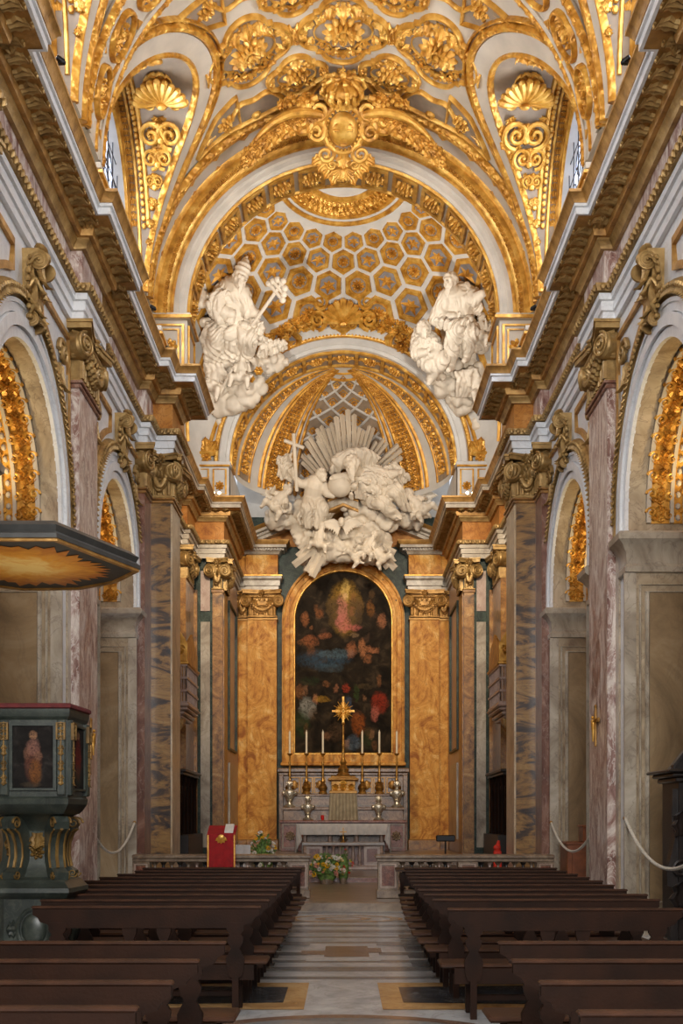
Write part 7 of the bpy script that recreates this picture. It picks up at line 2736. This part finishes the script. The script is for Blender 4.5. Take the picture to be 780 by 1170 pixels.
drape(m, gl(500, 560, -.1), gl(690, 580, 0), gl(520, 700, -.1), gl(680, 640, 0), 6, 0.058, 9, .1, .1)
for k in range(7):
    a = k / 6
    m.tube([gl(160 + 60 * a, 460 + 60 * a, -.3), gl(280, 520 + 40 * a, -.6), gl(420 + 40 * a, 470 + 60 * a, -.45)], .06, 8)
sculpt('robe', m, VX, ST, e, .14, 5.0, (.3, 0, 1))
# staff with triple cross
m = MB()
A, B = gl(455, 480, -.62), gl(655, 195, -.62)
m.tube([A, B], .045, 10)
d = (B - A).normalized(); u = Vector((d.z, 0, -d.x))
for t, L in ((.80, .34), (.89, .27), (.98, .18)):
    p = A.lerp(B, t)
    m.tube([p - u * L, p + u * L], .05, 8)
    for q in (-1, 1): m.ell(p + u * L * q, (.085, .07, .085), 8, 6)
m.ell(B + d * .06, (.08, .07, .08), 8, 6)
m.build('triple_cross_staff', ST, e)
m = MB()
putto(m, gl(385, 770, -.55), .30, (-.3, -1, .1), ((-.6, -.3), (.6, .2)), ((-.3, -1), (.35, -1)), .15)
sculpt('putto', m, .022, ST, e)
m = MB()
putto(m, gl(205, 830, -.5), .32, (.5, -.8, -.3), ((-.3, -.4), (.6, -.3)), ((-.25, -1), (.25, -1.1)), .3)
drape(m, gl(135, 720, -.3), gl(270, 730, -.4), gl(150, 860, -.3), gl(290, 850, -.3), 7, 0.043, 11)
sculpt('putto', m, .023, ST, e, .015, 4)
m = MB()
putto(m, gl(118, 285, -.25), .26, (.4, -.9, 0), ((-.2, .4), (.5, -.2)), ((-.1, -1), (.2, -1)), -.1)
sculpt('putto', m, .022, ST, e)
m = MB(); m.tube([gl(322, 768, -.85), gl(245, 930, -.85)], [.035, .045], 8); m.build('sceptre', ST, e)
m = MB()
for x, y in ((445, 835), (500, 783)): m.ell(gl(x, y, -.5), (.11, .08, .09), 8, 6); m.M = frame(gl(x, y, -.58), (1, 0, 0), (0, -1, 0), (0, 0, 1)); m.rosette(.12, 6, .4, 0, 1); m.M = None
m.build('gilded_ornaments', M['gold'], e)
m = MB()
cloud(m, gl(250, 900, .1), (.62, .4, .8), 16, 2); cloud(m, gl(420, 850, .15), (.55, .35, .55), 12, 3); cloud(m, gl(215, 1030, .15), (.38, .35, .55), 9, 4)
cloud(m, gl(150, 600, .3), (.35, .3, 1.0), 8, 5); cloud(m, gl(560, 690, .2), (.6, .25, .28), 8, 6); cloud(m, gl(120, 400, .35), (.3, .25, .8), 7, 8); cloud(m, gl(300, 620, .3), (.8, .3, .9), 6, 9)
sculpt('stucco_clouds', m, .034, ST, e, 0, 2.2, (0, 0, 1), 1, .07)

# ---- group on the right-hand pendentive: seated bearded saint, veiled woman
def gr(x, y, d=0.0):
    Y = 30.95 - (1030 - y) * .0030 + d
    return to_world(455 + x / 5.85, 300 + y / 5.85, Y)
e = empty('stucco_group', gr(400, 550), 'white stucco group of a seated bearded saint with a veiled woman', 'sculpture group')
m = MB()
head_mb(m, gr(345, 135, -.3), .46, (-.45, -.85, -.1), .1, True, 1.2)
limb(m, [gr(372, 200, -.05), gr(350, 160, -.25)], [.18, .14])
limb(m, [gr(395, 250, 0), gr(400, 370, 0)], [.42, .42])
limb(m, [gr(460, 215, -.05), gr(505, 250, -.35), gr(555, 210, -.4)], [.22, .17, .11])
hand_mb(m, gr(550, 212, -.4), gr(585, 205, -.4), .22, .2, 1)
limb(m, [gr(325, 230, -.1), gr(250, 375, -.35), gr(365, 360, -.5)], [.22, .18, .11])
hand_mb(m, gr(365, 360, -.5), gr(400, 350, -.5), .22, .4, -1)
limb(m, [gr(380, 400, 0), gr(385, 440, -.7), gr(350, 690, -.45)], [.28, .23, .12])
m.cap(gr(350, 700, -.5), gr(335, 718, -.75), .12, .08, 8)
limb(m, [gr(440, 400, 0), gr(480, 470, -.65), gr(455, 640, -.3)], [.28, .23, .12])
m.cap(gr(455, 640, -.35), gr(440, 655, -.6), .12, .08, 8)
sculpt('saint', m, VX, ST, e, .12, 4.6, (.15, 0, 1), keep=[(gr(345, 135, -.3), .36), (gr(580, 205, -.4), .25), (gr(390, 355, -.5), .2), (gr(345, 705, -.6), .3), (gr(445, 650, -.5), .25)])
m = MB()
drape(m, gr(310, 190, -.1), gr(470, 195, -.1), gr(310, 370, -.2), gr(490, 370, -.2), 8, 0.058, 21)
drape(m, gr(430, 130, 0), gr(520, 190, 0), gr(470, 330, -.1), gr(560, 360, -.1), 5, 0.058, 22)
drape(m, gr(230, 370, -.2), gr(480, 370, -.3), gr(250, 440, -.5), gr(500, 460, -.4), 8, 0.065, 23, .1, .3)
drape(m, gr(330, 420, -.6), gr(490, 420, -.5), gr(330, 640, -.4), gr(480, 620, -.2), 9, 0.065, 24, .12, .2)
drape(m, gr(480, 400, -.1), gr(600, 400, 0), gr(470, 600, -.1), gr(610, 580, 0), 7, 0.065, 25, .1, .2)
for k in range(6):
    a = k / 5
    m.tube([gr(250 + 20 * a, 380 + 20 * a, -.5), gr(330, 400 + 40 * a, -.8), gr(470 - 20 * a, 390 + 70 * a, -.6)], .06, 8)
sculpt('robe', m, VX, ST, e, .13, 4.6, (.2, 0, 1))
m = MB()
head_mb(m, gr(168, 455, -.4), .42, (.35, -.9, -.25), -.1, False, .5, 0, True)
limb(m, [gr(175, 510, -.3), gr(170, 475, -.35)], [.16, .12])
limb(m, [gr(185, 530, -.2), gr(200, 630, -.25)], [.34, .34])
limb(m, [gr(120, 530, -.25), gr(115, 610, -.5), gr(180, 600, -.65)], [.17, .14, .09]); hand_mb(m, gr(180, 600, -.65), gr(205, 580, -.65), .18, .4, 1)
limb(m, [gr(240, 530, -.25), gr(265, 600, -.5), gr(220, 620, -.65)], [.17, .14, .09]); hand_mb(m, gr(220, 620, -.65), gr(195, 630, -.65), .18, .4, -1)
limb(m, [gr(220, 640, -.2), gr(295, 645, -.65), gr(215, 775, -.55)], [.28, .22, .12])
m.cap(gr(213, 780, -.55), gr(203, 806, -.7), .12, .08, 8)
limb(m, [gr(190, 650, -.2), gr(210, 690, -.6), gr(280, 760, -.3)], [.28, .2, .13])
sculpt('veiled_woman', m, .023, ST, e, .09, 5.4, (.2, 0, 1), keep=[(gr(168, 455, -.4), .27), (gr(205, 600, -.65), .25), (gr(210, 780, -.6), .25)])
m = MB()
drape(m, gr(95, 470, -.1), gr(150, 400, -.2), gr(100, 640, -.2), gr(170, 680, -.3), 6, 0.050, 31)
drape(m, gr(120, 500, -.4), gr(260, 500, -.4), gr(110, 650, -.3), gr(290, 650, -.4), 9, 0.050, 32, .1, .15)
drape(m, gr(120, 640, -.3), gr(290, 620, -.5), gr(150, 700, -.2), gr(260, 730, -.4), 6, 0.050, 33)
sculpt('mantle', m, .022, ST, e, .13, 4.6, (.2, 0, 1))
m = MB()
putto(m, gr(545, 440, -.2), .27, (-.5, -.8, 0), ((-.3, .2), (.3, .5)), ((-.2, -1), (.2, -1)), .1)
sculpt('putto', m, .022, ST, e)
m = MB()
putto(m, gr(520, 800, -.3), .3, (-.5, -.8, -.2), ((-.5, .3), (.4, -.2)), ((-.4, -.9), (.1, -1)), -.4)
drape(m, gr(400, 720, -.3), gr(540, 700, -.2), gr(380, 900, -.3), gr(500, 900, -.2), 8, 0.050, 35, .12, .2)
sculpt('putto', m, .023, ST, e, .015, 4)
m = MB()
cloud(m, gr(390, 760, .15), (.75, .4, .5), 16, 12); cloud(m, gr(440, 900, .1), (.5, .4, .45), 12, 13); cloud(m, gr(530, 1020, .15), (.36, .3, .6), 10, 14)
cloud(m, gr(560, 640, .25), (.45, .3, .7), 10, 15); cloud(m, gr(560, 380, .35), (.35, .25, .9), 8, 16); cloud(m, gr(320, 640, .2), (.5, .3, .5), 8, 17); cloud(m, gr(420, 420, .35), (.7, .25, .9), 6, 18)
sculpt('stucco_clouds', m, .034, ST, e, 0, 2.2, (0, 0, 1), 1, .07)
# wedge: rays behind
# ---- glory over the altar
def gc(x, y, d=0.0):
    Y = 34.75 - max(0, 430 - y) * .0036 + d
    return to_world(290 + x / 3.714, 460 + y / 3.714, Y)
e = empty('stucco_glory', gc(385, 450), 'stucco glory of a bearded man with globe, rays and angels over the altar', 'sculpture group')
rn = random.Random(11)
for (x0, y0, x1, y1, w, n) in ((400, 250, 385, 35, .75, 4), (350, 260, 292, 85, .62, 4), (320, 290, 235, 145, .5, 3), (440, 250, 482, 95, .55, 4), (480, 260, 548, 160, .42, 3), (520, 290, 632, 195, .5, 3), (300, 330, 195, 215, .4, 3), (345, 270, 262, 110, .3, 2)):
    m = MB()
    A, B = gc(x0, y0, .35), gc(x1, y1, .30)
    d = (B - A).normalized(); u = Vector((d.z, 0, -d.x))
    for k in range(n):
        t = (k + .5) / n - .5
        L = rn.uniform(.78, 1.02)
        p = A + u * t * w * .8; q = A + (B - A) * L + u * t * w * 1.15
        b = w / n * .46
        n_ = Vector((0, -1, 0))
        vs = []
        for P, s in ((p, .8), (q, 1.1)):
            vs += [P - u * b * s + n_ * .02, P + n_ * (.14 + .04 * (k % 2)), P + u * b * s + n_ * .02, P - n_ * .08]
        m.add(vs, [(0, 1, 5, 4), (1, 2, 6, 5), (2, 3, 7, 6), (3, 0, 4, 7), (3, 2, 1, 0), (4, 5, 6, 7)])
    m.build('ray_bundle', ST, e, 20)
# old man with globe
m = MB()
head_mb(m, gc(418, 268, -.72), .58, (-.5, -.85, -.2), -.15, True, 1.3)
limb(m, [gc(450, 305, -.25), gc(425, 280, -.6)], [.22, .17])
limb(m, [gc(465, 320, -.15), gc(520, 385, -.1)], [.45, .46])
limb(m, [gc(425, 315, -.3), gc(395, 320, -.55), gc(345, 318, -.7)], [.24, .18, .12]); hand_mb(m, gc(350, 318, -.7), gc(325, 322, -.72), .24, .4, 1)
limb(m, [gc(500, 290, -.1), gc(560, 310, -.3), gc(600, 300, -.3)], [.24, .18, .12]); hand_mb(m, gc(600, 300, -.3), gc(625, 295, -.3), .24, .3, -1)
limb(m, [gc(520, 390, -.1), gc(600, 375, -.55), gc(640, 445, -.3)], [.32, .25, .15])
limb(m, [gc(490, 400, -.1), gc(545, 425, -.65), gc(600, 480, -.4)], [.32, .25, .15])
m.cap(gc(640, 445, -.3), gc(660, 455, -.35), .13, .08, 8); m.cap(gc(600, 480, -.4), gc(622, 490, -.45), .13, .08, 8)
sculpt('old_man', m, .024, ST, e, .13, 4.4, (1, 0, -.4), keep=[(gc(418, 268, -.72), .45), (gc(330, 320, -.7), .25), (gc(620, 297, -.3), .25), (gc(650, 450, -.35), .25)])
m = MB()
for k in range(7):   # billowing mantle over the head
    r = 1 - .09 * k
    m.tube([gc(330 + 8 * k, 300 - 4 * k, -.2), gc(345 + 8 * k, 240 + 3 * k, -.35), gc(400, 212 + 6 * k, -.35), gc(470 - 4 * k, 205 + 8 * k, -.3), gc(530 - 8 * k, 240 + 8 * k, -.15)], [.08, .12, .13, .12, .08], 9)
drape(m, gc(425, 310, -.4), gc(560, 290, -.2), gc(430, 410, -.5), gc(600, 400, -.3), 9, 0.072, 41, .14, .3)
drape(m, gc(430, 330, -.6), gc(450, 310, -.5), gc(560, 420, -.5), gc(610, 330, -.3), 9, 0.072, 42, .12, .3)
drape(m, gc(540, 280, 0), gc(600, 250, 0), gc(600, 370, -.1), gc(660, 330, 0), 5, 0.072, 43, .12, .15)
sculpt('mantle', m, .024, ST, e, .13, 4.6, (1, 0, -.6))
m = MB(); m.ell(gc(365, 350, -.55), (.36, .36, .36), 28, 18); m.build('globe', ST, e)
# angel with the cross
m = MB()
head_mb(m, gc(288, 312, -.5), .42, (.6, -.7, .1), -.1, False, 1.2)
limb(m, [gc(275, 335, -.4), gc(285, 320, -.45)], [.14, .12])
limb(m, [gc(262, 350, -.35), gc(250, 410, -.3)], [.33, .30])
limb(m, [gc(228, 345, -.35), gc(200, 345, -.45), gc(180, 325, -.5)], [.16, .13, .09]); hand_mb(m, gc(182, 328, -.5), gc(172, 318, -.5), .18, .6, 1)
limb(m, [gc(295, 350, -.4), gc(310, 385, -.6), gc(335, 395, -.65)], [.16, .13, .09]); hand_mb(m, gc(335, 395, -.65), gc(352, 392, -.65), .18, .3, -1)
limb(m, [gc(240, 415, -.3), gc(225, 450, -.75), gc(230, 520, -.5)], [.26, .21, .13]); limb(m, [gc(265, 415, -.3), gc(290, 450, -.7), gc(270, 520, -.5)], [.26, .21, .13])
sculpt('angel', m, .022, ST, e, .09, 5.4, (0, 0, 1), keep=[(gc(288, 312, -.5), .3), (gc(250, 350, -.35), .5), (gc(180, 322, -.5), .4), (gc(345, 393, -.65), .3)])
m = MB()
drape(m, gc(215, 400, -.4), gc(300, 400, -.4), gc(200, 520, -.4), gc(300, 520, -.4), 9, 0.058, 51, .12, .25)
drape(m, gc(110, 230, 0), gc(160, 210, 0), gc(95, 310, -.05), gc(165, 340, -.05), 5, 0.065, 52, .12, .15)
sculpt('angel_drapery', m, .022, ST, e, .13, 4.6, (0, 0, 1))
m = MB()
A, B = gc(182, 375, -.55), gc(168, 130, -.5)
m.tube([A, B], .055, 8); m.tube([gc(128, 160, -.5), gc(212, 192, -.5)], .055, 8)
m.build('cross', ST, e)
# small angels at the sides
for (x, y, q, sd) in ((110, 410, -1, 1), (690, 430, 1, 2)):
    m = MB()
    putto(m, gc(x, y, -.35), .38, (-q * .7, -.7, -.2), ((-.7, .3), (.7, -.1)), ((-.2, -.7), (.5, -.8)), -q * .7)
    wing(m, gc(x + q * 10, y - 20, -.1), gc(x - q * 90 if q > 0 else x - 70, y - 30 if q > 0 else y - 45, -.1), .5)
    wing(m, gc(x + q * 10, y - 20, -.05), gc(x + q * 65, y - 50, -.05), .5)
    drape(m, gc(x - 35, y + 20, -.3), gc(x + 40, y + 15, -.3), gc(x - 25, y + 70, -.2), gc(x + 55, y + 60, -.2), 6, 0.050, 60 + sd)
    sculpt('winged_angel', m, .022, ST, e, .015, 3.5)
for (x, y, lk, ln) in ((490, 600, (.3, -1, -.1), .5), (530, 640, (-.5, -.8, -.2), -.6), (280, 570, (.4, -.9, -.3), .2), (450, 635, (.2, -.9, .2), .9)):
    m = MB()
    putto(m, gc(x, y, -.62), .30, lk, ((-.6, .2), (.6, .2)), ((-.4, -.7), (.4, -.8)), ln)
    sculpt('putto', m, .023, ST, e)
m = MB()   # dove
head_mb(m, gc(372, 508, -.75), .26, (0, -1, -.2), 0, False, .6)
wing(m, gc(375, 520, -.6), gc(440, 500, -.6), .5); wing(m, gc(368, 520, -.6), gc(300, 505, -.6), .5)
sculpt('winged_cherub_head', m, .026, ST, e)
m = MB()
for (x, y, rx, rz, n, sd) in ((235, 470, .60, .55, 14, 1), (100, 480, .50, .40, 12, 2), (480, 455, .62, .50, 14, 3), (560, 500, .55, .35, 10, 4), (660, 480, .5, .35, 10, 5), (300, 440, .5, .4, 10, 6), (215, 540, .5, .45, 10, 7), (370, 560, 1.0, .6, 16, 8), (480, 560, .75, .55, 14, 9), (300, 600, .7, .5, 12, 10), (260, 655, .5, .28, 10, 11), (380, 620, .9, .4, 12, 12), (500, 630, .6, .4, 12, 13), (420, 420, .6, .3, 8, 14), (250, 690, .26, .22, 6, 15)):
    cloud(m, gc(x, y, -.05), (rx, .5, rz), n, 70 + sd)
sculpt('stucco_clouds', m, .038, ST, e, 0, 2.2, (0, 0, 1), 1, .08)
for (x0, y0, x1, y1) in ((260, 620, 168, 690), (250, 600, 185, 655), (270, 640, 225, 720), (290, 650, 245, 740), (240, 580, 195, 625), (540, 640, 600, 705), (530, 650, 570, 700), (545, 610, 598, 640), (550, 590, 585, 605)):
    m = MB()
    A, B = gc(x0, y0, -.35), gc(x1, y1, -.3)
    d = (B - A).normalized(); u = Vector((d.z, 0, -d.x)); b = .11
    vs = []
    for P in (A, B): vs += [P - u * b, P + Vector((0, -.13, 0)), P + u * b, P + Vector((0, .08, 0))]
    m.add(vs, [(0, 1, 5, 4), (1, 2, 6, 5), (2, 3, 7, 6), (3, 0, 4, 7), (3, 2, 1, 0), (4, 5, 6, 7)])
    m.build('lower_ray', ST, e, 20)
# ------------------------------------------------------------------ light and camera
def area(name, loc, rot, sx, sy, power, col, spread=None):
    d = bpy.data.lights.new(name, 'AREA')
    d.shape = 'RECTANGLE'; d.size = sx; d.size_y = sy
    d.energy = power; d.color = col
    if spread: d.spread = spread
    o = bpy.data.objects.new(name, d)
    COL.objects.link(o)
    o.location = loc; o.rotation_euler = rot
    return o

def point(name, loc, power, col, r=.15):
    d = bpy.data.lights.new(name, 'POINT')
    d.energy = power; d.color = col; d.shadow_soft_size = r
    o = bpy.data.objects.new(name, d)
    COL.objects.link(o)
    o.location = loc
    return o

def spot(name, loc, to, power, col, ang=90, blend=.6, r=.12):
    d = bpy.data.lights.new(name, 'SPOT')
    d.energy = power; d.color = col; d.shadow_soft_size = r
    d.spot_size = radians(ang); d.spot_blend = blend
    o = bpy.data.objects.new(name, d)
    COL.objects.link(o)
    o.location = loc
    o.rotation_euler = (Vector(to) - Vector(loc)).to_track_quat('-Z', 'Y').to_euler()
    return o

COOL = (.80, .88, 1.0)
WARM = (1.0, .82, .58)
NEUT = (1.0, .93, .83)
w = bpy.data.worlds.new('World')
SC.world = w
w.use_nodes = True
bg = w.node_tree.nodes['Background']
bg.inputs['Color'].default_value = (.75, .84, 1.0, 1)
bg.inputs['Strength'].default_value = .55
bg.inputs['Color'].default_value = (.86, .91, 1.0, 1)
bg.inputs['Strength'].default_value = 1.0
for e in (-1, 1):
    for c, hw in BAYS:
        area('clerestory_daylight', (e * (LW + .04), c + .1, 12.4), (0, e * radians(78), 0), 1.6, 2.0, 170, COOL)
    for c in (2.8, 8.4):
        area('clerestory_daylight', (e * 3.6, c, 12.7), (0, e * radians(70), 0), 1.6, 2.2, 420, COOL)
    # lamps on the cornice, thrown across to the opposite half of the vault
    for y in (11.0, 14.2, 17.4, 20.4):
        spot('cornice_uplight', (e * 3.2, y, 10.5), (-e * 2.2, y + .8, 14.6), 200, NEUT, 120, .9)
    spot('dome_uplight', (e * 2.7, 23.9, 10.6), (-e * 1.2, 30.0, 14.2), 1200, NEUT, 110, .7)
    spot('apse_uplight', (e * 2.6, 31.2, 10.6), (e * -1.0, 34.5, 12.2), 130, WARM, 130, .8)
    spot('altar_spot', (e * 2.8, 24.2, 10.1), (e * 1.6, 35.5, 5.2), 1700, WARM, 62, .9)
    spot('sanctuary_spot', (e * 2.8, 23.9, 10.2), (-e * 4.0, 30.0, 5.2), 550, WARM, 80, .9)
for e in (-1, 1):
    for c in (14.07, 19.72):
        spot('arch_lamp', (e * (W + .95), c + 1.25, 5.7), (e * (W + .9), c + .6, 7.6), 70, (1.0, .74, .36), 150, .9, .1)
        spot('arch_lamp', (e * (W + .95), c - 1.25, 5.7), (e * (W + .9), c - .6, 7.6), 70, (1.0, .74, .36), 150, .9, .1)
spot('pulpit_lamp', (-2.9, 11.0, 2.9), (-2.9, 11.1, 4.1), 22, WARM, 140, .9, .06)
area('oculus_daylight', (0, DC.y, zt + .3), (0, 0, 0), 1.6, 1.8, 1200, (1, .96, .90))
area('rear_fill_light', (0, -3.5, 7.5), (radians(96), 0, 0), 5, 8, 1900, (1.0, .97, .93))  # added fill light behind the camera; no facade window stands there
cam = bpy.data.cameras.new('camera')
cam.sensor_fit = 'VERTICAL'
cam.sensor_height = 36
cam.sensor_width = 24
cam.lens = 1300 / 1170 * 36
cam.shift_x = -2 / 1170
cam.shift_y = 350 / 1170
cam.clip_end = 200
co = bpy.data.objects.new('camera', cam)
COL.objects.link(co)
co.location = (0, 0, EYE)
co.rotation_euler = (radians(90), 0, 0)
SC.camera = co
SC.view_settings.view_transform = 'Standard'
SC.view_settings.look = 'None'
SC.view_settings.gamma = 1
SC.view_settings.use_curve_mapping = False
SC.view_settings.exposure = 0.0
